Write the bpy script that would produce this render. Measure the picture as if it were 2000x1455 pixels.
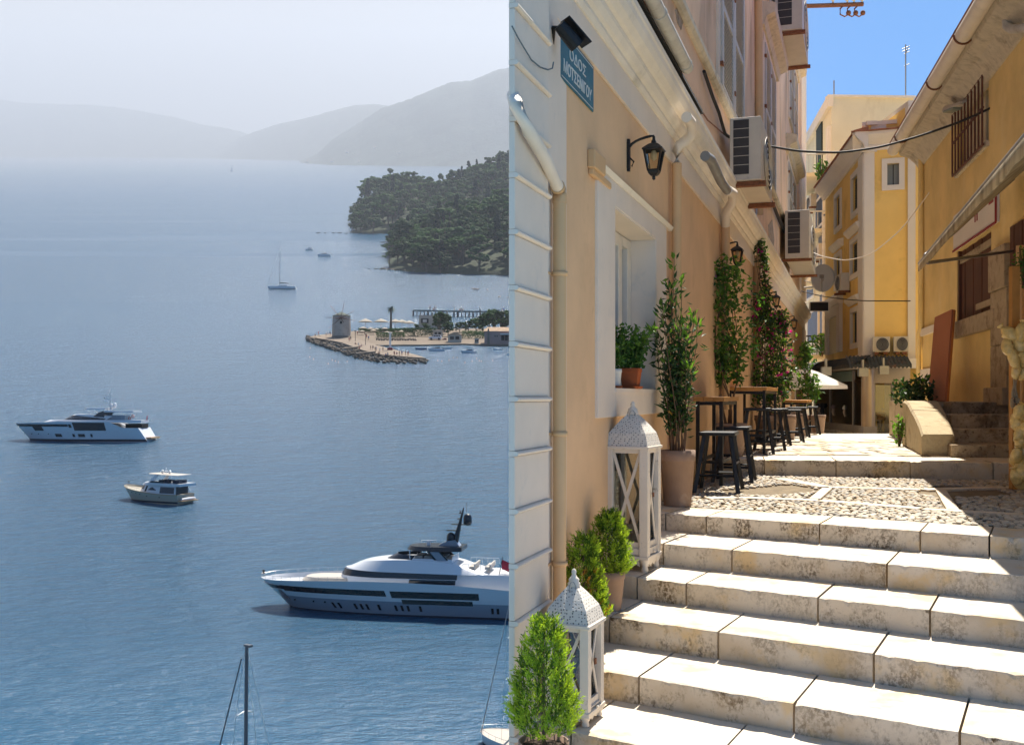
import bpy, math, random
from mathutils import Vector, Matrix, noise
random.seed(7)
R = math.radians
scn = bpy.context.scene
for o in list(bpy.data.objects): bpy.data.objects.remove(o)

# ------------------------------------------------------------------ camera, sky, sun, exposure
FPX, HZ = 2000.0, 775.0                       # focal length and eye level of the 2000 x 1455 photograph
cam_d = bpy.data.cameras.new('camera'); cam = bpy.data.objects.new('camera', cam_d)
scn.collection.objects.link(cam); scn.camera = cam
cam_d.sensor_fit = 'HORIZONTAL'; cam_d.sensor_width = 36.0; cam_d.lens = 36.0
cam_d.shift_y = (HZ - 727.5) / 2000.0
cam_d.clip_start = 0.05; cam_d.clip_end = 150000
cam.location = (0, 0, 0); cam.rotation_euler = (R(90), 0, 0)

SUN_AZ, SUN_EL = 20.5, 60.0
HAZE = 7.0e-5
world = bpy.data.worlds.new('World'); scn.world = world; world.use_nodes = True
wn = world.node_tree; wn.nodes.clear()
def wnode(t, **k):
    n = wn.nodes.new(t)
    for a, v in k.items(): setattr(n, a, v)
    return n
sky = wnode('ShaderNodeTexSky', sky_type='NISHITA', sun_disc=False)
sky.sun_elevation = R(SUN_EL); sky.sun_rotation = R(SUN_AZ)
sky.altitude = 30; sky.air_density = 0.75; sky.dust_density = 0.0; sky.ozone_density = 4.5
bg_sky = wnode('ShaderNodeBackground'); bg_sky.inputs[1].default_value = 0.118
bg_hz = wnode('ShaderNodeBackground'); bg_hz.inputs[0].default_value = (0.72, 0.715, 0.755, 1); bg_hz.inputs[1].default_value = 0.47
tc = wnode('ShaderNodeTexCoord'); sep = wnode('ShaderNodeSeparateXYZ')
wn.links.new(tc.outputs['Generated'], sep.inputs[0])
dot = wnode('ShaderNodeVectorMath', operation='DOT_PRODUCT')     # how far a direction looks out over the hazy sea
dot.inputs[1].default_value = (math.sin(R(-44)), math.cos(R(-44)), 0)
flat = wnode('ShaderNodeVectorMath', operation='MULTIPLY'); flat.inputs[1].default_value = (1, 1, 0)
nrm = wnode('ShaderNodeVectorMath', operation='NORMALIZE')
wn.links.new(tc.outputs['Generated'], flat.inputs[0]); wn.links.new(flat.outputs[0], nrm.inputs[0]); wn.links.new(nrm.outputs[0], dot.inputs[0])
mr = wnode('ShaderNodeMapRange', interpolation_type='SMOOTHSTEP')
mr.inputs[1].default_value = 0.50; mr.inputs[2].default_value = 0.70
wn.links.new(dot.outputs['Value'], mr.inputs[0])
me = wnode('ShaderNodeMapRange', interpolation_type='SMOOTHSTEP')
me.inputs[1].default_value = 0.85; me.inputs[2].default_value = 0.28
wn.links.new(sep.outputs[2], me.inputs[0])
mm = wnode('ShaderNodeMath', operation='MULTIPLY'); wn.links.new(mr.outputs[0], mm.inputs[0]); wn.links.new(me.outputs[0], mm.inputs[1])
mix = wnode('ShaderNodeMixShader'); out = wnode('ShaderNodeOutputWorld')
addz = wnode('ShaderNodeVectorMath', operation='ADD'); addz.inputs[1].default_value = (0, 0, .5)     # a clear sky, deep blue down low
nr2 = wnode('ShaderNodeVectorMath', operation='NORMALIZE')
wn.links.new(tc.outputs['Generated'], addz.inputs[0]); wn.links.new(addz.outputs[0], nr2.inputs[0]); wn.links.new(nr2.outputs[0], sky.inputs[0])
tint = wnode('ShaderNodeVectorMath', operation='MULTIPLY'); tint.inputs[1].default_value = (.95, 1.03, .95)
wn.links.new(sky.outputs[0], tint.inputs[0]); wn.links.new(tint.outputs[0], bg_sky.inputs[0])
wn.links.new(mm.outputs[0], mix.inputs[0]); wn.links.new(bg_sky.outputs[0], mix.inputs[1]); wn.links.new(bg_hz.outputs[0], mix.inputs[2])
wn.links.new(mix.outputs[0], out.inputs[0])

sun_d = bpy.data.lights.new('sun', 'SUN'); sun_d.energy = 4.5; sun_d.angle = R(0.5); sun_d.color = (1.0, 0.94, 0.84)
sun = bpy.data.objects.new('sun', sun_d); scn.collection.objects.link(sun)
sdir = Vector((math.sin(R(SUN_AZ)) * math.cos(R(SUN_EL)), math.cos(R(SUN_AZ)) * math.cos(R(SUN_EL)), math.sin(R(SUN_EL))))
sun.rotation_euler = (-sdir).to_track_quat('-Z', 'Y').to_euler(); sun.location = (0, 0, 40)

vs = scn.view_settings
vs.view_transform = 'Standard'; vs.look = 'None'; vs.gamma = 1; vs.exposure = 1.15
vs.use_curve_mapping = False
scn.cycles.use_denoising = True
scn.cycles.max_bounces = 7; scn.cycles.diffuse_bounces = 4; scn.cycles.glossy_bounces = 4
scn.cycles.transmission_bounces = 5; scn.cycles.transparent_max_bounces = 10; scn.cycles.volume_bounces = 1
scn.cycles.caustics_reflective = False; scn.cycles.caustics_refractive = False
scn.cycles.sample_clamp_indirect = 6

# ------------------------------------------------------------------ geometry helpers
COL = scn.collection
OFF = {}
def V(*a): return Vector(a)
def W(px, py, Y): return Vector(((px - 1000) / FPX * Y, Y, (HZ - py) / FPX * Y))     # a photo direction at depth Y
def G(px, py, z):                                                                    # ... where it meets the level z
    return W(px, py, z * FPX / (HZ - py))
class Frame:                                                                         # a vertical wall: s along, z up, n out
    def __init__(self, O, d, side=1):
        l = math.hypot(*d); self.O = O; self.d = (d[0] / l, d[1] / l); self.n = (self.d[1] * side, -self.d[0] * side)
    def p(self, s, z, n=0.0):
        return Vector((self.O[0] + self.d[0] * s + self.n[0] * n, self.O[1] + self.d[1] * s + self.n[1] * n, z))
    def hit(self, px, py, n=0.0):
        a, b = (px - 1000) / FPX, (HZ - py) / FPX
        Ox, Oy = self.O[0] + self.n[0] * n, self.O[1] + self.n[1] * n
        k = self.d[0] / self.d[1]; Y = (Ox - Oy * k) / (a - k)
        return (Y - Oy) / self.d[1], b * Y
    def s(self, px, n=0.0): return self.hit(px, HZ, n)[0]
    def z(self, px, py, n=0.0): return self.hit(px, py, n)[1]

def thing(name, label, cat, loc=(0, 0, 0), group=None, rz=0.0, sc=None):
    o = bpy.data.objects.new(name, None); COL.objects.link(o)
    o.location = loc; o.rotation_euler = (0, 0, rz); o.empty_display_size = 0.2
    if sc: o.scale = (sc, sc, sc) if not hasattr(sc, '__len__') else sc
    o['label'] = label; o['category'] = cat
    if group: o['group'] = group
    OFF[o.name] = Vector(loc)
    return o
def tag(o, label, cat, group=None):
    o['label'] = label; o['category'] = cat
    if group: o['group'] = group
    return o
def copy_tree(o, parent=None):
    c = o.copy(); COL.objects.link(c); c.parent = parent
    OFF[c.name] = Vector(c.location)
    for ch in o.children: copy_tree(ch, c)
    return c

class MB:
    """collects shapes; build() links them as one mesh object"""
    def __init__(self): self.v = []; self.f = []; self.sm = []
    def add(self, vs, fs, smooth=False):
        b = len(self.v); self.v += [Vector(p) for p in vs]
        for f in fs: self.f.append([b + i for i in f]); self.sm.append(smooth)
        return self
    def hexa(self, p):            # 8 points: bottom ring, top ring
        return self.add(p, [(3, 2, 1, 0), (4, 5, 6, 7), (0, 1, 5, 4), (1, 2, 6, 5), (2, 3, 7, 6), (3, 0, 4, 7)])
    def box(self, x0, x1, y0, y1, z0, z1, m=None):
        p = [V(x0, y0, z0), V(x1, y0, z0), V(x1, y1, z0), V(x0, y1, z0), V(x0, y0, z1), V(x1, y0, z1), V(x1, y1, z1), V(x0, y1, z1)]
        if m is not None: p = [m @ q for q in p]
        return self.hexa(p)
    def wbox(self, F, s0, s1, z0, z1, n0, n1):
        return self.hexa([F.p(s0, z0, n0), F.p(s1, z0, n0), F.p(s1, z0, n1), F.p(s0, z0, n1),
                          F.p(s0, z1, n0), F.p(s1, z1, n0), F.p(s1, z1, n1), F.p(s0, z1, n1)])
    def prism(self, pts, ext):    # polygon of 3D points pushed along ext
        n = len(pts); e = Vector(ext)
        vs = [Vector(p) for p in pts] + [Vector(p) + e for p in pts]
        fs = [tuple(range(n)), tuple(range(2 * n - 1, n - 1, -1))] + [(i, i + n, (i + 1) % n + n, (i + 1) % n) for i in range(n)]
        return self.add(vs, fs)
    def wprof(self, F, prof, s0, s1):     # profile [(n,z)] swept along a wall
        return self.prism([F.p(s0, z, n) for n, z in prof], F.p(s1, 0) - F.p(s0, 0))
    def tube(self, pts, r, n=8, cap=True, smooth=True):
        pts = [Vector(p) for p in pts]; rs = r if hasattr(r, '__len__') else [r] * len(pts)
        vs, fs = [], []; up = None
        for i, p in enumerate(pts):
            t = (pts[min(i + 1, len(pts) - 1)] - pts[max(i - 1, 0)])
            t = t.normalized() if t.length > 1e-9 else V(0, 0, 1)
            if up is None: up = V(0, 0, 1) if abs(t.z) < .9 else V(1, 0, 0)
            a = t.cross(up); a = a.normalized() if a.length > 1e-6 else t.orthogonal().normalized()
            b = t.cross(a).normalized(); up = -b if False else up
            for k in range(n):
                w = 2 * math.pi * k / n
                vs.append(p + (a * math.cos(w) + b * math.sin(w)) * rs[i])
        for i in range(len(pts) - 1):
            for k in range(n):
                fs.append((i * n + k, i * n + (k + 1) % n, (i + 1) * n + (k + 1) % n, (i + 1) * n + k))
        self.add(vs, fs, smooth)
        if cap:
            self.add(vs[:n], [tuple(range(n - 1, -1, -1))]); self.add(vs[-n:], [tuple(range(n))])
        return self
    def lathe(self, prof, c=(0, 0, 0), n=20, smooth=True, sq=False, rot=0.0):   # profile [(r,z)]
        c = Vector(c); vs, fs = [], []
        for r, z in prof:
            for k in range(n):
                w = 2 * math.pi * k / n + rot
                vs.append(c + V(r * math.cos(w), r * math.sin(w), z))
        for i in range(len(prof) - 1):
            for k in range(n):
                fs.append((i * n + k, i * n + (k + 1) % n, (i + 1) * n + (k + 1) % n, (i + 1) * n + k))
        self.add(vs, fs, smooth)
        if prof[0][0] > 1e-5: self.add(vs[:n], [tuple(range(n - 1, -1, -1))])
        if prof[-1][0] > 1e-5: self.add(vs[-n:], [tuple(range(n))])
        return self
    def blob(self, c, r, nu=8, nv=5, jit=0.0, seed=0, smooth=True):     # uneven ellipsoid
        c = Vector(c); r = Vector(r) if hasattr(r, '__len__') else V(r, r, r); rnd = random.Random(seed)
        vs = [c + V(0, 0, -r.z)]; fs = []
        for j in range(1, nv):
            th = math.pi * j / nv - math.pi / 2
            for k in range(nu):
                w = 2 * math.pi * k / nu; q = 1 + rnd.uniform(-jit, jit)
                vs.append(c + V(r.x * math.cos(th) * math.cos(w) * q, r.y * math.cos(th) * math.sin(w) * q, r.z * math.sin(th) * q))
        vs.append(c + V(0, 0, r.z)); L = len(vs) - 1
        for k in range(nu):
            fs.append((0, 1 + (k + 1) % nu, 1 + k)); fs.append((L, L - nu + k, L - nu + (k + 1) % nu))
        for j in range(nv - 2):
            for k in range(nu):
                a = 1 + j * nu; fs.append((a + k, a + (k + 1) % nu, a + nu + (k + 1) % nu, a + nu + k))
        return self.add(vs, fs, smooth)
    def grid(self, P, smooth=True, close=False):   # rows of points
        nr, nc = len(P), len(P[0]); vs = [q for r in P for q in r]
        fs = [(i * nc + k, i * nc + (k + 1) % nc, (i + 1) * nc + (k + 1) % nc, (i + 1) * nc + k)
              for i in range(nr - 1) for k in range(nc if close else nc - 1)]
        return self.add(vs, fs, smooth)
    def leaf(self, p, d, u, L, w, fold=0.25):     # one folded leaf: 4 triangles
        d = d.normalized(); sd = d.cross(u)
        sd = sd.normalized() if sd.length > 1e-6 else d.orthogonal().normalized()
        nn = sd.cross(d)
        m = p + d * L * .45
        return self.add([p, m + sd * w * .5 + nn * w * fold, p + d * L, m - sd * w * .5 + nn * w * fold, m - nn * w * fold * .2],
                        [(0, 4, 1), (4, 2, 1), (0, 3, 4), (4, 3, 2)])
    def build(self, name, mat, parent=None, loc=None, bevel=0, seg=2, local=False, kind=None):
        off = V(0, 0, 0)
        if parent is not None and not local: off = OFF.get(parent.name, off)
        elif loc is not None: off = Vector(loc)
        me = bpy.data.meshes.new(name)
        me.from_pydata([tuple(q - off) for q in self.v], [], self.f)
        me.polygons.foreach_set('use_smooth', self.sm)
        me.update()
        if mat is not None: me.materials.append(mat)
        o = bpy.data.objects.new(name, me); COL.objects.link(o)
        if parent is not None: o.parent = parent; OFF[o.name] = off
        elif loc is not None: o.location = loc; OFF[o.name] = off
        if bevel:
            b = o.modifiers.new('bevel', 'BEVEL'); b.width = bevel; b.segments = seg; b.limit_method = 'ANGLE'; b.angle_limit = R(40)
        if kind: o['kind'] = kind
        return o
def struct(o): o['kind'] = 'structure'; return o
def dup(o, loc=None, rz=None, parent=None, sc=None):      # a single mesh copy that shares its data
    c = o.copy(); COL.objects.link(c)
    if parent is not None: c.parent = parent
    if loc is not None: c.location = loc
    if rz is not None: c.rotation_euler = (0, 0, rz)
    if sc is not None: c.scale = sc if hasattr(sc, '__len__') else (sc, sc, sc)
    return c

# ------------------------------------------------------------------ procedural materials
def nt(m): m.use_nodes = True; m.node_tree.nodes.clear(); return m.node_tree
def mul(c, k): return (min(c[0] * k, 1), min(c[1] * k, 1), min(c[2] * k, 1), 1)
MATS = {}
def mat(name, col, rough=.8, var=.12, scale=3.0, bump=.15, bscale=30, spec=.3, metal=0.0, stain=None, fine=None,
        rand=0.0, stretch=(1, 1, 1), bdist=.01, trans=0.0, coat=0.0, sub=0.0):
    """Principled with large soft tone variation, optional stains [(colour, scale, low, high, stretch)], fine speckle and bump"""
    if name in MATS: return MATS[name]
    m = bpy.data.materials.new(name); t = nt(m); N, L = t.nodes, t.links
    b = N.new('ShaderNodeBsdfPrincipled'); o = N.new('ShaderNodeOutputMaterial'); L.new(b.outputs[0], o.inputs[0])
    b.inputs['Roughness'].default_value = rough; b.inputs['Specular IOR Level'].default_value = spec; b.inputs['Metallic'].default_value = metal
    if coat: b.inputs['Coat Weight'].default_value = coat; b.inputs['Coat Roughness'].default_value = .08
    tc = N.new('ShaderNodeTexCoord'); mp = N.new('ShaderNodeMapping'); mp.inputs['Scale'].default_value = stretch
    L.new(tc.outputs['Object'], mp.inputs[0]); vec = mp.outputs[0]
    if rand:
        oi = N.new('ShaderNodeObjectInfo'); ad = N.new('ShaderNodeVectorMath'); ad.operation = 'ADD'
        sc_ = N.new('ShaderNodeVectorMath'); sc_.operation = 'SCALE'; sc_.inputs[3].default_value = 1
        cmb = N.new('ShaderNodeCombineXYZ'); ml = N.new('ShaderNodeMath'); ml.operation = 'MULTIPLY'; ml.inputs[1].default_value = 57
        L.new(oi.outputs['Random'], ml.inputs[0])
        for i in range(3): L.new(ml.outputs[0], cmb.inputs[i])
        L.new(vec, ad.inputs[0]); L.new(cmb.outputs[0], ad.inputs[1]); vec = ad.outputs[0]
    n1 = N.new('ShaderNodeTexNoise'); n1.inputs['Scale'].default_value = scale; n1.inputs['Detail'].default_value = 5; n1.inputs['Roughness'].default_value = .6
    L.new(vec, n1.inputs['Vector'])
    cr = N.new('ShaderNodeValToRGB'); cr.color_ramp.elements[0].position = .3; cr.color_ramp.elements[1].position = .7
    cr.color_ramp.elements[0].color = mul(col, 1 - var); cr.color_ramp.elements[1].color = mul(col, 1 + var)
    L.new(n1.outputs[0], cr.inputs[0]); c = cr.outputs[0]
    for st in (stain or []):
        sc2, lo, hi = st[1], st[2], st[3]
        ns = N.new('ShaderNodeTexNoise'); ns.inputs['Scale'].default_value = sc2; ns.inputs['Detail'].default_value = 7; ns.inputs['Roughness'].default_value = .68
        if len(st) > 4:
            mp2 = N.new('ShaderNodeMapping'); mp2.inputs['Scale'].default_value = st[4]; L.new(vec, mp2.inputs[0]); L.new(mp2.outputs[0], ns.inputs['Vector'])
        else: L.new(vec, ns.inputs['Vector'])
        r2 = N.new('ShaderNodeMapRange'); r2.inputs[1].default_value = lo; r2.inputs[2].default_value = hi
        L.new(ns.outputs[0], r2.inputs[0])
        mx = N.new('ShaderNodeMix'); mx.data_type = 'RGBA'
        L.new(r2.outputs[0], mx.inputs[0]); L.new(c, mx.inputs[6]); mx.inputs[7].default_value = (*st[0], 1); c = mx.outputs[2]
    if rand:
        hs = N.new('ShaderNodeHueSaturation'); mrr = N.new('ShaderNodeMapRange')
        mrr.inputs[3].default_value = 1 - rand; mrr.inputs[4].default_value = 1 + rand
        L.new(oi.outputs['Random'], mrr.inputs[0]); L.new(mrr.outputs[0], hs.inputs['Value']); L.new(c, hs.inputs['Color']); c = hs.outputs[0]
    L.new(c, b.inputs['Base Color'])
    if bump:
        n2 = N.new('ShaderNodeTexNoise'); n2.inputs['Scale'].default_value = bscale; n2.inputs['Detail'].default_value = 6; n2.inputs['Roughness'].default_value = .65
        L.new(vec, n2.inputs['Vector'])
        bp = N.new('ShaderNodeBump'); bp.inputs['Strength'].default_value = bump; bp.inputs['Distance'].default_value = bdist
        L.new(n2.outputs[0], bp.inputs['Height']); L.new(bp.outputs[0], b.inputs['Normal'])
    if trans:
        tr = N.new('ShaderNodeBsdfTranslucent'); ms = N.new('ShaderNodeMixShader'); ms.inputs[0].default_value = trans
        hs2 = N.new('ShaderNodeHueSaturation'); hs2.inputs['Value'].default_value = 1.5; hs2.inputs['Saturation'].default_value = 1.1
        L.new(c, hs2.inputs['Color']); L.new(hs2.outputs[0], tr.inputs[0])
        L.new(b.outputs[0], ms.inputs[1]); L.new(tr.outputs[0], ms.inputs[2]); L.new(ms.outputs[0], o.inputs[0])
    MATS[name] = m
    return m
def glass(name, tint=(.9, .95, .95), clear=.75, rough=.02, ior=1.5):
    if name in MATS: return MATS[name]
    m = bpy.data.materials.new(name); t = nt(m); N, L = t.nodes, t.links
    o = N.new('ShaderNodeOutputMaterial'); g = N.new('ShaderNodeBsdfGlossy'); g.inputs['Roughness'].default_value = rough
    tr = N.new('ShaderNodeBsdfTransparent'); tr.inputs[0].default_value = (*[x * clear for x in tint], 1)
    fr = N.new('ShaderNodeFresnel'); fr.inputs[0].default_value = ior; ms = N.new('ShaderNodeMixShader')
    L.new(fr.outputs[0], ms.inputs[0]); L.new(tr.outputs[0], ms.inputs[1]); L.new(g.outputs[0], ms.inputs[2]); L.new(ms.outputs[0], o.inputs[0])
    MATS[name] = m
    return m
# ------------------------------------------------------------------ alley: materials
m_white = mat('white_plaster', (.79, .68, .56), .85, .05, 2.0, .12, 60, stain=[((.55, .52, .48), 3.0, .58, .85)])
m_tan = mat('tan_plaster', (.78, .515, .295), .88, .08, 1.6, .22, 45, stain=[((.62, .40, .22), 1.2, .55, .8), ((.76, .53, .32), 2.3, .6, .8), ((.44, .28, .15), 3.1, .66, .8, (1, 1, .3))])
m_salmon = mat('salmon_plaster', (.82, .57, .38), .9, .12, .9, .3, 25,
               stain=[((.42, .25, .12), 1.0, .52, .75, (1.2, 1.2, .35)), ((.36, .23, .14), 2.4, .62, .8), ((.62, .50, .38), 1.6, .6, .78)])
m_trim = mat('cream_trim', (.82, .74, .62), .8, .07, 3.0, .15, 50, stain=[((.47, .42, .33), 2.0, .6, .85)])
m_trim_old = mat('weathered_trim', (.62, .55, .43), .9, .15, 3.0, .4, 30, stain=[((.22, .18, .13), 3.0, .53, .72), ((.45, .40, .30), 7, .5, .7)])
m_pipe_old = mat('weathered_gutter', (.56, .53, .47), .65, .15, 5, .15, 40, stain=[((.30, .24, .17), 6, .55, .75)])
m_pipe_white = mat('white_pipe', (.77, .68, .57), .5, .05, 4, .05, 30)
m_pipe_tan = mat('tan_pipe', (.68, .44, .23), .55, .06, 3, .05, 30)
m_shutter = mat('grey_shutter', (.52, .48, .43), .6, .08, 6, .1, 50, stain=[((.36, .33, .30), 8, .6, .8)])
m_rust = mat('rusty_iron', (.22, .09, .045), .85, .3, 25, .3, 80)
m_black = mat('black_metal', (.012, .012, .013), .45, .2, 20, .08, 90, spec=.4)
m_cable = mat('black_cable', (.015, .015, .016), .6, 0, 3, 0)
m_grey_pipe = mat('grey_pipe', (.22, .22, .22), .5, .1, 6, .05, 30)
m_dark = mat('dark_interior', (.02, .018, .016), .9, .1, 3, 0)
m_glass = glass('window_glass', (.80, .88, .86), .55)
m_lglass = glass('lantern_glass', (.95, .97, .96), .90)

def stone_mat():
    m = bpy.data.materials.new('worn_limestone'); t = nt(m); N, L = t.nodes, t.links
    b = N.new('ShaderNodeBsdfPrincipled'); o = N.new('ShaderNodeOutputMaterial'); L.new(b.outputs[0], o.inputs[0])
    b.inputs['Roughness'].default_value = .75; b.inputs['Specular IOR Level'].default_value = .25
    tc = N.new('ShaderNodeTexCoord'); oi = N.new('ShaderNodeObjectInfo'); ad = N.new('ShaderNodeVectorMath'); ad.operation = 'ADD'
    cm = N.new('ShaderNodeVectorMath'); cm.operation = 'SCALE'; cm.inputs[0].default_value = (31, 17, 23); L.new(oi.outputs['Random'], cm.inputs[3])
    L.new(tc.outputs['Object'], ad.inputs[0]); L.new(cm.outputs[0], ad.inputs[1]); vec = ad.outputs[0]
    def nz(sc, det=6, st=None, rg=.62):
        n = N.new('ShaderNodeTexNoise'); n.inputs['Scale'].default_value = sc; n.inputs['Detail'].default_value = det; n.inputs['Roughness'].default_value = rg
        if st:
            mp = N.new('ShaderNodeMapping'); mp.inputs['Scale'].default_value = st; L.new(vec, mp.inputs[0]); L.new(mp.outputs[0], n.inputs['Vector'])
        else: L.new(vec, n.inputs['Vector'])
        return n.outputs[0]
    def rng(x, lo, hi, a=0., c=1.):
        r = N.new('ShaderNodeMapRange'); r.inputs[1].default_value = lo; r.inputs[2].default_value = hi; r.inputs[3].default_value = a; r.inputs[4].default_value = c
        L.new(x, r.inputs[0]); return r.outputs[0]
    def mx(f, a, c):
        x = N.new('ShaderNodeMix'); x.data_type = 'RGBA'; L.new(f, x.inputs[0])
        for k, q in ((6, a), (7, c)):
            if hasattr(q, 'is_linked'): L.new(q, x.inputs[k])
            else: x.inputs[k].default_value = (*q, 1)
        return x.outputs[2]
    def mth(op, a, c):
        x = N.new('ShaderNodeMath'); x.operation = op
        for k, q in ((0, a), (1, c)):
            if hasattr(q, 'is_linked'): L.new(q, x.inputs[k])
            else: x.inputs[k].default_value = q
        return x.outputs[0]
    c = mx(rng(nz(2.2), .35, .7), (.60, .51, .39), (.68, .60, .49))
    c = mx(rng(nz(3.3, 4), .54, .66), c, (.66, .50, .29))              # warm patches
    c = mx(rng(nz(38, 3), .66, .74), c, (.42, .35, .26))               # pits
    geo = N.new('ShaderNodeNewGeometry'); sp = N.new('ShaderNodeSeparateXYZ'); L.new(geo.outputs['True Normal'], sp.inputs[0])
    side = rng(sp.outputs[2], .75, .35)                                # weather growth settles on the rough upright faces
    d = mth('MULTIPLY', rng(nz(4.2, 8, (1, 1, .75), .74), .46, .60), side)
    sp2 = mth('MULTIPLY', rng(nz(52, 5, (1, 1, .8), .72), .44, .54), .9)
    amt = rng(oi.outputs['Random'], 0., 1., .45, 1.25)
    dirt = mth('MULTIPLY', mth('MULTIPLY', d, sp2), amt)
    c = mx(dirt, c, (.10, .068, .036))
    c = mx(mth('MULTIPLY', rng(nz(1.7, 5), .5, .7), mth('MULTIPLY', side, .6)), c, (.42, .30, .17))
    L.new(c, b.inputs['Base Color'])
    h = mth('ADD', mth('MULTIPLY', nz(9, 8, None, .7), 1.0), mth('MULTIPLY', nz(60, 5), .35))
    bp = N.new('ShaderNodeBump'); bp.inputs['Strength'].default_value = .5; bp.inputs['Distance'].default_value = .012
    L.new(h, bp.inputs['Height']); L.new(bp.outputs[0], b.inputs['Normal'])
    MATS['worn_limestone'] = m
    return m
m_stone = stone_mat()
m_stone_d = mat('shaded_limestone', (.46, .36, .24), .9, .2, 3, .6, 25, stain=[((.20, .14, .08), 5, .48, .64), ((.14, .09, .05), 18, .55, .66), ((.60, .50, .37), 6, .58, .7)], bdist=.015)  # stained limestone darkened, with the side steps' shade put into its colour
m_mortar = mat('packed_earth', (.20, .155, .10), .95, .25, 8, .5, 40, bdist=.02)
m_pebble = mat('pebble', (.50, .44, .345), .7, .12, 30, .2, 60, rand=.30)
m_paving = mat('worn_paving', (.62, .54, .41), .75, .2, 5.0, .5, 14, stain=[((.40, .30, .18), 9, .52, .62, (1, .35, 1)), ((.72, .67, .58), 6, .5, .6, (1, .4, 1))], bdist=.03)
m_asphalt = mat('grey_paving', (.20, .20, .20), .85, .15, 3, .3, 20)

# ------------------------------------------------------------------ alley: steps, landing, street
ALX, ALY = .3375, 1.0
TW = Frame((.08, 5.32), (ALX, ALY), 1)              # street face of the long tan house on the left
E_DIR = Vector((.827, -.562, 0)); B_DIR = Vector((.47, .883, 0))
LV = {7: 1.80, 6: 1.65, 5: 1.50, 4: 1.34, 3: 1.19, 2: 1.034, 1: .894}
EY = {7: 4.12, 6: 4.71, 5: 5.32, 4: 5.94, 3: 6.54, 2: 7.11, 1: 7.77}
def edge_pt(k, px):                                  # where a step's front edge passes a photo column
    P = Vector((.175 * EY[k], EY[k], 0)); a = (px - 1000) / FPX
    t = (a * P.y - P.x) / (E_DIR.x - a * E_DIR.y); return P + E_DIR * t
def slab(name, a, b, back, z, h, parent, seed, gap=.006, chip=.012, m=None):
    rnd = random.Random(seed); L = (b - a).length; n = max(4, int(L / .035)); e = (b - a).normalized(); a = a + e * gap; b = b - e * gap
    D = back.length; bd = back.normalized(); rows = []
    oz = rnd.uniform(-.004, .004); ob = rnd.uniform(-.006, .006)
    for i in range(n + 1):
        t = i / n; q = a.lerp(b, t) + bd * ob; w = noise.noise(V(q.x * 9 + seed, q.y * 9, 1.3)); w2 = noise.noise(V(q.x * 31, seed, q.y * 31))
        c = chip * (.6 + max(0, w2) * 1.8) * (2.2 if rnd.random() < .06 else 1)
        end = .004 if i in (0, n) else 0
        zz = z + oz + w * .003
        rows.append([q + bd * (.010 + w * .007) + V(0, 0, z - h - .04),
                     q + bd * (.004 + w * .006 + w2 * .003) + V(0, 0, z - h * .55),
                     q + bd * (.002 + w * .005 + end) + V(0, 0, zz - c * 1.5),
                     q + bd * (c * .35 + end) + V(0, 0, zz - c * .45),
                     q + bd * (c * 1.5 + end) + V(0, 0, zz - end),
                     q + bd * (D * .5) + V(0, 0, zz - .002 + w2 * .002),
                     q + bd * D + V(0, 0, zz), q + bd * D + V(0, 0, z - h - .04)])
    mb = MB(); q = len(rows[0])
    mb.grid(rows, smooth=False)
    mb.add(rows[0], [tuple(range(q))]); mb.add(rows[-1], [tuple(range(q - 1, -1, -1))])
    return mb.build(name, m or m_stone, parent)
def wall_x_px(Y): return 1000 + FPX * (.08 + ALX * (Y - 5.32)) / Y
JOINTS = {7: [1003, 1260, 1700, 2300], 6: [1004, 1114, 1392, 1770, 2300], 5: [1062, 1246, 1550, 1874, 2300], 4: [1105, 1190, 1402, 1706, 2080, 2400],
          3: [1150, 1244, 1340, 1597, 1816, 2120, 2400], 2: [1185, 1295, 1429, 1732, 2040, 2400], 1: [1215, 1300, 1379, 1600, 1797, 1932, 2140, 2400]}
stairs = thing('stone_staircase', 'worn pale limestone steps climbing the alley in the foreground', 'stairs', tuple(edge_pt(3, 1500)))
for k in range(7, 0, -1):
    js = JOINTS[k]; h = (LV[k + 1] - LV[k]) if k < 7 else .15
    for i in range(len(js) - 1):
        a, b = edge_pt(k, js[i]), edge_pt(k, js[i + 1])
        d = .50 if k == 1 else .78
        slab('step_slab', a, b, B_DIR * d, -LV[k], h, stairs, k * 31 + i)

Z1, Z0 = -LV[1], -.72
KE = [G(1380, 925, Z1), G(1493, 927, Z1), G(1633, 929, Z1), G(1778, 931, Z1), G(1940, 934, Z1), G(2120, 940, Z1), G(2400, 952, Z1)]
kerb = thing('stone_kerb', 'weathered stone step running across the alley behind the cobbles', 'step', tuple(KE[2]))
for i in range(len(KE) - 1):
    a, b = Vector((KE[i].x, KE[i].y, 0)), Vector((KE[i + 1].x, KE[i + 1].y, 0))
    slab('kerb_slab', a, b, V(.2, .92, 0), Z0, Z0 - Z1, kerb, 900 + i, chip=.016)

landing = MB()
landing.add([edge_pt(1, 1180) + B_DIR * .2 + V(0, 0, Z1 - .022), edge_pt(1, 2400) + B_DIR * .2 + V(0, 0, Z1 - .022), V(9.5, 11.5, Z1 - .022), V(9, 13, Z1 - .022), V(1.2, 13, Z1 - .022)], [(0, 1, 2, 3, 4)])
landing = struct(landing.build('cobbled_landing', m_mortar, loc=tuple(G(1600, 970, Z1))))
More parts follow.
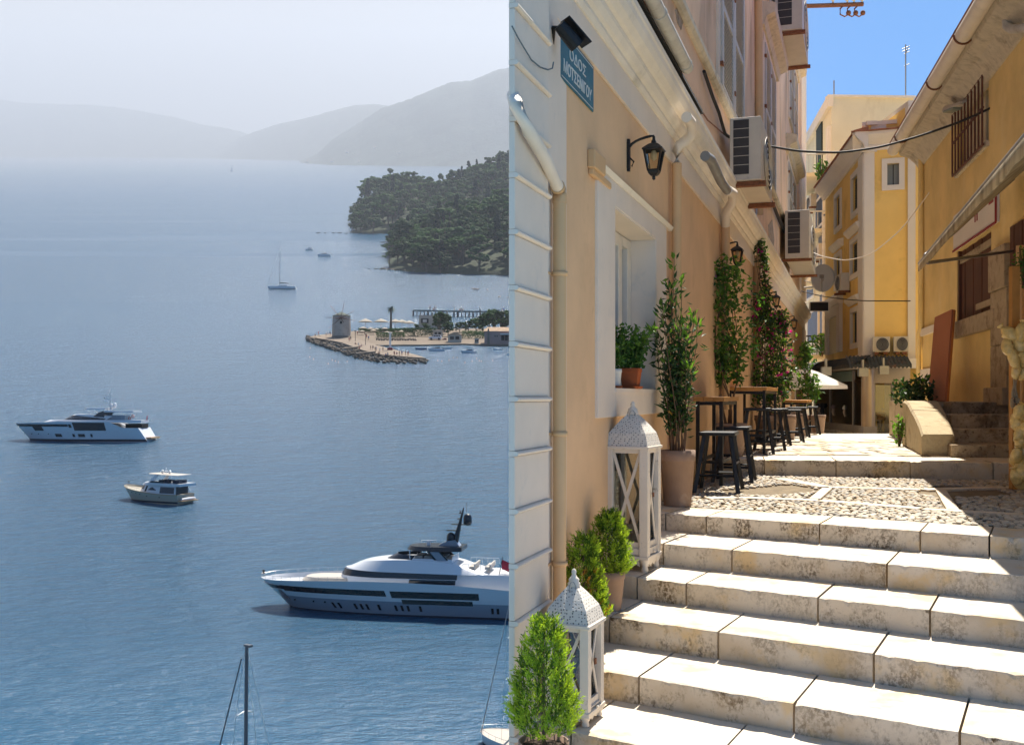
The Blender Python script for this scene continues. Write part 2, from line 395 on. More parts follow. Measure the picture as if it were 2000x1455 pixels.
# stone strips between the fields of cobbles
strips = []
def strip(pts, w, px=True):
    for i in range(len(pts) - 1):
        a, b = G(*pts[i], Z1), G(*pts[i + 1], Z1); d = (b - a).normalized(); sd = V(-d.y, d.x, 0)
        n = max(1, int((b - a).length / .7))
        for j in range(n):
            p, q = a.lerp(b, j / n) + d * .012, a.lerp(b, (j + 1) / n) - d * .012
            mb = MB(); mb.hexa([p - sd * w + V(0, 0, -.05), q - sd * w + V(0, 0, -.05), q + sd * w + V(0, 0, -.05), p + sd * w + V(0, 0, -.05),
                                p - sd * w, q - sd * w * .9, q + sd * w, p + sd * w * .92])
            mb.build('paving_strip', m_stone, landing, bevel=.008); strips.append((p, q, w))
strip([(1380, 972), (1440, 970), (1600, 976), (1800, 992), (2000, 1004)], .075)
strip([(1520, 933), (1616, 950), (1800, 955), (1960, 950), (2060, 954)], .085)
strip([(1616, 952), (1590, 973)], .05); strip([(1838, 956), (1862, 995)], .05)
def on_strip(p):
    for a, b, w in strips:
        ab = b - a; t = max(-.02, min(1.02, (p - a).dot(ab) / ab.length_squared))
        if (V(p.x, p.y, a.z) - (a + ab * t)).length < w + .03: return True
    return False
rnd = random.Random(3); cells = []
b0 = edge_pt(1, 1350) + B_DIR * .50
nrm_e = V(-E_DIR.y, E_DIR.x, 0)
kd = Vector((KE[5].x - KE[0].x, KE[5].y - KE[0].y, 0)).normalized(); kn = V(-kd.y, kd.x, 0)
yy = 6.0; row = 0
while yy < 12.2:
    step_y = .072; xx = 1.2 + (row % 2) * .03
    while xx < 6.2:
        p = V(xx + rnd.uniform(-.016, .016), yy + rnd.uniform(-.025, .025), Z1)
        wv = rnd.uniform(.028, .054)
        xx += wv * 1.0 + .006
        if (p - b0).dot(nrm_e) < .055 * 1: continue
        if (V(p.x, p.y, 0) - V(KE[0].x, KE[0].y, 0)).dot(kn) > -.05: continue
        if p.x < .08 + ALX * (p.y - 5.32) + .03: continue
        if p.x > .53 * p.y: continue
        if on_strip(p) : continue
        if noise.noise(V(p.x * .9, p.y * .55, 4.2)) > .38: continue       # bare patches of cement
        cells.append((p, wv, step_y * rnd.uniform(.75, 1.05), rnd.uniform(-.5, .5)))
    yy += step_y; row += 1
protos = []
for i in range(5):
    mb = MB(); mb.blob((0, 0, 0), (1, 1, 1), 8, 4, .12, i); protos.append(mb)
cells.sort(key=lambda c: c[0].y * c[0].y / (c[1]))
pm = []
for i, (p, wv, dv, rz) in enumerate(cells[:300]):
    k = i % 5
    if len(pm) <= k:
        o = protos[k].build('cobble', m_pebble, landing, local=True); pm.append(o)
    else: o = dup(pm[k], parent=landing)
    o.location = p - OFF[landing.name] + V(0, 0, -.009); o.rotation_euler = (rnd.uniform(-.15, .15), rnd.uniform(-.15, .15), rz); o.scale = (wv * .54, dv * .54, rnd.uniform(.011, .017))
pal = [mat('pebble_grey', (.36, .33, .285), .7, .1, 20, .2, 60), mat('pebble_cream', (.54, .475, .375), .7, .12, 20, .2, 60), mat('pebble_warm', (.47, .37, .25), .7, .12, 20, .2, 60)]
rest = MB(); midx = []
for i, (p, wv, dv, rz) in enumerate(cells[300:]):
    mb = MB(); mb.blob((0, 0, 0), (wv * .54, dv * .54, rnd.uniform(.010, .016)), 7, 4, .12, i)
    M3 = Matrix.Rotation(rz, 3, 'Z'); rest.add([M3 @ q + p + V(0, 0, -.012) for q in mb.v], mb.f, True)
    midx += [rnd.randrange(3)] * len(mb.f)
ro = rest.build('cobblestones', pal[0], landing, kind='stuff'); ro.data.materials.append(pal[1]); ro.data.materials.append(pal[2])
ro.data.polygons.foreach_set('material_index', midx)

st = MB()          # the level street, then its fall towards the shops
kb = [V(q.x + .18, q.y + .86, Z0 - .004) for q in (KE[0], KE[6])]
st.grid([[kb[0] + V(-.6, .1, 0), kb[1]], [V(3.5, 15.5, Z0), V(9.5, 15.5, Z0)], [V(4.5, 19.5, Z0 + .02), V(10.5, 19.5, Z0 + .02)], [V(6, 24, Z0 - .22), V(12, 24, Z0 - .22)], [V(7, 32, -1.22), V(16, 32, -1.22)], [V(8, 60, -1.4), V(30, 60, -1.4)]])
struct(st.build('street', m_paving, loc=tuple(G(1600, 880, Z0))))
# flat stones that can still be told apart at the front of the street
fl = thing('street_paving', 'sunlit flat paving stones laid behind the stone step', 'paving', (3.9, 13.6, Z0))
rnd = random.Random(9); y = 12.72; r_ = 0
base_y = lambda x: KE[2].y + (x - KE[2].x) * (-.21) + .95
while r_ < 11:
    dpt = .42 + .05 * r_
    x = 2.0
    while x < 6.4:
        w = rnd.uniform(.18, .42); y0 = base_y(x) + sum(.42 + .05 * q for q in range(r_)); x1 = x + w
        if x > .08 + ALX * (y0 - 5.32) + .05 and x < .40 * y0 + .3:
            mb = MB(); z = Z0 + rnd.uniform(.006, .016); g = .012; j = lambda: rnd.uniform(-.02, .02)
            c = [V(x + g + j(), y0 + g + j(), 0), V(x1 - g + j(), y0 + g + j(), 0), V(x1 - g + j(), y0 + dpt - g + j(), 0), V(x + g + j(), y0 + dpt - g + j(), 0)]
            mb.hexa([q + V(0, 0, Z0 - .03) for q in c] + [q + V(0, 0, z) for q in c]); mb.build('paving_stone', pal[rnd.choice([1, 1, 2])], fl)
        x = x1
    r_ += 1

# ------------------------------------------------------------------ alley: the white corner house
WHF = Frame((.138, 5.30), (ALX, ALY), 1)
wh = thing('white_corner_house', 'white rendered house corner with horizontal rounded mouldings', 'house', (.1, 5.2, -2.2))
sA = WHF.s(1000.6); sB = WHF.s(1067)
A_, B_ = WHF.p(sA, 0, -.02), WHF.p(sB, 0, -.02)
mb = MB(); mb.prism([V(A_.x + .012, A_.y + .01, -2.2), V(B_.x, B_.y, -2.2), V(.55, 6.9, -2.2), V(.16, 7.3, -2.2), V(.08, 6.0, -2.2)], (0, 0, 6.6))
mb.build('wall_core', m_white, wh)
gro = [(1000, 15.5), (1000, 127), (1000, 237), (1000, 347), (1000, 458), (1000, 567), (1000, 677), (1000, 785), (1000, 892), (1000, 1005), (1000, 1112), (1000, 1224), (1000, 1340)]
zs = [WHF.z(*g) for g in gro]; dz = (zs[0] - zs[-1]) / (len(zs) - 1)
zs = [zs[0] + dz * 6] + [zs[0] + dz * k for k in (5, 4, 3, 2, 1)] + zs + [zs[-1] - dz, zs[-1] - 2 * dz]
for i in range(len(zs) - 1):
    mb = MB(); mb.wbox(WHF, sA, sB + (.012 if i % 2 else 0), zs[i + 1] + .026, zs[i], -.019, .012); mb.build('wall_course', m_white, wh, bevel=.006)
    mb = MB(); z = zs[i + 1] + .013
    mb.wprof(WHF, [(-.018, z - .012)] + [(.012 + .020 * math.sin(R(t)), z - .012 * math.cos(R(t))) for t in range(0, 181, 30)] + [(-.018, z + .012)], sA, sB + .01)
    mb.build('moulding', m_white, wh)
# its white roof pipe that turns into a tan downpipe
dp = thing('downpipe', 'tan downpipe with a white upper run beside the white house', 'pipe', tuple(TW.p(.62, -1.5, .06)))
nP = .075
pts = [WHF.p(*WHF.hit(1003, 188, -.02), -.02), WHF.p(*WHF.hit(1008, 205, .045), .045), WHF.p(*WHF.hit(1032, 256, .06), .06), WHF.p(*WHF.hit(1066, 312, .06), .06)]
s_, z_ = TW.hit(1092, 372, nP); knee = TW.p(s_, z_, nP)
mb = MB(); mb.tube([*pts, knee.lerp(pts[-1], .12)], .034, 14); mb.build('upper_pipe', m_pipe_white, dp)
mb = MB(); mb.tube([knee.lerp(pts[-1], .15), knee, knee + V(.002, 0, -.03), knee + V(.003, 0, -.07)], [.040, .040, .041, .040], 14); mb.build('pipe_elbow', m_pipe_tan, dp)
mb = MB(); mb.tube([knee + V(.003, 0, -.06), V(knee.x + .003, knee.y, -2)], .0365, 14); mb.build('lower_pipe', m_pipe_tan, dp)
for py in (535, 847, 1100):
    z = (HZ - py) / FPX * knee.y
    mb = MB(); mb.lathe([(.040, -.012), (.044, -.012), (.044, .012), (.040, .012)], (knee.x + .003, knee.y, z), 14)
    mb.wbox(TW, s_ - .10, s_, z - .006, z + .006, 0, .04); mb.build('pipe_bracket', m_pipe_tan, dp)

# ------------------------------------------------------------------ alley: the long tan house
th = thing('tan_townhouse', 'long tan and salmon plastered townhouse along the left of the alley', 'house', tuple(TW.p(2, -2, -1)))
SE = 29.5
Pn, Pe = TW.p(1.32, -2, -.3), TW.p(SE - .02, -2, -.3)
mb = MB(); mb.prism([TW.p(.36, -2, -.05), TW.p(1.32, -2, -.05), Pn, Pe, V(6.5, 38, -2), V(2.2, 36, -2), V(.22, 7.2, -2), V(.15, 6.0, -2)], (0, 0, 18)); mb.build('house_core', m_tan, th)
s0, s1 = TW.s(1196), TW.s(1277); zb, zt = .06, 1.33
D2a, D2b, D2z = TW.s(1489), TW.s(1497), .9          # door further up
D3a, D3b = TW.s(1543), TW.s(1552)
mb = MB(); BZ = 2.14
mb.wbox(TW, .30, 1.3, -2.2, BZ, -.06, 0)
for a, b, c, d in ((1.3, s0, -2.2, BZ), (s0, s1, -2.2, zb), (s0, s1, zt, BZ), (s1, D2a, -2.2, BZ), (D2a, D2b, D2z, BZ), (D2b, D3a, -2.2, BZ), (D3a, D3b, D2z, BZ), (D3b, SE, -2.2, BZ)):
    mb.wbox(TW, a, b, c, d, -.298, 0)
mb.build('lower_wall', m_tan, th)
mb = MB(); mb.wbox(TW, .30, SE, BZ + .002, 2.37, -.07, .018); mb.build('wall_band', m_white, th)
prof = [(-.06, 2.37), (.03, 2.37), (.05, 2.40), (.05, 2.425), (.075, 2.44), (.10, 2.475), (.105, 2.51), (.13, 2.52), (.165, 2.555), (.185, 2.60), (.19, 2.64), (.20, 2.655), (.20, 2.70), (.17, 2.715), (-.06, 2.74)]
mb = MB(); mb.wprof(TW, prof, .30, SE + .15); mb.build('cornice', m_trim, th)
mb = MB(); mb.wprof(TW, [(.02, 2.75), (.20, 2.755), (.19, 2.80), (.16, 2.785), (.05, 2.785), (.02, 2.81)], .35, 5.0); mb.build('gutter_board', m_dark, th)
UB = 2.745
wins = [(TW.s(1404), TW.s(1449), 3.86, 6.9), (TW.s(1491), TW.s(1512), 4.12, 6.45), (TW.s(1538), TW.s(1553), 4.25, 5.75), (TW.s(1541), TW.s(1556), 6.95, 8.8), (TW.s(1493), TW.s(1512), 7.5, 9.8)]
mb = MB(); mb.wbox(TW, .30, 1.3, UB, 15.5, -.06, -.01); cuts = sorted(set([1.3, SE] + [w[0] for w in wins] + [w[1] for w in wins]))
for a, b in zip(cuts, cuts[1:]):
    mid = (a + b) / 2; z = UB
    for w in sorted([w for w in wins if w[0] < mid < w[1]], key=lambda w: w[2]):
        mb.wbox(TW, a, b, z, w[2], -.297, -.01); z = w[3]
    mb.wbox(TW, a, b, z, 15.5, -.297, -.01)
mb.build('upper_wall', m_salmon, th)
mb = MB(); mb.wbox(TW, SE - 3.0, SE + .03, UB, 15.5, -.25, .05); mb.build('corner_pilaster', m_white, th)
mb = MB(); mb.wbox(TW, SE - 1.6, SE + .03, -2, BZ, -.25, .04); mb.build('corner_strip', m_white, th)
# string course below the first shuttered window, worn
mb = MB(); mb.wprof(TW, [(-.02, 3.70), (.03, 3.70), (.06, 3.735), (.06, 3.80), (.02, 3.84), (-.02, 3.84)], .4, TW.s(1450)); mb.build('string_course', m_trim_old, th)
mb = MB(); mb.wprof(TW, [(-.02, 4.05), (.05, 4.05), (.08, 4.08), (.05, 4.12), (-.02, 4.12)], TW.s(1470), SE); mb.build('string_course', m_trim_old, th)
def shutter_window(w, hood=False):
    a, b, c, d = w; mid = (a + b) / 2
    mb = MB(); f = .06
    wd = thing_part('window', th)
    mb.wbox(TW, a - .18, a + .02, c, d + .1, -.02, .02); mb.wbox(TW, b - .02, b + .18, c, d + .1, -.02, .02); mb.wbox(TW, a - .18, b + .18, d, d + .16, -.02, .024)
    mb.build('window_surround', m_white, wd)
    mb = MB(); mb.wbox(TW, a, b, c, d, -.28, -.16); mb.build('pane', m_dark, wd)
    for x0, x1 in ((a + .01, mid - .006), (mid + .006, b - .01)):
        sh = MB(); st_ = .07 * (b - a) / 1.0; st_ = min(.16, st_)
        sh.wbox(TW, x0, x0 + st_, c, d, -.02, .045); sh.wbox(TW, x1 - st_, x1, c, d, -.02, .045)
        n = max(2, round((d - c) / 1.2)); zz = [c + (d - c) * i / n for i in range(n + 1)]
        for z in zz: sh.wbox(TW, x0 + st_, x1 - st_, max(c, z - .04), min(d, z + .04), -.018, .043)
        sl = MB()
        z = c + .06
        while z < d - .05:
            sl.hexa([TW.p(x0 + st_, z, .03), TW.p(x1 - st_, z, .03), TW.p(x1 - st_, z + .03, -.01), TW.p(x0 + st_, z + .03, -.01),
                     TW.p(x0 + st_, z + .008, .034), TW.p(x1 - st_, z + .008, .034), TW.p(x1 - st_, z + .038, -.006), TW.p(x0 + st_, z + .038, -.006)])
            z += .055
        o = sh.build('shutter', m_shutter, wd); sl.build('slats', m_shutter, wd, kind='stuff')
        hg = MB()
        for z in (c + .25, (c + d) / 2, d - .25): hg.wbox(TW, x0 - .05, x0 + .03, z - .025, z + .025, .02, .06)
        hg.build('hinge', m_rust, wd)
    if hood:
        mb = MB(); mb.wprof(TW, [(-.02, d + .16), (.06, d + .16), (.10, d + .3), (.24, d + .36), (.26, d + .5), (.2, d + .54), (-.02, d + .58)], a - .5, b + .5)
        mb.build('window_hood', m_trim_old, wd)
def thing_part(name, parent):
    o = bpy.data.objects.new(name, None); COL.objects.link(o); o.parent = parent; OFF[o.name] = OFF[parent.name]; o.empty_display_size = .1
    return o
for i, w in enumerate(wins): shutter_window(w, i in (1, 2, 3))
# ground floor window with a deep white reveal
gw = thing_part('window', th)
for a, b, c, d in ((TW.s(1162), s0, -.14, 1.50), (s1, TW.s(1297), -.14, 1.50), (s0, s1, zt, 1.50), (s0, s1, -.14, zb)):
    mb = MB(); mb.wbox(TW, a, b, c, d, -.05, .022); mb.build('window_surround', m_white, gw, bevel=.006)
mb = MB(); mb.wprof(TW, [(0, 1.50), (.03, 1.50), (.05, 1.53), (.03, 1.545), (0, 1.56)], TW.s(1162), TW.s(1306)); mb.build('window_head', m_trim, gw)
mb = MB(); mb.wbox(TW, s0 - .01, s1 + .01, zb - .03, zb + .001, -.29, .03); mb.build('window_sill', m_white, gw)
for a, b in ((s0 - .001, s0 + .014), (s1 - .014, s1 + .001)):
    mb = MB(); mb.wbox(TW, a, b, zb + .002, zt - .013, -.285, .016); mb.build('window_reveal', m_white, gw)
mb = MB(); mb.wbox(TW, s0 + .001, s1 - .001, zt - .012, zt - .001, -.285, .017); mb.build('window_reveal', m_white, gw)
mb = MB()
for a, b, c, d in ((s0 + .02, s0 + .13, zb + .01, zt - .02), (s1 - .5, s1 - .36, zb + .01, zt - .02), (s1 - .16, s1 - .02, zb + .01, zt - .02), (s0 + .13, s1 - .5, zt - .12, zt - .02), (s0 + .13, s1 - .5, zb + .01, zb + .1), (s1 - .36, s1 - .16, zt - .1, zt - .02), (s1 - .36, s1 - .16, zb + .01, zb + .1)):
    mb.wbox(TW, a, b, c, d, -.26, -.19)
mb.build('window_frame', m_trim, gw, bevel=.006)
mb = MB(); mb.wbox(TW, s0 + .1, s1 - .1, zb + .05, zt - .06, -.238, -.230); mb.build('pane', m_glass, gw)
mb = MB(); mb.wbox(TW, s0, s1, zb, zt, -.297, -.285); mb.build('curtain', mat('grey_green_curtain', (.30, .33, .29), .9, .1, 5, .1, 30), gw)
for a, b in ((D2a, D2b), (D3a, D3b)):
    dr = thing_part('door', th)
    mb = MB()
    for x0, x1, c, d in ((a - .35, a, -1.2, D2z + .2), (b, b + .35, -1.2, D2z + .2), (a, b, D2z, D2z + .2)): mb.wbox(TW, x0, x1, c, d, -.02, .03)
    mb.build('door_surround', m_white, dr); mb = MB(); mb.wbox(TW, a, b, -1.2, D2z, -.28, -.2); mb.build('door_leaf', m_white, dr)
# small tan ledge over the window, gutter and pipes
mb = MB(); s_, z_ = TW.hit(1147, 300); mb.wbox(TW, s_, s_ + .30, z_ - .09, z_ + .03, 0, .05); mb.wbox(TW, s_ + .02, TW.s(1185), z_ - .13, z_ - .085, 0, .035)
mb.build('wall_ledge', m_pipe_tan, th, bevel=.008)
mb = MB(); a = TW.p(.35, 2.86, .23); b = TW.p(TW.s(1342, .23), 2.84, .23); mb.tube([a, a.lerp(b, .5), b], .055, 14); g1 = mb.build('gutter', m_pipe_old, th)
for t in (.25, .62, .97):
    q = a.lerp(b, t); mb = MB(); e = V(TW.d[0], TW.d[1], 0) * .02; mb.tube([q - e, q + e], .060, 14); mb.build('gutter_strap', m_rust if t < .5 else m_pipe_old, th)
def pipe_run(pxs, nn, r, m, name='pipe'):
    P = [TW.p(*TW.hit(px, py, n_), n_) for (px, py), n_ in zip(pxs, nn)]
    mb = MB(); mb.tube(P, r, 12); return mb.build(name, m, th)
pipe_run([(1341, 229), (1350, 240), (1352, 262), (1340, 275), (1328, 283), (1322, 296), (1322, 323)], [.23, .23, .22, .16, .10, .07, .07], .046, m_pipe_white, 'downpipe')
pipe_run([(1322, 320), (1320, 960)], [.07, .07], .045, m_pipe_tan, 'downpipe')
pipe_run([(1377, 305), (1388, 312), (1408, 355), (1420, 372)], [.21, .23, .23, .22], .05, m_grey_pipe, 'roof_pipe')
pipe_run([(1421, 372), (1432, 378), (1430, 395), (1418, 415), (1417, 442)], [.22, .23, .2, .1, .07], .055, m_pipe_white, 'downpipe')
pipe_run([(1417, 440), (1416, 800)], [.07, .07], .055, m_pipe_tan, 'downpipe')
pipe_run([(1481, -60), (1483, 420)], [.05, .05], .07, m_pipe_tan, 'downpipe')
pipe_run([(1478, 500), (1477, 800)], [.05, .05], .07, m_pipe_tan, 'downpipe')
pipe_run([(1258, 0), (1300, 95), (1345, 180), (1382, 235), (1420, 268)], [.02] * 5, .008, m_rust, 'wall_cable')
pipe_run([(1375, 140), (1392, 190), (1404, 220), (1416, 262), (1424, 268)], [.03, .04, .05, .05, .05], .02, m_cable, 'wall_cable')
pipe_run([(1497, 385), (1510, 400), (1522, 430), (1533, 455)], [.05] * 4, .035, m_cable, 'wall_cable')
pipe_run([(1468, 380), (1463, 420), (1476, 440), (1479, 380)], [.04] * 4, .015, m_pipe_old, 'wall_cable')

# flaked and repaired plaster
m_patch = mat('bare_plaster', (.40, .32, .25), .95, .25, 9, .6, 30, stain=[((.16, .12, .09), 12, .55, .68)])
def flake(pxs, m, n=.004, px_n=0.0):
    P = [TW.p(*TW.hit(x, y, px_n), px_n) for x, y in pxs]; Q = []
    for i in range(len(P)):
        a, b = P[i], P[(i + 1) % len(P)]
        for k in range(5): w = a.lerp(b, k / 5); Q.append(w + noise.noise_vector(w * 23) * .02)
    sv = V(TW.d[0], TW.d[1], 0); nv = V(TW.n[0], TW.n[1], 0); o = TW.p(0, 0, px_n)
    Q = [o + sv * (q - o).dot(sv) + V(0, 0, q.z - o.z) for q in Q]
    mb = MB(); mb.prism(Q, nv * n); mb.build('plaster_flake', m, th)
flake([(1272, 78), (1284, 74), (1297, 100), (1300, 128), (1297, 150), (1288, 128), (1276, 108)], m_patch, .006, -.01)
flake([(1358, 268), (1366, 262), (1378, 284), (1374, 290), (1364, 282)], m_patch, .006, -.01)
flake([(1500, 440), (1508, 430), (1512, 470), (1508, 500), (1502, 480)], m_patch, .006, -.01)
flake([(1452, 395), (1460, 400), (1464, 430), (1457, 420)], m_patch, .006, -.01)
flake([(1318, 20), (1326, 12), (1334, 40), (1330, 60), (1322, 44)], m_patch, .006, -.01)
# ------------------------------------------------------------------ alley: right side
m_yel = mat('yellow_plaster', (.84, .62, .26), .9, .10, 1.2, .25, 30, stain=[((.72, .53, .22), 1.4, .5, .75), ((.86, .67, .34), .8, .55, .75), ((.58, .42, .18), 2.5, .66, .85)])
m_ochre = mat('ochre_plaster', (.88, .60, .20), .9, .07, 1.2, .2, 20, stain=[((.50, .32, .09), .8, .55, .8)])
m_cream = mat('cream_plaster', (.78, .69, .48), .9, .08, .6, .15, 15, stain=[((.55, .46, .30), .7, .58, .8, (1, 1, .4))])
m_wood_dk = mat('dark_brown_wood', (.105, .042, .026), .7, .25, 6, .35, 40, stretch=(1, 1, .15), stain=[((.20, .13, .10), 9, .6, .8)])
m_iron_br = mat('brown_iron', (.14, .06, .04), .7, .15, 8, .2, 60)
m_oldstone = mat('weathered_stone', (.46, .36, .24), .92, .2, 4, .6, 22, stain=[((.17, .12, .075), 4, .5, .68), ((.52, .44, .32), 5, .58, .72)], bdist=.02)
m_awning = mat('stained_awning', (.40, .32, .21), .95, .2, 3, .2, 40, stain=[((.20, .145, .085), 5, .45, .65, (1, 1, .3))], trans=.04)
m_steel = mat('grey_steel', (.30, .30, .30), .45, .1, 8, .05, 40, metal=.6)
m_acw = mat('ac_white', (.58, .52, .43), .5, .06, 5, .05, 30, stain=[((.42, .38, .31), 6, .62, .8)])
m_grille = mat('ac_grille', (.05, .045, .045), .6, .1, 20, 0)
m_green_dk = mat('dark_green_paint', (.018, .030, .024), .6, .2, 8, .1, 40)
m_tile = mat('roof_tile', (.33, .14, .08), .9, .3, 6, .4, 20)
m_white2 = mat('white_trim', (.78, .71, .62), .85, .05, 1.5, .1, 20)

RW = Frame((6.82, 14.0), (.225, 1), -1)
ry = thing('yellow_house', 'yellow plastered house with gutter and barred window on the right', 'house', (8, 15, 0))
ZR = 5.0
gs0, gs1 = RW.s(1931), RW.s(1871); gz0, gz1 = RW.z(1871, 338), RW.z(1931, 150)
bs0, bs1 = RW.s(1936), RW.s(1869); bz0, bz1 = RW.z(1869, 630), RW.z(1869, 492)
mb = MB()
cuts = sorted([-9.5, gs0, gs1, bs0, bs1, 7.2])
for a, b in zip(cuts, cuts[1:]):
    m_ = (a + b) / 2; z = -1.2
    for (p0, p1, q0, q1) in sorted([(bs0, bs1, bz0, bz1), (gs0, gs1, gz0, gz1)], key=lambda w: w[2]):
        if p0 < m_ < p1: mb.wbox(RW, a, b, z, q0, -.25, 0); z = q1
    mb.wbox(RW, a, b, z, ZR + .2, -.25, 0)
mb.build('wall', m_yel, ry)
mb = MB(); mb.prism([RW.p(-9.5, -1.2, -.26), RW.p(7.2, -1.2, -.26), V(15, 20, -1.2), V(10, 4, -1.2)], (0, 0, ZR + 1.2)); mb.build('house_core', m_yel, ry)
mb = MB(); mb.wprof(RW, [(-.05, ZR - .32), (.03, ZR - .30), (.10, ZR - .2), (.22, ZR - .08), (.40, ZR), (.42, ZR + .08), (-.05, ZR + .5)], -9.6, 7.3); mb.build('eave', m_trim_old, ry)
mb = MB(); a, b = RW.p(-9.6, ZR + .13, .52), RW.p(7.4, ZR + .13, .52); mb.tube([a, a.lerp(b, .5), b], .115, 16); mb.build('gutter', m_trim, ry)
for t in (.49, .59, .72, .93):
    q = a.lerp(b, t); mb = MB(); e = V(RW.d[0], RW.d[1], 0)
    mb.tube([q + V(math.sin(R(w)) * RW.n[0], math.sin(R(w)) * RW.n[1], -math.cos(R(w))) * .13 for w in range(-130, 131, 20)], .014, 6); mb.build('gutter_strap', m_rust, ry)
mb = MB(); mb.hexa([RW.p(-9.6, ZR + .22, .6), RW.p(7.4, ZR + .22, .6), V(13.5, 20, ZR + 1.8), V(9.5, 4, ZR + 1.8), RW.p(-9.6, ZR + .27, .6), RW.p(7.4, ZR + .27, .6), V(13.5, 20, ZR + 1.9), V(9.5, 4, ZR + 1.9)]); mb.build('roof', m_tile, ry)
bw = thing_part('barred_window', ry)
mb = MB(); mb.wbox(RW, gs0, gs1, gz0, gz1, -.248, -.2); mb.build('pane', m_dark, bw)
mb = MB(); mb.wbox(RW, gs0 - .05, gs1 + .05, gz0 - .08, gz0, -.2, .05); mb.build('window_sill', m_trim_old, bw)
mb = MB(); mb.wbox(RW, gs0 + .75, gs1, gz0 + .0, gz1, -.19, -.12); mb.build('window_board', m_cream, bw)
for i in range(10):
    s_ = gs0 + (gs1 - gs0) * i / 9
    mb = MB(); mb.tube([RW.p(s_, gz0 - .05, .09), RW.p(s_, gz1 + .03, .09)], .016, 6); mb.build('window_bar', m_iron_br, bw)
for z in (gz0 - .05, gz0 + (gz1 - gz0) * .52, gz1 + .03):
    mb = MB(); mb.wbox(RW, gs0 - .04, gs1 + .04, z - .015, z + .015, .07, .095); mb.build('window_rail', m_iron_br, bw)
bsw = thing_part('boarded_window', ry)
n = 8
for i in range(n):
    a, b = bs0 + (bs1 - bs0) * i / n, bs0 + (bs1 - bs0) * (i + 1) / n
    mb = MB(); mb.wbox(RW, a + .006, b - .006, bz0, bz1, -.12, -.075 + .01 * (i % 2)); mb.build('plank', m_wood_dk, bsw, bevel=.004)
for t in (.12, .86):
    mb = MB(); z = bz0 + (bz1 - bz0) * t; mb.wbox(RW, bs0 + .1, bs1 - (.08 if t > .5 else 1.3), z - .05, z + .05, -.066, -.03); mb.build('batten', m_oldstone, bsw)
mb = MB(); mb.wbox(RW, bs0 - .03, bs0 + .06, bz0, bz1, -.11, -.02); mb.wbox(RW, bs1 - .06, bs1 + .03, bz0, bz1, -.11, -.02); mb.build('window_frame', m_wood_dk, bsw)
mb = MB(); mb.wbox(RW, bs0 - .5, bs1 + .05, bz0 - .28, bz0 - .004, -.1, .09); mb.build('window_sill', m_oldstone, bsw, bevel=.02)
pl0, pl1 = RW.s(1976), RW.s(1944)
for q, (a, b) in enumerate(((-.1, .72), (.725, 1.5), (1.505, 2.1))):
    mb = MB(); mb.wbox(RW, pl0, pl1, a, b, -.05, .07 + (.03 if q == 2 else 0)); mb.build('pilaster_block', m_oldstone, ry, bevel=.015)
mb = MB(); mb.wbox(RW, pl0 - .05, pl1 + .12, -.12, .13, -.05, .14); mb.build('pilaster_base', m_oldstone, ry, bevel=.015)
dr = thing_part('door', ry)
for i in range(6):
    a = -1.35 + (pl0 + 1.3) * i / 6; b = -1.35 + (pl0 + 1.3) * (i + 1) / 6
    mb = MB(); mb.wbox(RW, a + .005, b - .005, -.1, 2.3, .005, .03 + .006 * (i % 2)); mb.build('plank', m_wood_dk, dr)
mb = MB(); mb.wbox(RW, bs0 - .5, bs1 + .1, bz1 + .02, bz1 + .62, .0, .04); so = mb.build('sign_board', m_white2, ry)
mb = MB(); s_ = bs0 - .5
mb.wbox(RW, s_ - .02, s_ + .03, bz1 + .02, bz1 + .66, .04, .06); mb.wbox(RW, s_, bs1 + .1, bz1 + .0, bz1 + .03, .04, .06)
for (a, b, c, d) in ((.18, .45, .34, .50), (1.2, 1.25, .24, .40), (1.34, 1.39, .24, .40)):
    mb.wbox(RW, s_ + a, s_ + b, bz1 + c, bz1 + d, .04, .048)
mb.build('sign_edge', mat('red_paint', (.30, .035, .035), .6, .1, 6, .05, 30), so)
pr = MB(); pr.tube([RW.p(*RW.hit(1993, 480, .2), .2), RW.p(*RW.hit(1992, 800, .2), .2)], .05, 12); pr.build('drain_pipe', m_pipe_tan, ry)
pr = MB(); pr.tube([RW.p(6.85, ZR - .2, .06), RW.p(6.85, 1.4, .06), RW.p(7.05, 1.3, .07), RW.p(7.05, -1, .07)], .05, 10); pr.build('drain_pipe', m_yel, ry)
for py in (650, 728):
    z = RW.z(1800, py); mb = MB(); mb.wbox(RW, RW.s(1835), 7.22, z - (.08 if py < 700 else .22), z + .06, -.01, .05); mb.build('wall_band', m_white2, ry)
# grey elbow pipe by the roof
mb = MB(); mb.tube([RW.p(*RW.hit(1966, 38, .2), .2), RW.p(*RW.hit(1967, 52, .2), .2), RW.p(*RW.hit(1976, 58, .2), .2), RW.p(*RW.hit(2020, 54, .1), .1)], .06, 10); mb.build('vent_pipe', m_pipe_old, ry)

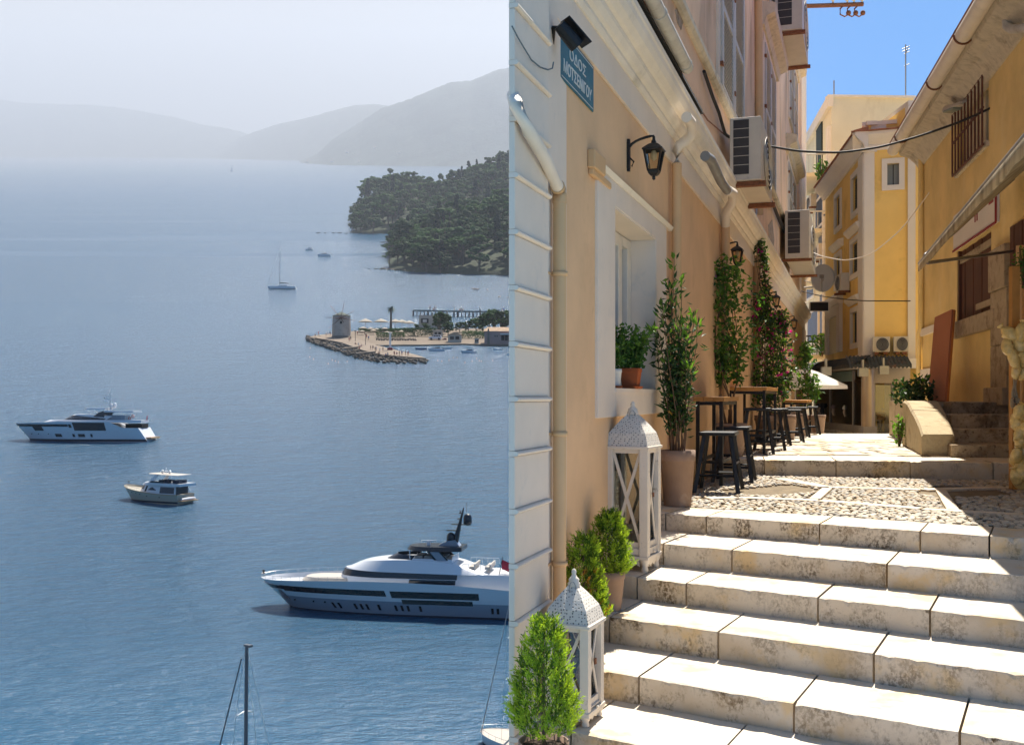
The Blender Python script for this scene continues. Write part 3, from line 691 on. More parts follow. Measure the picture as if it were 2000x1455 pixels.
# awning along the wall
aw = thing('awning', 'stained canvas awning slanting out from the yellow house', 'awning', (4.5, 9, 1.5))
o0, o1 = W(1795, 515, 12.9), W(1905, 383, 8.09); o2 = o0 + (o1 - o0) * 1.7
i0 = RW.p(*RW.hit(1974, 350, .05), .05); i2 = RW.p(-6.2, 3.0, .05)
rows = []
for i in range(25):
    t = i / 24; oo = o0.lerp(o2, t); ii = i0.lerp(i2, t); sag = .03 * math.sin(t * 40)
    rows.append([oo + V(0, 0, -.10 - .05 * abs(noise.noise(V(t * 22, 0, 0)))), oo] + [oo.lerp(ii, k / 5) + V(0, 0, -.05 * math.sin(math.pi * k / 5)) for k in range(1, 6)])
mb = MB(); mb.grid(rows); ao = mb.build('canopy', m_awning, aw); sm = ao.modifiers.new('solid', 'SOLIDIFY'); sm.thickness = .012
mb = MB(); mb.tube([o0, o2], .018, 8); mb.build('front_bar', m_steel, aw)
e0 = W(1849, 500, 9.9); e0 = o0.lerp(o2, .16)
mb = MB(); mb.tube([o0.lerp(o2, .13) + V(0, 0, -.11), RW.p(-.3, 1.95, .05)], .020, 8); mb.build('support_arm', m_steel, aw)
mb = MB(); mb.tube([o0.lerp(o2, .10), i0.lerp(i2, .02) + V(0, 0, -.02)], .03, 8); mb.build('support_arm', m_steel, aw)

# side steps, platform, low wall
fs = thing('side_steps', 'shaded side steps climbing to the yellow house', 'stairs', (6, 12.3, -.72))
sx = [(12.2, -.573, -.72), (12.75, -.40, -.573), (13.2, -.228, -.40), (14.2, -.07, -.228)]
for k, (y, z, zl) in enumerate(sx):
    for i, (a, b) in enumerate(((1858, 1925 - 13 * (k % 2)), (1925 - 13 * (k % 2), 2080))):
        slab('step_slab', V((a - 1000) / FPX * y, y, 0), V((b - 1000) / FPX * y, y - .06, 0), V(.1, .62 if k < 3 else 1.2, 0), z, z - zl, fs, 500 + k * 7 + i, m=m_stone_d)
mb = MB(); mb.prism([V(6.1, 15.3, -.72), V(6.0, 14.6, -.72), V(8.5, 13.2, -.72), V(9, 19, -.72), V(7.0, 19, -.72)], (0, 0, .64)); struct(mb.build('side_platform', m_oldstone, loc=(7, 16, -.72)))
lw = MB()
fl_, fr_ = V(4.96, 12.4, Z0 - .05), V(5.36, 12.4, Z0 - .05); bl_, br_ = V(5.72, 15.0, Z0 - .05), V(6.22, 15.0, Z0 - .05); ml_, mr_ = V(5.62, 14.35, 0), V(6.02, 14.35, 0)
def up(p, z): return V(p.x, p.y, z)
nseg = 8; P = []
for i in range(nseg + 1):
    t = i / nseg; l = fl_.lerp(bl_, t); r = fr_.lerp(br_, t); zt_ = -.453 + (.395) * min(1, (t / .8)) ** .75
    w = noise.noise(V(t * 9, 0, 3)) * .012
    P.append([up(l, Z0 - .05), up(l, zt_ - .03 + w), l.lerp(r, .06) + V(0, 0, zt_ - l.z + w), l.lerp(r, .94) + V(0, 0, zt_ - l.z - w), up(r, zt_ - .03 - w), up(r, Z0 - .05)])
lw.grid(P, smooth=False); lw.add(P[0], [(0, 1, 2, 3, 4, 5)]); lw.add(P[-1], [(5, 4, 3, 2, 1, 0)])
tag(lw.build('low_wall', mat('rough_render', (.46, .37, .23), .95, .2, 3, .7, 20, stain=[((.22, .16, .09), 3, .5, .68), ((.60, .52, .38), 4, .6, .75)], bdist=.02), loc=(5.4, 13.5, Z0)), 'stubby rendered wall with a sloping sunlit top beside the side steps', 'wall')
# leaning board
bd = thing('leaning_board', 'tall blank reddish brown board leaning against the yellow wall', 'board', (6.9, 16.6, -.05))
q = [W(1815, 783, 16.6), W(1849, 785, 16.2), W(1863, 606, 17.0), W(1829, 622, 17.4)]
nn = (q[1] - q[0]).cross(q[3] - q[0]).normalized() * .04
mb = MB(); mb.prism(q, nn); mb.build('panel', mat('terracotta_board', (.52, .20, .095), .7, .04, 3, .05, 20), bd)
mb = MB()
for i in range(4): mb.tube([q[i] - nn * .3, q[(i + 1) % 4] - nn * .3], .022, 4, smooth=False)
mb.build('board_frame', mat('orange_edge', (.62, .22, .05), .6, .1, 5, .05, 20), bd)

# ------------------------------------------------------------------ far end: ochre house
MFL = Frame((8.97, 26.0), (.15, 1), -1); MFF = Frame((8.97, 26.0), (.97, -.36), 1)
oh = thing('ochre_house', 'ochre house with white corner pilasters at the end of the alley', 'house', (10, 27, -1.2))
zc = MFL.z(1690, 284); zp = MFL.z(1690, 246)
sl = MFL.s(1612); sr = 4.0
mb = MB(); mb.prism([MFL.p(0, -1.3, -.2) + V(.2, .1, 0), MFL.p(sl, -1.3, -.2), V(17, 34, -1.3), V(16, 24, -1.3), MFF.p(sr, -1.3, -.2)], (0, 0, zp + 1.2)); mb.build('house_core', m_ochre, oh)
def face(F, s_a, s_b, z0, z1, holes, m, parent, nd=-.19, n1=0.0, name='wall'):
    mb = MB(); cs = sorted(set([s_a, s_b] + [h[0] for h in holes] + [h[1] for h in holes]))
    for a, b in zip(cs, cs[1:]):
        mid = (a + b) / 2; z = z0
        for h in sorted([h for h in holes if h[0] < mid < h[1]], key=lambda h: h[2]):
            mb.wbox(F, a, b, z, h[2], nd, n1); z = h[3]
        if z < z1: mb.wbox(F, a, b, z, z1, nd, n1)
    return mb.build(name, m, parent)
def hole(F, x0, y0, x1, y1):
    xm = (x0 + x1) / 2; s = sorted((F.s(x0), F.s(x1))); return (s[0], s[1], F.z(xm, y1), F.z(xm, y0))
hl = [hole(MFL, 1633, 384, 1643, 443), hole(MFL, 1666, 345, 1678, 412), hole(MFL, 1633, 502, 1643, 556), hole(MFL, 1664, 473, 1678, 534), hole(MFL, 1665, 610, 1677, 670)]
hf = [hole(MFF, 1733, 320, 1756, 362)]
face(MFL, 0, sl, -1.3, zc, hl, m_ochre, oh); face(MFF, 0.01, sr, -1.3, zc, hf, m_ochre, oh)
def simple_window(F, h, parent, m_in, hood=False, w=.14, open_=False):
    a, b, c, d = h; wd = thing_part('window', parent)
    mb = MB()
    for x0, x1, z0, z1 in ((a - w, a, c - w, d + w), (b, b + w, c - w, d + w), (a, b, d, d + w), (a, b, c - w, c)): mb.wbox(F, x0, x1, z0, z1, -.02, .05)
    mb.build('window_surround', m_white2, wd)
    mb = MB(); mb.wbox(F, a, b, c, d, -.185, -.12); mb.build('pane', m_dark, wd)
    mid = (a + b) / 2
    for x0, x1 in ((a, mid - .01), (mid + .01, b)):
        mb = MB(); mb.wbox(F, x0, x1, c, d, -.1, -.06)
        z = c + .1
        while z < d - .1: mb.wbox(F, x0 + .06, x1 - .06, z, z + .03, -.06, -.045); z += .07
        mb.build('shutter', m_in, wd)
    if hood:
        mb = MB(); mb.wprof(F, [(0, d + w + .08), (.05, d + w + .08), (.16, d + w + .2), (.16, d + w + .26), (0, d + w + .3)], a - .4, b + .4); mb.build('window_hood', m_trim, wd)
for i, h in enumerate(hl): simple_window(MFL, h, oh, m_green_dk, i >= 2)
simple_window(MFF, hf[0], oh, mat('grey_window', (.20, .22, .22), .4, .1, 4, 0), False, .13)
for F, a, b in ((MFL, -.03, .62), (MFF, -.03, .22), (MFF, MFF.s(1773), MFF.s(1788))):
    mb = MB(); mb.wbox(F, a, b, .85, zc - .2, -.02, .07); mb.build('pilaster', m_white2, oh)
    mb = MB(); mb.wbox(F, a - .06, b + .06, zc - .2, zc - .02, -.02, .11); mb.build('pilaster_cap', m_white2, oh)
cp = [(-.02, zc - .16), (.06, zc - .16), (.10, zc - .02), (.22, zc + .10), (.30, zc + .20), (.30, zc + .27), (-.02, zc + .30)]
for F, a, b in ((MFL, -.3, sl + .2), (MFF, -.3, sr)):
    mb = MB(); mb.wprof(F, cp, a, b); mb.build('cornice', m_white2, oh)
    mb = MB(); mb.wprof(F, [(-.02, zc + .30), (.34, zc + .275), (.34, zc + .31), (-.02, zc + .40)], a - .03, b); mb.build('tile_edge', m_tile, oh)
    mb = MB(); mb.wbox(F, a + .3, b, zc + .3, zp, -.25, -.06); mb.build('parapet', m_ochre, oh)
    mb = MB(); mb.wbox(F, a + .22, b, zp, zp + .1, -.28, -.02); mb.build('parapet_cap', m_white2, oh)
mb = MB(); mb.wbox(MFF, -.05, .5, zc + .3, zp, -.2, -.03); mb.build('parapet_post', m_white2, oh)
zq = W(1800, 205, 25.0).z; zq1 = W(1800, 225, 25.0).z
mb = MB(); mb.box(W(1775, 0, 25.0).x, 13.0, 25.05, 27.5, zp - .2, zq); mb.build('upper_block', m_ochre, oh)
mb = MB(); mb.box(W(1774, 0, 25.0).x, 13.1, 25.0, 27.6, zq, zq + .1); mb.box(W(1774, 0, 25.0).x, W(1788, 0, 25.0).x, 25.0, 25.2, zp - .2, zq - .002); mb.build('upper_block_cap', m_white2, oh)
# arched doorway with pediment above the shops
ah = hole(MFL, 1622, 620, 1640, 690); dd = thing_part('balcony_door', oh)
mb = MB(); a, b, c, d = ah
for x0, x1, z0, z1 in ((a - .5, a, c, d + .3), (b, b + .5, c, d + .3), (a, b, d, d + .3)): mb.wbox(MFL, x0, x1, z0, z1, -.02, .10)
mb.wprof(MFL, [(0, d + .3), (.14, d + .3), (.2, d + .45), (.12, d + .6), (0, d + .7)], a - .6, b + .6); mb.build('door_surround', m_white2, dd)
mb = MB(); mb.wbox(MFL, a, b, c, d, .001, .03); mb.build('door_leaf', m_cream, dd)
mb = MB(); mb.wbox(MFL, -.0, sl * .5, .93, 1.08, -.01, .10); mb.build('string_course', m_white2, oh)

# shop at street level
SF = Frame(W(1692, 0, 25.3).to_2d()[:], (.05, 1), -1); SG = Frame(W(1692, 0, 25.3).to_2d()[:], (1, -.12), 1)
sh = thing('corner_shop', 'corner shop with glass front below the ochre house', 'shop', (9.2, 25.6, -1.1))
zg, zs_ = W(0, 848, 25.3).z, W(0, 722, 25.3).z
sl2 = SF.s(1588); m_sglass = glass('shop_glass', (.9, .95, .95), .92, ior=2.0); m_shopin = mat('shop_interior', (.78, .74, .68), .9, .3, 3, 0); m_shopframe = mat('shop_frame', (.30, .27, .25), .5, .1, 5, .05, 30)
mb = MB(); mb.wbox(SF, .1, sl2, zg - .1, zg + .02, -.62, 0); mb.wbox(SG, .1, 2.4, zg - .1, zg + .02, -.8, 0); mb.build('floor', m_shopin, sh)
mb = MB(); mb.wbox(SF, .1, sl2, zg, zs_, -.67, -.62); mb.wbox(SG, .1, 2.4, zg, zs_, -.85, -.8); mb.build('back_wall', m_shopin, sh)
mb = MB(); mb.wbox(SF, .1, sl2, zg + .02, zg + .2, -.3, .03); mb.build('plinth', m_shopframe, sh)
for k, (a, b) in enumerate(((.1, 1.1), (1.1, 3.4), (3.4, sl2))):
    mb = MB(); mb.wbox(SF, a + .04, b - .04, zg + .2, zs_ - .25, -.012, 0); mb.build('pane', m_sglass, sh)
    mb = MB(); mb.wbox(SF, a - .04, a + .04, zg, zs_, -.03, .03); mb.build('mullion', m_shopframe, sh)
mb = MB(); mb.wbox(SF, 1.1, sl2, zs_ - .27, zs_, -.02, .02); mb.build('fascia', mat('green_grey_fascia', (.20, .27, .24), .6, .1, 3, .05, 20), sh)
for k, (a, b) in enumerate(((.18, .62), (.62, 1.5))):
    mb = MB(); mb.wbox(SG, a + .03, b - .03, zg + .05, zs_ - .38, -.012, 0); mb.build('pane', m_sglass, sh)
    mb = MB(); mb.wbox(SG, a - .03, a + .03, zg, zs_ - .3, -.03, .03); mb.build('mullion', m_shopframe, sh)
cc = W(1695, 0, 25.0)
mb = MB(); mb.tube([V(cc.x, cc.y, zg + .2), V(cc.x, cc.y, zs_)], .155, 20); mb.build('column', mat('beige_metal', (.42, .33, .24), .35, .05, 3, .03, 10, metal=.4), sh)
mb = MB(); mb.box(cc.x - .17, cc.x + .17, cc.y - .17, cc.y + .17, zg - .2, zg + .2); mb.build('column_base', m_shopframe, sh)
mb = MB(); mb.wbox(SG, .12, SG.s(1777), W(0, 748, 25).z, W(0, 719, 25).z, -.02, .04); mb.build('blank_sign', mat('beige_sign', (.50, .42, .33), .8, .03, 2, 0), sh)
mb = MB(); mb.wbox(SG, -.2, 2.4, W(0, 719, 25).z + .004, W(0, 700, 25).z, -.5, .02); mb.wbox(SF, -.1, sl2, W(0, 719, 25).z + .004, W(0, 700, 25).z, -.5, .02); mb.build('header', m_white2, sh)
# corrugated canopy over the shop
for F, a, b, zz in ((SG, -.5, SG.s(1772), 0), (SF, -.4, sl2 + 1, -.0)):
    z0 = W(0, 712, 25).z; n = int((b - a) / .09)
    mb = MB()
    rows = []
    for i in range(n * 4 + 1):
        s_ = a + (b - a) * i / (n * 4); wv = .022 * math.sin(i * math.pi / 2)
        rows.append([F.p(s_, z0 - .02 + wv - .06, .42), F.p(s_, z0 + wv, .42), F.p(s_, z0 + .22 + wv, 0)])
    mb.grid(rows); mb.build('canopy', mat('dark_canopy', (.05, .055, .05), .7, .3, 8, .2, 30, stain=[((.16, .08, .05), 6, .55, .7)]), sh)
for px, py in ((1614, 725), (1686, 727), (1726, 723)):
    mb = MB(); p = W(px, py, 24.6); mb.box(p.x - .11, p.x + .11, p.y - .05, p.y + .08, p.z - .1, p.z + .1); mb.box(p.x - .02, p.x + .02, p.y, p.y + .1, p.z + .1, p.z + .3); mb.build('flood_light', m_steel, sh)
# mannequins in the windows
def mannequin(px, Y, ztop, label, cs, cl):
    b = W(px, 0, Y); zb_ = zg + .02; H = ztop - zb_
    t = thing('mannequin', label, 'mannequin', (b.x, Y, zb_), 'mannequins in the shop windows')
    x, y = b.x, Y
    mb = MB(); mb.lathe([(.0, H * .86), (.05, H * .87), (.068, H * .92), (.062, H * .97), (.03, H), (0, H)], (x, y, zb_), 10); mb.lathe([(.04, H * .80), (.038, H * .88)], (x, y, zb_), 8)
    for sg in (-1, 1): mb.tube([V(x + sg * .16, y, zb_ + H * .74), V(x + sg * .2, y - .02, zb_ + H * .58), V(x + sg * .18, y - .06, zb_ + H * .46)], [.04, .034, .028], 7)
    mb.build('body', mat('mannequin_skin', (.50, .40, .33), .5, .05, 4, 0), t)
    mb = MB(); mb.lathe([(.13, H * .50), (.15, H * .56), (.135, H * .64), (.17, H * .74), (.18, H * .79), (.10, H * .825), (.04, H * .83)], (x, y, zb_), 12)
    for sg in (-1, 1): mb.tube([V(x + sg * .15, y, zb_ + H * .79), V(x + sg * .19, y, zb_ + H * .68)], [.06, .065], 8)
    mb.build('top', cs, t)
    mb = MB()
    for sg in (-1, 1): mb.tube([V(x + sg * .07, y, zb_ + H * .52), V(x + sg * .08, y, zb_ + H * .28), V(x + sg * .08, y, zb_)], [.085, .06, .04], 8)
    mb.build('trousers', cl, t)
mcl = lambda n, c: mat(n, c, .85, .1, 8, .1, 30)
mannequin(1612, 29.6, -.02, 'mannequin in dark patterned shirt at the left of the shop window', mcl('cloth_navy', (.05, .06, .09)), mcl('cloth_grey', (.10, .10, .11)))
mannequin(1640, 28.4, -.06, 'mannequin in a lilac grey top in the shop window', mcl('cloth_lilac', (.30, .24, .27)), mcl('cloth_dark', (.03, .03, .035)))
mannequin(1663, 27.3, -.07, 'mannequin in a white shirt in the shop window', mcl('cloth_white', (.62, .62, .62)), mcl('cloth_grey', (.1, .1, .11)))
mannequin(1724, 25.9, -.27, 'mannequin in a rust brown waistcoat beside the shop door', mcl('cloth_rust', (.22, .08, .03)), mcl('cloth_denim', (.05, .08, .14)))
mannequin(1753, 25.9, -.28, 'mannequin in blue clothes at the right of the shop', mcl('cloth_blue', (.03, .09, .22)), mcl('cloth_blue2', (.03, .08, .2)))

# ------------------------------------------------------------------ far end: cream apartment block
CL = Frame(W(1624, 0, 36.0).to_2d()[:], (.143, 1), -1); CF = Frame(W(1624, 0, 36.0).to_2d()[:], (1, .04), 1)
cb = thing('cream_apartment_block', 'tall pale cream block with balconies rising behind the ochre house', 'building', (12, 38, -1.3))
zt_c = W(0, 190, 36).z
mb = MB(); mb.prism([CL.p(0, -1.3), CL.p(11, -1.3), V(24, 47, -1.3), V(22, 37, -1.3)], (0, 0, zt_c + 1.3)); mb.build('wall', m_cream, cb)
mb = MB(); mb.wbox(CL, -.1, 11, zt_c - .35, zt_c + .06, -.05, .14); mb.wbox(CF, -.12, 3.0, zt_c, zt_c + .08, -.3, .03); mb.build('roof_edge', m_trim, cb)
mb = MB(); mb.wbox(CL, .02, .5, -1, zt_c - 1.0, 0, .12); mb.build('corner_strip', m_trim, cb)
m_rail = mat('white_railing', (.55, .55, .53), .5, .05, 4, 0)
def balcony(F, px0, px1, pyf, pyr, n, parent, mrail, dark_door=True):
    s = sorted((F.s(px0), F.s(px1))); xm = (px0 + px1) / 2; zf = F.z(xm, pyf); zr = F.z(xm, pyr); b = thing_part('balcony', parent)
    mb = MB(); mb.wbox(F, s[0], s[1], zf - .14, zf, -.05, n); mb.build('floor_slab', m_cream, b)
    mb = MB(); mb.tube([F.p(s[0], zr, 0), F.p(s[0], zr, n - .03), F.p(s[1], zr, n - .03), F.p(s[1], zr, 0)], .03, 6)
    k = s[0]
    while k <= s[1]: mb.tube([F.p(k, zf, n - .03), F.p(k, zr, n - .03)], .013, 4, cap=False); k += .2
    k = .15
    while k < n: mb.tube([F.p(s[0], zf, k), F.p(s[0], zr, k)], .013, 4, cap=False); k += .15
    mb.build('railing', mrail, b)
    mb = MB(); mb.wbox(F, s[0] + .7, s[0] + 2.0, zf, zf + 2.3, -.01, .05); mb.build('balcony_door', m_green_dk if dark_door else mat('blue_grey_shutter', (.16, .19, .25), .6, .1, 4, .1, 20), b)
balcony(CL, 1584, 1613, 356, 322, 1.1, cb, m_rail); balcony(CL, 1586, 1614, 460, 428, 1.0, cb, m_rail, False); balcony(CL, 1588, 1618, 548, 516, .6, cb, m_rail, False)
balcony(CL, 1588, 1621, 697, 662, .9, cb, m_black, False)
for x0, y0, x1, y1 in ((1578, 520, 1592, 580), (1580, 610, 1600, 668), (1596, 390, 1610, 440)):
    h = hole(CL, x0, y0, x1, y1); mb = MB(); mb.wbox(CL, *h, .0, .05); w_ = mb.build('window', mat('blue_grey_shutter', (.16, .19, .25), .6, .1, 4, .1, 20), cb)
    mb = MB(); a, b, c, d = h
    for q in ((a - .1, a, c - .1, d + .1), (b, b + .1, c - .1, d + .1), (a, b, d, d + .1), (a, b, c - .1, c)): mb.wbox(CL, *q, -.01, .07)
    mb.build('window_frame', m_white2, w_)
pr = MB(); pr.tube([CL.p(.9, 6.5, .1), CL.p(.9, -1, .1)], .09, 8); pr.build('drain_pipe', m_pipe_old, cb)
for px, y0, y1, Y in ((1769, 190, 88, 37), (1629, 190, 158, 36.5)):
    b = W(px, y0, Y); t = thing('roof_antenna', ('tall thin aerial mast' if px > 1700 else 'short thin aerial rod') + ' on the cream block roof', 'antenna', tuple(b))
    mb = MB(); mb.tube([b - V(0, 0, .1), W(px, y1, Y)], .025, 5); mb.build('mast', m_steel, t)
    if px > 1700:
        mb = MB()
        for k, dyy in enumerate((94, 99, 104, 128)):
            q = W(px, dyy, Y); mb.tube([q + V(-.06 - .06 * (k < 2), 0, -.04), q + V(.14, 0, .06)], .014, 4)
        mb.tube([W(px, 106, Y), W(px + 6, 90, Y)], .014, 4)
        mb.build('aerial_rods', m_steel, t)
b = W(1882, 120, 24); t = MB(); t.tube([b - V(0, 0, .6), W(1881, 90, 24)], .02, 5); t.tube([W(1884, 118, 24), W(1884, 92, 24)], .02, 5); t.tube([W(1878, 102, 24), W(1888, 100, 24)], .012, 4)
tag(t.build('roof_antenna', m_steel, loc=tuple(b)), 'small twin rod aerial above the yellow house roof', 'antenna')
# ------------------------------------------------------------------ alley: wall lamps, sign, air conditioners
m_bulb = mat('frosted_bulb', (.75, .62, .42), .4, .05, 8, 0)
m_lamp_glass = glass('lamp_glass', (.95, .88, .75), .85)
def wall_lamp(px, py, label, sc=1.0):
    n0 = .20; s, z = TW.hit(px, py, n0); c = TW.p(s, z, n0); wallp = TW.p(s, z, 0)
    t = thing('wall_lantern', label, 'lamp', tuple(wallp), 'black lanterns on the tan wall')
    nv = V(TW.n[0], TW.n[1], 0); sv = V(TW.d[0], TW.d[1], 0); k = sc
    mb = MB()
    for a, b, w in ((.10, -.10, .022), (.12, .08, .015), (-.08, -.12, .015)): mb.prism([wallp + sv * (w * q) + V(0, 0, r) for q, r in ((-1, a * k), (1, a * k), (1, b * k), (-1, b * k))], nv * .022)
    mb.build('back_plate', m_black, t, bevel=.004)
    mb = MB(); P = []
    for i in range(9):
        a = math.pi * i / 8 * .95; P.append(wallp + nv * (n0 * (.5 - .5 * math.cos(a)) + .01) + V(0, 0, (.02 + .11 * math.sin(a * .62) ** .7) * k))
    P[-1] = c + V(0, 0, .105 * k)
    mb.tube(P, .010, 8); mb.tube([wallp + nv * .02 + V(0, 0, -.02 * k), wallp + nv * .05 + V(0, 0, -.05 * k), wallp + nv * .035 + V(0, 0, -.085 * k)], .007, 6); mb.build('arm', m_black, t)
    mb = MB(); rot = math.atan2(sv.y, sv.x) + math.pi / 4
    mb.lathe([(.0, .13 * k), (.012, .125 * k), (.014, .10 * k), (.022, .09 * k), (.024, .075 * k), (.05 * k, .065 * k), (.105 * k, .03 * k), (.108 * k, .022 * k), (.09 * k, .018 * k)], c, 4, False, rot=rot); mb.build('cap', m_black, t)
    mb = MB()
    for i in range(4):
        w = rot + i * math.pi / 2; u = V(math.cos(w), math.sin(w), 0)
        mb.tube([c + u * .088 * k + V(0, 0, .02 * k), c + u * .052 * k + V(0, 0, -.13 * k)], .008, 4, smooth=False)
    mb.lathe([(.03, -.165 * k), (.05 * k, -.15 * k), (.062 * k, -.13 * k), (.05 * k, -.12 * k)], c, 4, False, rot=rot); mb.lathe([(0, -.20 * k), (.012, -.19 * k), (.012, -.165 * k)], c, 6); mb.build('cage', m_black, t)
    mb = MB(); mb.lathe([(.080 * k, .018 * k), (.047 * k, -.125 * k)], c, 4, False, rot=rot); mb.build('glass', m_lamp_glass, t)
    mb = MB(); mb.lathe([(0, -.06 * k), (.022, -.04 * k), (.026, -.01 * k), (.014, .02 * k)], c, 10); mb.build('bulb', m_bulb, t)
wall_lamp(1277, 300, 'largest black wall lantern, above the white framed window', 1.0)
wall_lamp(1440, 493, 'black wall lantern above the purple flowered climber', 1.0)
wall_lamp(1516, 584, 'black wall lantern half hidden by the pink bougainvillea', 1.0)
wall_lamp(1551, 629, 'smallest black wall lantern, at the far end of the tan wall', 1.1)

# street sign
m_blue = mat('sign_blue', (.022, .135, .185), .5, .25, 5, .1, 40, stain=[((.10, .20, .22), 7, .6, .8), ((.12, .07, .04), 9, .68, .8)])
m_letter = mat('sign_white', (.62, .64, .62), .6, .06, 8, 0)
sa, sb, za, zb2 = TW.s(1091), TW.s(1156), 1.835, 2.125
sg = thing('street_sign', 'blue enamel street name plate with white Greek letters', 'sign', tuple(TW.p(sa, za, 0)))
mb = MB(); mb.wbox(TW, sa, sb, za, zb2, .002, .012); mb.build('plate', m_blue, sg, bevel=.003)
mb = MB()
for q in ((sa + .02, sb - .02, za + .012, za + .016), (sa + .02, sb - .02, zb2 - .016, zb2 - .012)): mb.wbox(TW, *q, .012, .0135)
mb.build('border', m_letter, sg)
def wall_text(txt, F, s0, s1, z0, h, n, m, parent, off=0.0):
    cu = bpy.data.curves.new('lettering', 'FONT'); cu.body = txt; cu.size = 1; cu.extrude = .01; cu.offset = off
    to = bpy.data.objects.new('lettering', cu); COL.objects.link(to); bpy.context.view_layer.update()
    me = bpy.data.meshes.new_from_object(to.evaluated_get(bpy.context.evaluated_depsgraph_get())); bpy.data.objects.remove(to)
    xs = [v.co.x for v in me.vertices]; ys = [v.co.y for v in me.vertices]; x0, x1, y0, y1 = min(xs), max(xs), min(ys), max(ys)
    o_ = OFF[parent.name]
    for v in me.vertices:
        v.co = F.p(s0 + (v.co.x - x0) / (x1 - x0) * (s1 - s0), z0 + (v.co.y - y0) / (y1 - y0) * h, n + (.003 if v.co.z > 0 else 0)) - o_
    me.materials.append(m); o = bpy.data.objects.new('lettering', me); COL.objects.link(o); o.parent = parent; return o
wall_text('ΟΔΟΣ', TW, sa + .19, sa + .57, 1.996, .068, .012, m_letter, sg)
wall_text('ΜΟΤΣΕΝΙΓΟΥ', TW, sa + .06, sb - .06, 1.885, .075, .012, m_letter, sg, .012)
# floodlight at the corner
c = TW.p(*TW.hit(1110, 70, .12), .12); fd = thing('flood_light', 'small dark flood light above the street sign', 'lamp', tuple(c))
ax = V(.55, .25, -.55).normalized(); mb = MB(); mb.tube([c - ax * .075, c - ax * .02, c + ax * .075], [.034, .04, .044], 12, smooth=False); mb.build('lamp_body', m_black, fd)
mb = MB(); u = ax.cross(V(0, 0, 1)).normalized(); w_ = u.cross(ax); q = c + w_ * .047; mb.prism([q - ax * .075 - u * .05, q - ax * .075 + u * .05, q + ax * .11 + u * .055, q + ax * .11 - u * .055], w_ * .008); mb.build('visor', m_black, fd)
mb = MB(); mb.tube([c - ax * .05, TW.p(TW.s(1085, .05), c.z + .05, .04), TW.p(TW.s(1083, .02), c.z - .05, .0)], .014, 6); mb.build('bracket', m_black, fd)
cu = WHF.s(1000); mb = MB(); mb.tube([WHF.p(*WHF.hit(px, py, .03), .03) for px, py in ((1000, 52), (1012, 75), (1024, 95), (1038, 118), (1055, 132), (1070, 137), (1079, 134), (1081, 122))], .004, 6)
tag(mb.build('loose_cable', mat('blue_grey_cable', (.12, .16, .18), .6, 0, 3, 0), loc=tuple(WHF.p(.2, 1.7, .03))), 'thin grey cable drooping across the white house corner', 'cable')

def ac_unit(F, s0, s1, z0, z1, n0, n1, label, group='air conditioners on the tan house', dirty=True, side_grille=True):
    t = thing('air_conditioner', label, 'air conditioner', tuple(F.p(s0, z0, n0)), group)
    mb = MB(); mb.wbox(F, s0, s1, z0, z1, n0, n1); mb.build('casing', m_acw, t, bevel=.012)
    if side_grille:
        mb = MB(); w = n1 - n0; h = z1 - z0; mb.wbox(F, s0 - .006, s0 + .01, z0 + h * .1, z1 - h * .04, n0 + w * .12, n0 + w * .62); g = mb.build('side_grille', m_grille, t)
        mb = MB()
        for k in range(1, 6): mb.wbox(F, s0 - .009, s0, z0 + h * (.1 + .143 * k), z0 + h * (.1 + .143 * k) + .006, n0 + w * .12, n0 + w * .62)
        mb.build('grille_bar', m_acw, g)
    mid = F.p((s0 + s1) / 2 + (s1 - s0) * .08, (z0 + z1) / 2, n1); nv = V(F.n[0], F.n[1], 0); sv = V(F.d[0], F.d[1], 0); r = min((z1 - z0) * .42, (s1 - s0) * .45)
    mb = MB(); rs = (s1 - s0) * .36
    for rr in (1, .8, .6, .4, .2): mb.tube([mid + nv * .012 + sv * (math.cos(R(w)) * rs * rr) + V(0, 0, math.sin(R(w)) * r * rr) for w in range(0, 361, 20)], .007, 4, cap=False)
    mb.build('fan_guard', m_acw if side_grille else m_steel, t)
    mb = MB(); mb.add([mid + nv * .003] + [mid + nv * .003 + sv * (math.cos(R(w)) * rs) + V(0, 0, math.sin(R(w)) * r) for w in range(0, 360, 20)], [(0, 1 + k, 1 + (k + 1) % 18) for k in range(18)]); mb.build('fan', m_grille, t)
    for s_ in (s0 + .05, s1 - .15): mb = MB(); mb.wbox(F, s_, s_ + .1, z0 - .06, z0 - .004, 0.0 if n0 < 1 else n0 - .3, n1 + .05); mb.build('bracket', m_rust, t)
    return t
ac_unit(TW, TW.s(1425, .12), TW.s(1425, .12) + 1.7, TW.z(1427, 358, .12), TW.z(1427, 236, .12), .12, .50, 'large stained air conditioner above the first climber')
ac_unit(TW, TW.s(1533, .1), TW.s(1533, .1) + 3.4, TW.z(1533, 505, .1), TW.z(1533, 412, .1), .1, .62, 'air conditioner low on the far end of the tan house')
ac_unit(TW, TW.s(1513, .1), TW.s(1513, .1) + 2.4, TW.z(1513, 62, .1), TW.z(1513, -40, .1), .1, .62, 'air conditioner at the top edge near the roofline')
zt2 = W(0, 658, 25).z
for px0, px1, lb in ((1704, 1738, 'left of the two white air conditioners on the shop canopy'), (1745, 1775, 'right of the two white air conditioners on the shop canopy')):
    ac_unit(MFF, MFF.s(px0, .35), MFF.s(px1, .35), W(0, 688, 25.6).z, W(0, 658, 25.6).z, .05, .35, lb, 'air conditioners on the far houses', side_grille=False)
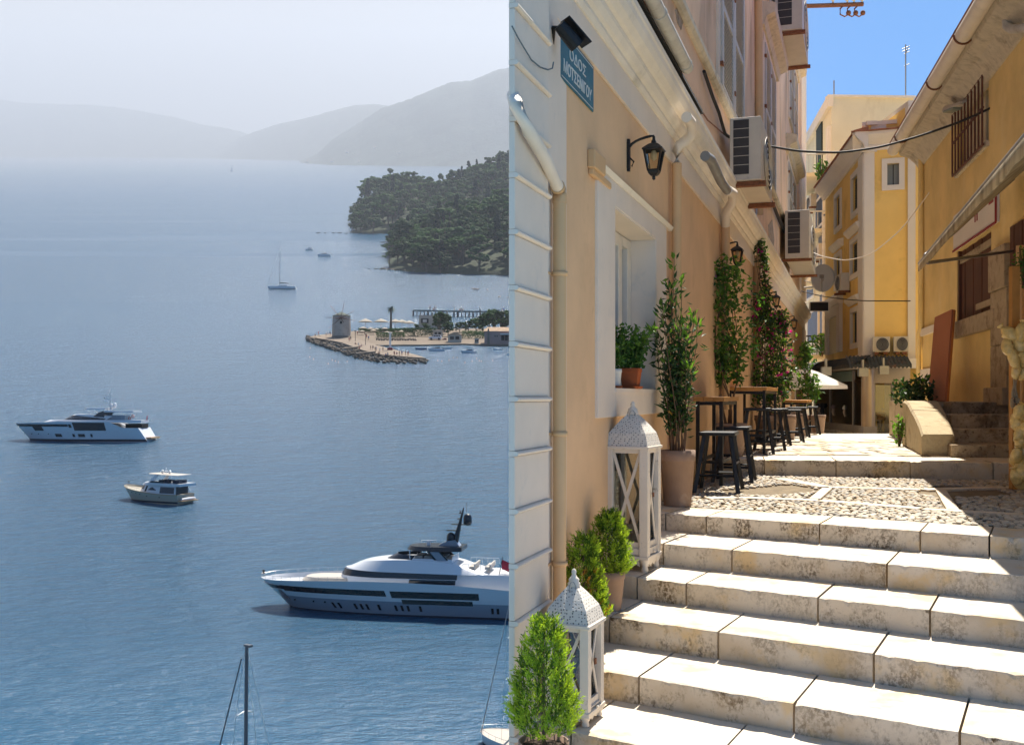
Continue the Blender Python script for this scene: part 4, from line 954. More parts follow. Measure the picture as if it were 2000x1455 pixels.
for F, px, py, w, lb in ((MFL, 1656, 553, .9, 'small air conditioner beside the ochre house middle window'), (CL, 1592, 397, 1.4, 'air conditioner below the upper cream balcony'), (CL, 1607, 493, 1.4, 'air conditioner below the middle cream balcony')):
    s, z = F.hit(px, py); ac_unit(F, s - w / 2, s + w / 2, z - .24, z + .24, .03, .26, lb, 'air conditioners on the far houses', side_grille=False)

# dish, blank black sign, pole arm, cables, street lamp
t = thing('satellite_dish', 'pale satellite dish on an arm at the end of the tan house', 'satellite dish', tuple(W(1572, 560, 30)))
c = W(1607, 543, 30); ax = V(-.35, -.9, .25).normalized(); u = ax.cross(V(0, 0, 1)).normalized(); w_ = u.cross(ax)
rows = [[c + ax * (.09 * (k / 5) ** 2 - .09) + (u * math.cos(2 * math.pi * j / 24) * .33 + w_ * math.sin(2 * math.pi * j / 24) * .43) * (max(k, .02) / 5) for j in range(24)] for k in range(6)]
mb = MB(); mb.grid(rows, close=True); o = mb.build('reflector', mat('dish_grey', (.58, .56, .50), .5, .05, 3, .03, 20), t); sm = o.modifiers.new('solid', 'SOLIDIFY'); sm.thickness = .015
mb = MB(); mb.tube([W(1570, 562, 30.2), W(1600, 560, 30.1), c - ax * .08], .03, 8); mb.tube([W(1570, 548, 30.2), W(1597, 556, 30.1)], .015, 6); mb.build('mount_arm', m_acw, t)
mb = MB(); q = c + w_ * -.42; mb.tube([q, q + w_ * -.05 + ax * .2, c + ax * .40 + w_ * -.12], .012, 6); mb.box(-.05, .05, -.05, .05, -.05, .05, Matrix.Translation(c + ax * .38 + w_ * -.1)); mb.build('receiver', m_steel, t)
t = thing('hanging_sign', 'blank black rectangular sign below the satellite dish', 'sign', tuple(W(1600, 599, 30)))
mb = MB(); a, b = W(1582, 607, 30), W(1617, 591, 30); mb.box(a.x, b.x, 29.97, 30.03, a.z, b.z); mb.build('panel', m_black, t)
mb = MB()
for q in ((a.x - .02, b.x + .02, b.z, b.z + .02), (a.x - .02, b.x + .02, a.z - .02, a.z), (a.x - .02, a.x, a.z, b.z), (b.x, b.x + .02, a.z, b.z)): mb.box(q[0], q[1], 29.96, 30.04, q[2], q[3])
mb.tube([V(a.x - .3, 30.4, b.z + .02), V(b.x, 30, b.z + .03)], .015, 5); mb.build('sign_frame', m_white2, t)
t = thing('cable_bracket', 'rusty iron arm with insulators sticking out against the sky', 'bracket', tuple(W(1570, 12, 33)))
mb = MB(); mb.tube([W(1560, 13, 33), W(1686, 9, 33)], .07, 6, smooth=False); mb.build('arm', m_rust, t)
for px, up_ in ((1627, 1), (1655, 1), (1668, 1), (1684, 1), (1650, -1), (1664, -1), (1678, -1)):
    mb = MB(); p = W(px, 9, 33)
    if up_ > 0: mb.lathe([(.03, .05), (.03, .12), (.08, .14), (.09, .2), (.06, .27), (.03, .3), (0, .3)], p, 8)
    else: mb.tube([p, p + V(-.15, 0, -.15), p + V(-.15, 0, -.33), p + V(0, 0, -.4), p + V(.1, 0, -.33)], .025, 5); mb.blob(p + V(.12, 0, -.28), .085, 8, 5)
    mb.build('insulator', m_cream if up_ > 0 else m_rust, t)
def cable(label, pts, r, m, sag=0):
    P = []
    for i in range(len(pts) - 1):
        for k in range(6): P.append(Vector(pts[i]).lerp(Vector(pts[i + 1]), k / 6))
    P.append(Vector(pts[-1])); P2 = list(P)
    for _ in range(3): P2 = [P2[0]] + [(P2[i - 1] + P2[i] * 2 + P2[i + 1]) / 4 for i in range(1, len(P2) - 1)] + [P2[-1]]
    mb = MB(); mb.tube(P2, r, 6); tag(mb.build('overhead_cable', m, loc=tuple(P2[0])), label, 'cable', 'cables across the alley')
cable('thick black cable sagging across the alley below the sky', [W(1497, 285, 16), W(1560, 296, 16), W(1640, 299, 16), W(1720, 288, 16), W(1800, 265, 16), W(1880, 237, 15.6), W(1960, 200, 15), W(2010, 174, 14.4)], .018, m_cable)
cable('thin black cable crossing in front of the ochre house', [W(1566, 569, 29), W(1610, 580, 27), W(1680, 588, 25), W(1778, 588, 24)], .014, m_cable)
cable('thin white cable looping up to the yellow wall', [W(1578, 488, 25), W(1600, 500, 24), W(1650, 510, 23), W(1700, 499, 22), W(1760, 450, 21), W(1823, 366, 20)], .012, m_pipe_white)
t = thing('street_lamp', 'grey street lamp head on the yellow house below the gutter', 'lamp', tuple(RW.p(*RW.hit(1893, 196), 0)))
a, b = RW.p(*RW.hit(1893, 194, .05), .05), W(1832, 218, 17.2); d = (b - a).normalized(); sv = d.cross(V(0, 0, 1)).normalized()
mb = MB(); mb.tube([a, a + d * .2], .03, 8); mb.build('arm', m_steel, t)
mb = MB(); p0, p1 = a + d * .15, a + d * .62; mb.hexa([p0 - sv * .05 - V(0, 0, .05), p1 - sv * .1 - V(0, 0, .06), p1 + sv * .1 - V(0, 0, .06), p0 + sv * .05 - V(0, 0, .05), p0 - sv * .03, p1 - sv * .05 + V(0, 0, .03), p1 + sv * .05 + V(0, 0, .03), p0 + sv * .03]); mb.build('lamp_head', m_acw, t, bevel=.01)
mb = MB(); p0 = a + d * .33; p1 = a + d * .6; mb.hexa([p0 - sv * .07 - V(0, 0, .09), p1 - sv * .08 - V(0, 0, .09), p1 + sv * .08 - V(0, 0, .09), p0 + sv * .07 - V(0, 0, .09), p0 - sv * .08 - V(0, 0, .055), p1 - sv * .09 - V(0, 0, .062), p1 + sv * .09 - V(0, 0, .062), p0 + sv * .08 - V(0, 0, .055)]); mb.build('lamp_lens', mat('green_grey_lens', (.25, .28, .24), .2, .05, 3, 0), t)
# parasol over the cafe at the end of the wall
c = W(1571, 718, 24); t = thing('parasol', 'white parasol half hidden by the last vine on the wall', 'parasol', (c.x, c.y, -1))
mb = MB(); mb.lathe([(.98, -.50), (.97, -.42), (.6, -.24), (.3, -.1), (0, 0)], c, 8, False, rot=.3); o = mb.build('canopy', mat('white_canvas', (.74, .72, .68), .9, .03, 3, .05, 20, trans=.35), t)
mb = MB(); mb.tube([V(c.x, c.y, -1), c], .03, 8); mb.build('pole', m_white2, t)

# ------------------------------------------------------------------ alley: pots and plants
m_clay = mat('clay_pot', (.30, .205, .15), .85, .12, 6, .15, 50, stain=[((.42, .33, .27), 5, .55, .7), ((.20, .13, .09), 9, .62, .8)])
m_soil = mat('soil', (.05, .035, .025), .95, .3, 20, .5, 60)
m_stem = mat('brown_stem', (.16, .10, .06), .8, .2, 15, .2, 60)
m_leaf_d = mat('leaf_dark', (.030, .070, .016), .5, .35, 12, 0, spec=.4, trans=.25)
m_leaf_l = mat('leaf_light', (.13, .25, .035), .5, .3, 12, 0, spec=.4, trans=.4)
m_leaf_m = mat('leaf_mid', (.06, .14, .025), .5, .35, 12, 0, spec=.4, trans=.35)
m_leaf_y = mat('leaf_yellow', (.48, .30, .05), .6, .3, 12, 0, trans=.3)
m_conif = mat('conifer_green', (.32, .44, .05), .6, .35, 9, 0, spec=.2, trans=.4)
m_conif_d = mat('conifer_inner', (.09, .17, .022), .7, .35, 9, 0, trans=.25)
m_conif_b = mat('conifer_brown', (.45, .20, .03), .7, .3, 9, 0, trans=.2)
m_pink = mat('pink_petal', (.58, .035, .26), .6, .2, 12, 0, trans=.4)
m_purple = mat('purple_petal', (.25, .12, .50), .6, .2, 12, 0, trans=.4)
def pot(t, c, rt, rb, h, m=None, rim=.05):
    m = m or m_clay; mb = MB()
    mb.lathe([(rb, 0), (rb + (rt - rb) * .8, h * .80), (rt * .96, h * .80), (rt, h * .82), (rt, h), (rt * .93, h), (rt * .90, h * .86), (.0, h * .86)], c, 28); mb.build('pot', m, t)
    mb = MB(); mb.lathe([(0, h * .90), (rt * .5, h * .905), (rt * .905, h * .89)], c, 20); mb.build('soil', m_soil, t)
def rdir(r, up=0.0):
    while True:
        v = V(r.uniform(-1, 1), r.uniform(-1, 1), r.uniform(-1, 1))
        if .1 < v.length < 1: v.normalize(); v.z += up; return v.normalized()
# bay shrub in the big pot
r = random.Random(21)
c = V(W(1323, 0, 8.45).x, 8.45, Z1); t = thing('potted_shrub', 'tall leafy bay shrub in the big clay pot on the landing', 'plant', tuple(c))
pot(t, c, .147, .112, .455)
st_, ld, ll, ly = MB(), MB(), MB(), MB()
for i in range(22):
    h = r.uniform(.75, 1.35) if i else 1.66; x, y = r.uniform(-.06, .06), r.uniform(-.06, .06); lean = V(r.uniform(-.16, .16), r.uniform(-.2, .2), 0) if i else V(.01, 0, 0)
    if i in (1, 2): h = 1.5; lean = V(-.12 if i == 1 else .02, -.05, 0)
    P = [c + V(x, y, .38) + lean * (k / 6) ** 1.3 + V(r.uniform(-.012, .012), r.uniform(-.012, .012), h * k / 6) for k in range(7)]
    st_.tube(P, [.007 - .0008 * k for k in range(7)], 5)
    for k in range(62 if i else 80):
        f = r.uniform(.16, 1.0) ** .8; q = P[min(5, int(f * 6))].lerp(P[min(6, int(f * 6) + 1)], f * 6 - int(f * 6)); d = rdir(r, .55 if f < .93 else 1.3)
        new = f > .93 and r.random() < .75
        tgt = ll if new else (ly if r.random() < .007 else (ll if r.random() < .07 else ld))
        off = V(d.x, d.y, 0) * r.uniform(0, .06)
        tgt.leaf(q + off, d, rdir(r), r.uniform(.055, .085), r.uniform(.020, .028))
st_.build('stems', m_stem, t, kind='stuff'); ld.build('leaves', m_leaf_d, t, kind='stuff'); ll.build('new_leaves', m_leaf_l, t, kind='stuff'); ly.build('yellow_leaves', m_leaf_y, t, kind='stuff')
# climbers along the wall
def climber(px, Y, zf, label, top_px, top_py, width, n, flower=None, nf=0, low=0.0, seed=1, lm=None, leafL=.075, potr=.2, poth=.42, cat='plant', bushy=None):
    r = random.Random(seed); c = V(W(px, 0, Y).x, Y, zf)
    t = thing('potted_climber', label, cat, tuple(c)); pot(t, c, potr, potr * .76, poth)
    top = W(top_px, top_py, Y); st_, la, lb, fl_ = MB(), MB(), MB(), MB()
    stems = []
    for i in range(6):
        P = []
        for k in range(11):
            f = k / 10; b = c.lerp(top, f); b.z = (c.z + poth * .85) * (1 - f) + top.z * f
            wob = width * (.15 + .5 * math.sin(math.pi * min(1, f * 1.05))) * .5
            P.append(b + V(math.sin(i * 2.1 + f * 5) * wob * .7 + r.uniform(-.015, .015), math.cos(i * 1.7 + f * 4) * wob * .7, 0))
        st_.tube(P, [.010 - .0007 * k for k in range(11)], 5); stems.append(P)
    cl = [(r.choice(stems), low + (1 - low) * r.random() ** (1.35 if n > 1500 else 1)) for _ in range(max(8, n // 60))]
    for k in range(n):
        P, f = r.choice(cl); f = min(1, max(low, f + r.gauss(0, .05)))
        g = f * 10; q = P[min(9, int(g))].lerp(P[min(10, int(g) + 1)], g - int(g)); o_ = rdir(r, .1)
        prof = bushy(f) if bushy else (.35 + .9 * math.sin(math.pi * min(1, max(0, f - low) / (1 - low) * .82 + .12)))
        q = q + V(o_.x, o_.y, o_.z * .9) * width * .5 * prof * r.uniform(.15, 1)
        tgt = fl_ if (flower and r.random() < nf and f > low + .02) else (lb if (o_.z > .35 and r.random() < .6) or r.random() < .12 else la)  # lighter green new growth, mostly on the upper side
        if tgt is fl_:
            for _ in range(3): fl_.leaf(q + rdir(r) * .012, rdir(r, .3), rdir(r), leafL * .75, leafL * .6)
        else: tgt.leaf(q, rdir(r, -.15), rdir(r), leafL * r.uniform(.7, 1.15), leafL * r.uniform(.42, .6))
    st_.build('stems', m_stem, t, kind='stuff'); la.build('leaves', lm or m_leaf_d, t, kind='stuff'); lb.build('light_green_leaves', m_leaf_l, t, kind='stuff')
    if flower: fl_.build('flowers', flower, t, kind='stuff')
climber(1424, 12.4, Z0, 'climber with small purple flowers in a clay pot between the tables', 1412, 512, .74, 1250, m_purple, .005, .30, 4, m_leaf_m, .085, .215, .40, bushy=lambda f: .3 if f < .45 else 1.25 * math.sin(math.pi * min(1, (f - .40) / .6)) ** .6 + .12)
climber(1503, 16.5, Z0, 'tall pink bougainvillea climbing the tan wall', 1480, 445, .52, 1900, m_pink, .03, .10, 5, m_leaf_d, .085, .24, .42, bushy=lambda f: 1.55 - 1.4 * f if f < .42 else .62 - .25 * f)
climber(1527, 19.0, Z0, 'dark leafy climber beside the pink bougainvillea', 1524, 610, .50, 900, m_pink, .05, .2, 6, m_leaf_d, .095, .24, .44)
climber(1585, 22.5, Z0 - .1, 'bright green vine in a clay pot at the end of the tan wall', 1572, 672, .42, 650, None, 0, .2, 8, m_leaf_m, .12, .20, .42)
# window sill pots
def sill(px, py, n_): s, z = TW.hit(px, py, n_); return TW.p(s, .062, n_)
m_terra = mat('terracotta', (.42, .105, .032), .7, .1, 6, .1, 40); m_wpot = mat('white_pot', (.66, .65, .60), .6, .05, 5, .05, 30)
def sill_plant(c, label, rt, h, m, nleaf, spread, height, seed, square=False):
    r = random.Random(seed); t = thing('herb_pot', label, 'plant', tuple(c), 'herb pots on the window sill')
    mb = MB(); n = 4 if square else 20; k = 1.25 if square else 1; rot = math.atan2(TW.d[1], TW.d[0]) + math.pi / 4
    mb.lathe([(rt * 1.0 * k, 0), (rt * 1.12 * k, .018), (rt * 1.1 * k, .018), (rt * .95 * k, .008)], c, n, not square, rot=rot); mb.build('saucer', m_terra, t)
    mb = MB(); mb.lathe([(rt * .78 * k, .01), (rt * .95 * k, h * .82), (rt * k, h * .83), (rt * k, h), (rt * .92 * k, h), (rt * .9 * k, h * .9), (0, h * .88)], c, n, not square, rot=rot); mb.build('pot', m, t)
    la, lb, st_ = MB(), MB(), MB()
    for i in range(16):
        d = V(r.uniform(-1, 1) * spread, r.uniform(-1, 1) * spread, height * r.uniform(.55, 1)); p0 = c + V(d.x * .3, d.y * .3, h * .85); p1 = c + V(d.x, d.y, h * .85 + d.z); st_.tube([p0, p0.lerp(p1, .5), p1], .003, 4)
        for k in range(nleaf // 16):
            f = r.uniform(.1, 1.05); q = p0.lerp(p1, f) + rdir(r) * .03; (lb if f > .75 and r.random() < .7 else la).leaf(q, rdir(r, .3), rdir(r), r.uniform(.032, .055), r.uniform(.020, .032))  # most tips take the lighter new-growth green
    st_.build('stems', m_leaf_m, t, kind='stuff'); la.build('leaves', m_leaf_m, t, kind='stuff'); lb.build('light_green_leaves', m_leaf_l, t, kind='stuff')
sill_plant(sill(1232, 760, -.02), 'bushy herb in a terracotta pot on the window sill', .082, .155, m_terra, 900, .14, .34, 31, True)
sill_plant(sill(1199, 756, -.05), 'basil in a white pot at the left of the window sill', .058, .14, m_wpot, 420, .08, .26, 32)
# small conifers
def conifer(px, Y, z, rad, z0, z1, label, seed, pot_r, pot_h, brown=False):
    r = random.Random(seed); c = V(W(px, 0, Y).x, Y, z); t = thing('potted_conifer', label, 'plant', tuple(c), 'small golden conifers on the steps')
    pot(t, c, pot_r, pot_r * .74, pot_h)
    a, b, dk = MB(), MB(), MB(); H = z1 - z0; tr = MB(); tr.tube([c + V(0, 0, pot_h * .8), V(c.x, c.y, z1 - H * .15)], [.012, .004], 6); tr.build('trunk', m_stem, t)
    for i in range(640):
        f = r.random() ** 1.25; w = r.uniform(0, 2 * math.pi); prof = rad * (1 - f) ** .5 * (1.0 if f > .12 else .80 + f * 1.7)
        d = V(math.cos(w), math.sin(w), 0); rr = prof * r.uniform(.35, 1.0) ** .5; zz = z0 + H * f * .93
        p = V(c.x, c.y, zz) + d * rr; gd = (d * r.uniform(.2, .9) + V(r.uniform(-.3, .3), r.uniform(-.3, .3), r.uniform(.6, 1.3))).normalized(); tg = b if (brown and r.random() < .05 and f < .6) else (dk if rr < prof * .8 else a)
        L = r.uniform(.045, .075)
        for k in range(16):
            q = p + gd * (L * k / 16) + rdir(r) * .004; dd = (gd + rdir(r) * .75).normalized(); tg.leaf(q, dd, rdir(r), r.uniform(.018, .030), r.uniform(.0045, .007), .1)
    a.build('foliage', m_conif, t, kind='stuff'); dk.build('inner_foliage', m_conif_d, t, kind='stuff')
    if brown: b.build('brown_sprays', m_conif_b, t, kind='stuff')
conifer(1062, 4.62, -1.80, .155, W(0, 1432, 4.62).z, W(0, 1205, 4.62).z, 'nearest golden conifer, at the lower left corner of the steps', 41, .115, .25)
conifer(1140, 5.95, -1.50, .145, W(0, 1215, 5.95).z, W(0, 1043, 5.95).z, 'golden conifer with brown tips behind the smaller lantern', 42, .10, .24, True)
conifer(1190, 6.45, -1.34, .135, W(0, 1118, 6.45).z, W(0, 1002, 6.45).z, 'golden conifer in a clay pot beside the taller lantern', 43, .10, .25)
# shrubs by the low wall
def bush(name, label, c, rx, rz_, n, lm, seed, L=.08):
    r = random.Random(seed); t = thing(name, label, 'plant', (c.x, c.y, c.z - rz_)); a, b, s_ = MB(), MB(), MB()
    for i in range(7): s_.tube([c + V(0, 0, -rz_), c + V(r.uniform(-rx, rx) * .5, r.uniform(-rx, rx) * .5, r.uniform(-.2, .8) * rz_)], .01, 4)
    for i in range(n):
        d = rdir(r) * r.uniform(.3, 1); q = c + V(d.x * rx, d.y * rx, d.z * rz_); (b if d.z > .4 and r.random() < .4 else a).leaf(q, rdir(r, .3), rdir(r), L * r.uniform(.7, 1.2), L * .5)  # some upper leaves get the lighter green of new growth
    s_.build('stems', m_stem, t); a.build('leaves', lm, t, kind='stuff'); b.build('light_green_leaves', m_leaf_l, t, kind='stuff')
bush('shrub', 'dark shrub growing behind the stubby rendered wall', W(1785, 768, 16.5), .36, .30, 420, m_leaf_d, 51, .11)
bush('wall_plant', 'bright green weed at the foot of the stubby rendered wall', W(1757, 842, 14.6), .09, .24, 130, m_leaf_l, 52, .07)
bush('wall_plant', 'trailing green plant at the right edge below the awning', W(1998, 520, 11.5), .12, .25, 160, m_leaf_m, 53, .06)
bush('balcony_plant', 'potted green plant on the upper cream balcony', W(1605, 335, 36), .28, .45, 90, m_leaf_m, 54, .2)
bush('balcony_plant', 'trailing plants on the dark lower balcony railing', W(1606, 672, 36), .55, .45, 160, m_leaf_m, 55, .2)

# ------------------------------------------------------------------ alley: bar tables and stools
m_plank = mat('honey_wood', (.50, .24, .065), .55, .2, 4, .15, 30, stretch=(1, .2, 1))
def bar_table(s0, s1, n0, n1, zf, zt, label):
    t = thing('bar_table', label, 'table', tuple(TW.p(s0, zf, n0)), 'bar tables along the wall')
    k = 3
    for i in range(k):
        mb = MB(); a, b = n0 + (n1 - n0) * i / k, n0 + (n1 - n0) * (i + 1) / k; mb.wbox(TW, s0, s1, zt - .045, zt, a + .002, b - .002); mb.build('top_plank', m_plank, t, bevel=.004)
    for s in (s0 + .04, s1 - .08):
        for n_ in (n0 + .02, n1 - .055):
            mb = MB(); mb.wbox(TW, s, s + .045, zf, zt - .046, n_, n_ + .035); mb.build('leg', m_black, t)
    mb = MB()
    for z in (zt - .085, zf + .22): mb.wbox(TW, s0 + .085, s1 - .08, z, z + .035, n0 + .022, n0 + .05); mb.wbox(TW, s0 + .085, s1 - .08, z + .001, z + .034, n1 - .05, n1 - .025)
    for s in (s0 + .042, s1 - .078):
        for z in (zt - .084, zf + .22): mb.wbox(TW, s, s + .04, z, z + .03, n0 + .056, n1 - .056)
    mb.build('frame', m_black, t)
bar_table(TW.s(1352, .04) , TW.s(1352, .04) + 1.35, .05, .36, Z1, .0, 'nearest bar table, behind the big clay pot')
bar_table(TW.s(1417, .04), TW.s(1417, .04) + 1.9, .05, .55, Z0, .125, 'bar table between the purple climber and the bougainvillea')
bar_table(TW.s(1500, .05), TW.s(1500, .05) + 2.2, .3, .75, Z0, -.06, 'farthest bar table, beside the last clay pots')
def stool(px, Y, zf, h, label, rz=0.0, w=.17):
    c = V(W(px, 0, Y).x, Y, zf); t = thing('bar_stool', label, 'stool', tuple(c), 'black bar stools', 0)
    Mx = Matrix.Translation(c) @ Matrix.Rotation(rz, 4, 'Z')
    mb = MB(); mb.box(-w, w, -w * 1.3, w * 1.3, h - .035, h, Mx); mb.build('seat', m_black, t, bevel=.008)
    for sx in (-1, 1):
        for sy in (-1, 1):
            mb = MB(); a = Mx @ V(sx * w * .72, sy * w * .95, h - .035); b = Mx @ V(sx * w * 1.18, sy * w * 1.5, 0)
            d1, d2 = V(.017, 0, 0), V(0, .02, 0)
            mb.hexa([b - d1 - d2, b + d1 - d2, b + d1 + d2, b - d1 + d2, a - d1 - d2, a + d1 - d2, a + d1 + d2, a - d1 + d2]); mb.build('leg', m_black, t)
    for z, k in ((.16, 1.08), (.27, 1.0)):
        for sg in (-1, 1):
            mb = MB()
            if z < .2: mb.tube([Mx @ V(-w * k, sg * w * 1.36, z), Mx @ V(w * k, sg * w * 1.36, z)], .012, 4, smooth=False)
            else: mb.tube([Mx @ V(sg * w * k, -w * 1.3, z), Mx @ V(sg * w * k, w * 1.3, z)], .012, 4, smooth=False)
            mb.build('footrest', m_black, t)
stool(1404, 9.75, Z1, .565, 'nearest black bar stool, on the cobbled landing', -.3)
stool(1434, 10.9, Z1, .58, 'black bar stool just behind the nearest one', -.3)
stool(1479, 13.0, Z0, .58, 'black bar stool in front of the second bar table', -.25)
stool(1503, 13.9, Z0, .56, 'second black bar stool behind the stone step', -.25)
stool(1515, 15.2, Z0, .55, 'third black bar stool behind the stone step', -.2)
stool(1542, 16.3, Z0, .52, 'fourth black bar stool, before the small clay pots', -.2)
stool(1556, 18.0, Z0, .54, 'fifth black bar stool, beside the small clay pots', -.2)
stool(1578, 19.3, Z0, .54, 'farthest black bar stool, next to the bright green vine', -.2)
cable('white power cord hanging among the bar stools', [W(1500, 800, 13.5), W(1506, 850, 13.5), W(1495, 868, 13.4), W(1478, 884, 12.9)], .006, m_pipe_white)
for px, Y, z, r_, h_, lb in ((1536, 17.2, Z0, .17, .42, 'small clay pot behind the fourth bar stool'), (1560, 18.6, Z0, .16, .42, 'small clay pot behind the farthest bar stools'), (1598, 20.5, Z0, .15, .36, 'clay pot at the end of the row of stools')):
    c = V(W(px, 0, Y).x, Y, z); t = thing('clay_pot', lb, 'pot', tuple(c), 'clay pots along the wall'); pot(t, c, r_, r_ * .74, h_)

# ------------------------------------------------------------------ alley: white floor lanterns
m_lw = mat('distressed_white', (.74, .66, .55), .7, .05, 5, .15, 60, stain=[((.40, .33, .25), 16, .62, .72)])
def lace_mat():
    m = bpy.data.materials.new('pierced_metal'); t = nt(m); N, L = t.nodes, t.links
    b = N.new('ShaderNodeBsdfPrincipled'); o = N.new('ShaderNodeOutputMaterial'); b.inputs['Roughness'].default_value = .6
    tc = N.new('ShaderNodeTexCoord'); v = N.new('ShaderNodeTexVoronoi'); v.inputs['Scale'].default_value = 70; v.inputs['Randomness'].default_value = .35
    v2 = N.new('ShaderNodeTexVoronoi'); v2.inputs['Scale'].default_value = 24; v2.inputs['Randomness'].default_value = .1
    L.new(tc.outputs['Object'], v.inputs['Vector']); L.new(tc.outputs['Object'], v2.inputs['Vector'])
    r = N.new('ShaderNodeMapRange'); r.inputs[1].default_value = .22; r.inputs[2].default_value = .34; L.new(v.outputs['Distance'], r.inputs[0])
    r2 = N.new('ShaderNodeMapRange'); r2.inputs[1].default_value = .30; r2.inputs[2].default_value = .22; L.new(v2.outputs['Distance'], r2.inputs[0])
    mx = N.new('ShaderNodeMath'); mx.operation = 'MAXIMUM'; L.new(r.outputs[0], mx.inputs[0]); L.new(r2.outputs[0], mx.inputs[1])
    m2 = N.new('ShaderNodeMix'); m2.data_type = 'RGBA'; m2.inputs[6].default_value = (.12, .11, .10, 1); m2.inputs[7].default_value = (.70, .65, .57, 1)
    L.new(mx.outputs[0], m2.inputs[0]); L.new(m2.outputs[2], b.inputs['Base Color']); L.new(b.outputs[0], o.inputs[0])
    bp = N.new('ShaderNodeBump'); bp.inputs['Strength'].default_value = .6; bp.inputs['Distance'].default_value = .004; L.new(mx.outputs[0], bp.inputs['Height']); L.new(bp.outputs[0], b.inputs['Normal'])
    return m
m_lace = lace_mat(); m_wax = mat('candle_wax', (.66, .62, .54), .5, .04, 6, .05, 30, trans=.2)
def floor_lantern(px, Y, z, a, hb, hr, rz, label):
    c = V(W(px, 0, Y).x, Y, z); t = thing('floor_lantern', label, 'lantern', tuple(c), 'white floor lanterns on the steps')
    M_ = Matrix.Translation(c) @ Matrix.Rotation(rz, 4, 'Z'); h = a / 2; p = .028 * a / .29
    ft = .10 * hb; db = .20 * hb; gt = .97 * hb
    for sx in (-1, 1):
        for sy in (-1, 1):
            mb = MB(); x, y = sx * (h - p * .9), sy * (h - p * .9)
            mb.lathe([(p * .75, 0), (p * .9, ft * .2), (p * .7, ft * .45), (p * 1.1, ft * .8), (p * 1.25, ft)], M_ @ V(x, y, 0), 8, rot=rz); mb.build('foot', m_lw, t)
            mb = MB(); mb.box(x - p, x + p, y - p, y + p, ft, gt, M_); mb.build('post', m_lw, t, bevel=.002)
    mb = MB(); mb.box(-h - .008, h + .008, -h - .008, h + .008, ft - .002, ft + .022, M_); mb.box(-h + p * .6, h - p * .6, -h + p * .6, h - p * .6, ft + .022, db, M_); mb.build('base', m_lw, t, bevel=.003)
    for w in range(4):
        Rm = M_ @ Matrix.Rotation(w * math.pi / 2, 4, 'Z'); y0 = -h + p * .35
        sp = h - p * 2
        ap = MB()
        pts = [(-sp, ft), (sp, ft), (sp, ft * .45), (sp * .75, ft * .62), (sp * .45, ft * .35), (0, ft * .62), (-sp * .45, ft * .35), (-sp * .75, ft * .62), (-sp, ft * .45)]
        ap.prism([Rm @ V(x, y0, zz) for x, zz in pts], Rm.to_3x3() @ V(0, .012, 0)); ap.build('apron', m_lw, t)
        dw = MB(); dw.box(-sp, sp, y0 - .004, y0 + .02, ft + .03, db - .012, Rm); do = dw.build('drawer_front', m_lw, t, bevel=.002)
        if w % 2 == 0 or True:
            kb_ = MB(); kb_.blob(Rm @ V(0, y0 - .016, (ft + db) / 2), .009, 8, 6); kb_.build('knob', m_lw, do)
        fr = MB()
        for z0, z1 in ((db, db + p), (gt - p, gt)): fr.box(-h + p * 2, h - p * 2, y0 + .004, y0 + .02, z0, z1, Rm)
        zl, zh = db + p, gt - p; bw_ = p * .36
        for sg in (-1, 1):
            d = V(2 * sp * sg, 0, zh - zl); nrm_ = V(-d.z, 0, d.x).normalized() * bw_
            q0, q1 = V(-sp * sg, y0 + .007 + (.004 if sg > 0 else 0), zl), V(sp * sg, y0 + .007 + (.004 if sg > 0 else 0), zh)
            fr.prism([Rm @ (q0 - nrm_), Rm @ (q1 - nrm_), Rm @ (q1 + nrm_), Rm @ (q0 + nrm_)], Rm.to_3x3() @ V(0, .006, 0))
        fr.build('lattice', m_lw, t)
        g = MB(); g.box(-sp, sp, y0 + .022, y0 + .025, db + .005, gt - .005, Rm); g.build('pane', m_lglass, t)
    mb = MB(); mb.box(-h - .012, h + .012, -h - .012, h + .012, gt, gt + .018, M_); mb.build('top_board', m_lw, t, bevel=.003)
    prof = [(1.02, .018), (1.0, .03), (.86, .10 * hr / .26), (.62, .15 * hr / .26), (.40, .19 * hr / .26), (.22, .22 * hr / .26), (.20, .23 * hr / .26)]
    mb = MB(); mb.lathe([(q * h * 1.414, gt + zz) for q, zz in prof], c, 4, False, rot=rz + math.pi / 4); ro_ = mb.build('roof', m_lace, t)
    zt_ = gt + .23 * hr / .26; k = a / .29
    mb = MB(); mb.lathe([(.036 * k, zt_ - .01), (.040 * k, zt_ + .006), (.030 * k, zt_ + .014), (.034 * k, zt_ + .026), (.022 * k, zt_ + .036), (.012 * k, zt_ + .05), (.016 * k, zt_ + .062), (.012 * k, zt_ + .074), (0, zt_ + .082)], c, 14); mb.build('finial', m_lw, ro_)
    mb = MB(); q = c + V(-.01, -.035 * k, zt_ + .02); mb.tube([q + V(math.sin(w * .5) * .02 * k, -.012, -.045 * k + math.cos(w * .5) * .045 * k) for w in range(13)], .002, 5); mb.build('ring', m_steel, ro_)
    mb = MB(); mb.box(h - .002, h + .006, -h * .2, -h * .2 + .02, (gt + db) / 2, (gt + db) / 2 + .03, M_); mb.build('latch', m_rust, t)
    r = random.Random(int(px)); kk = a / .29
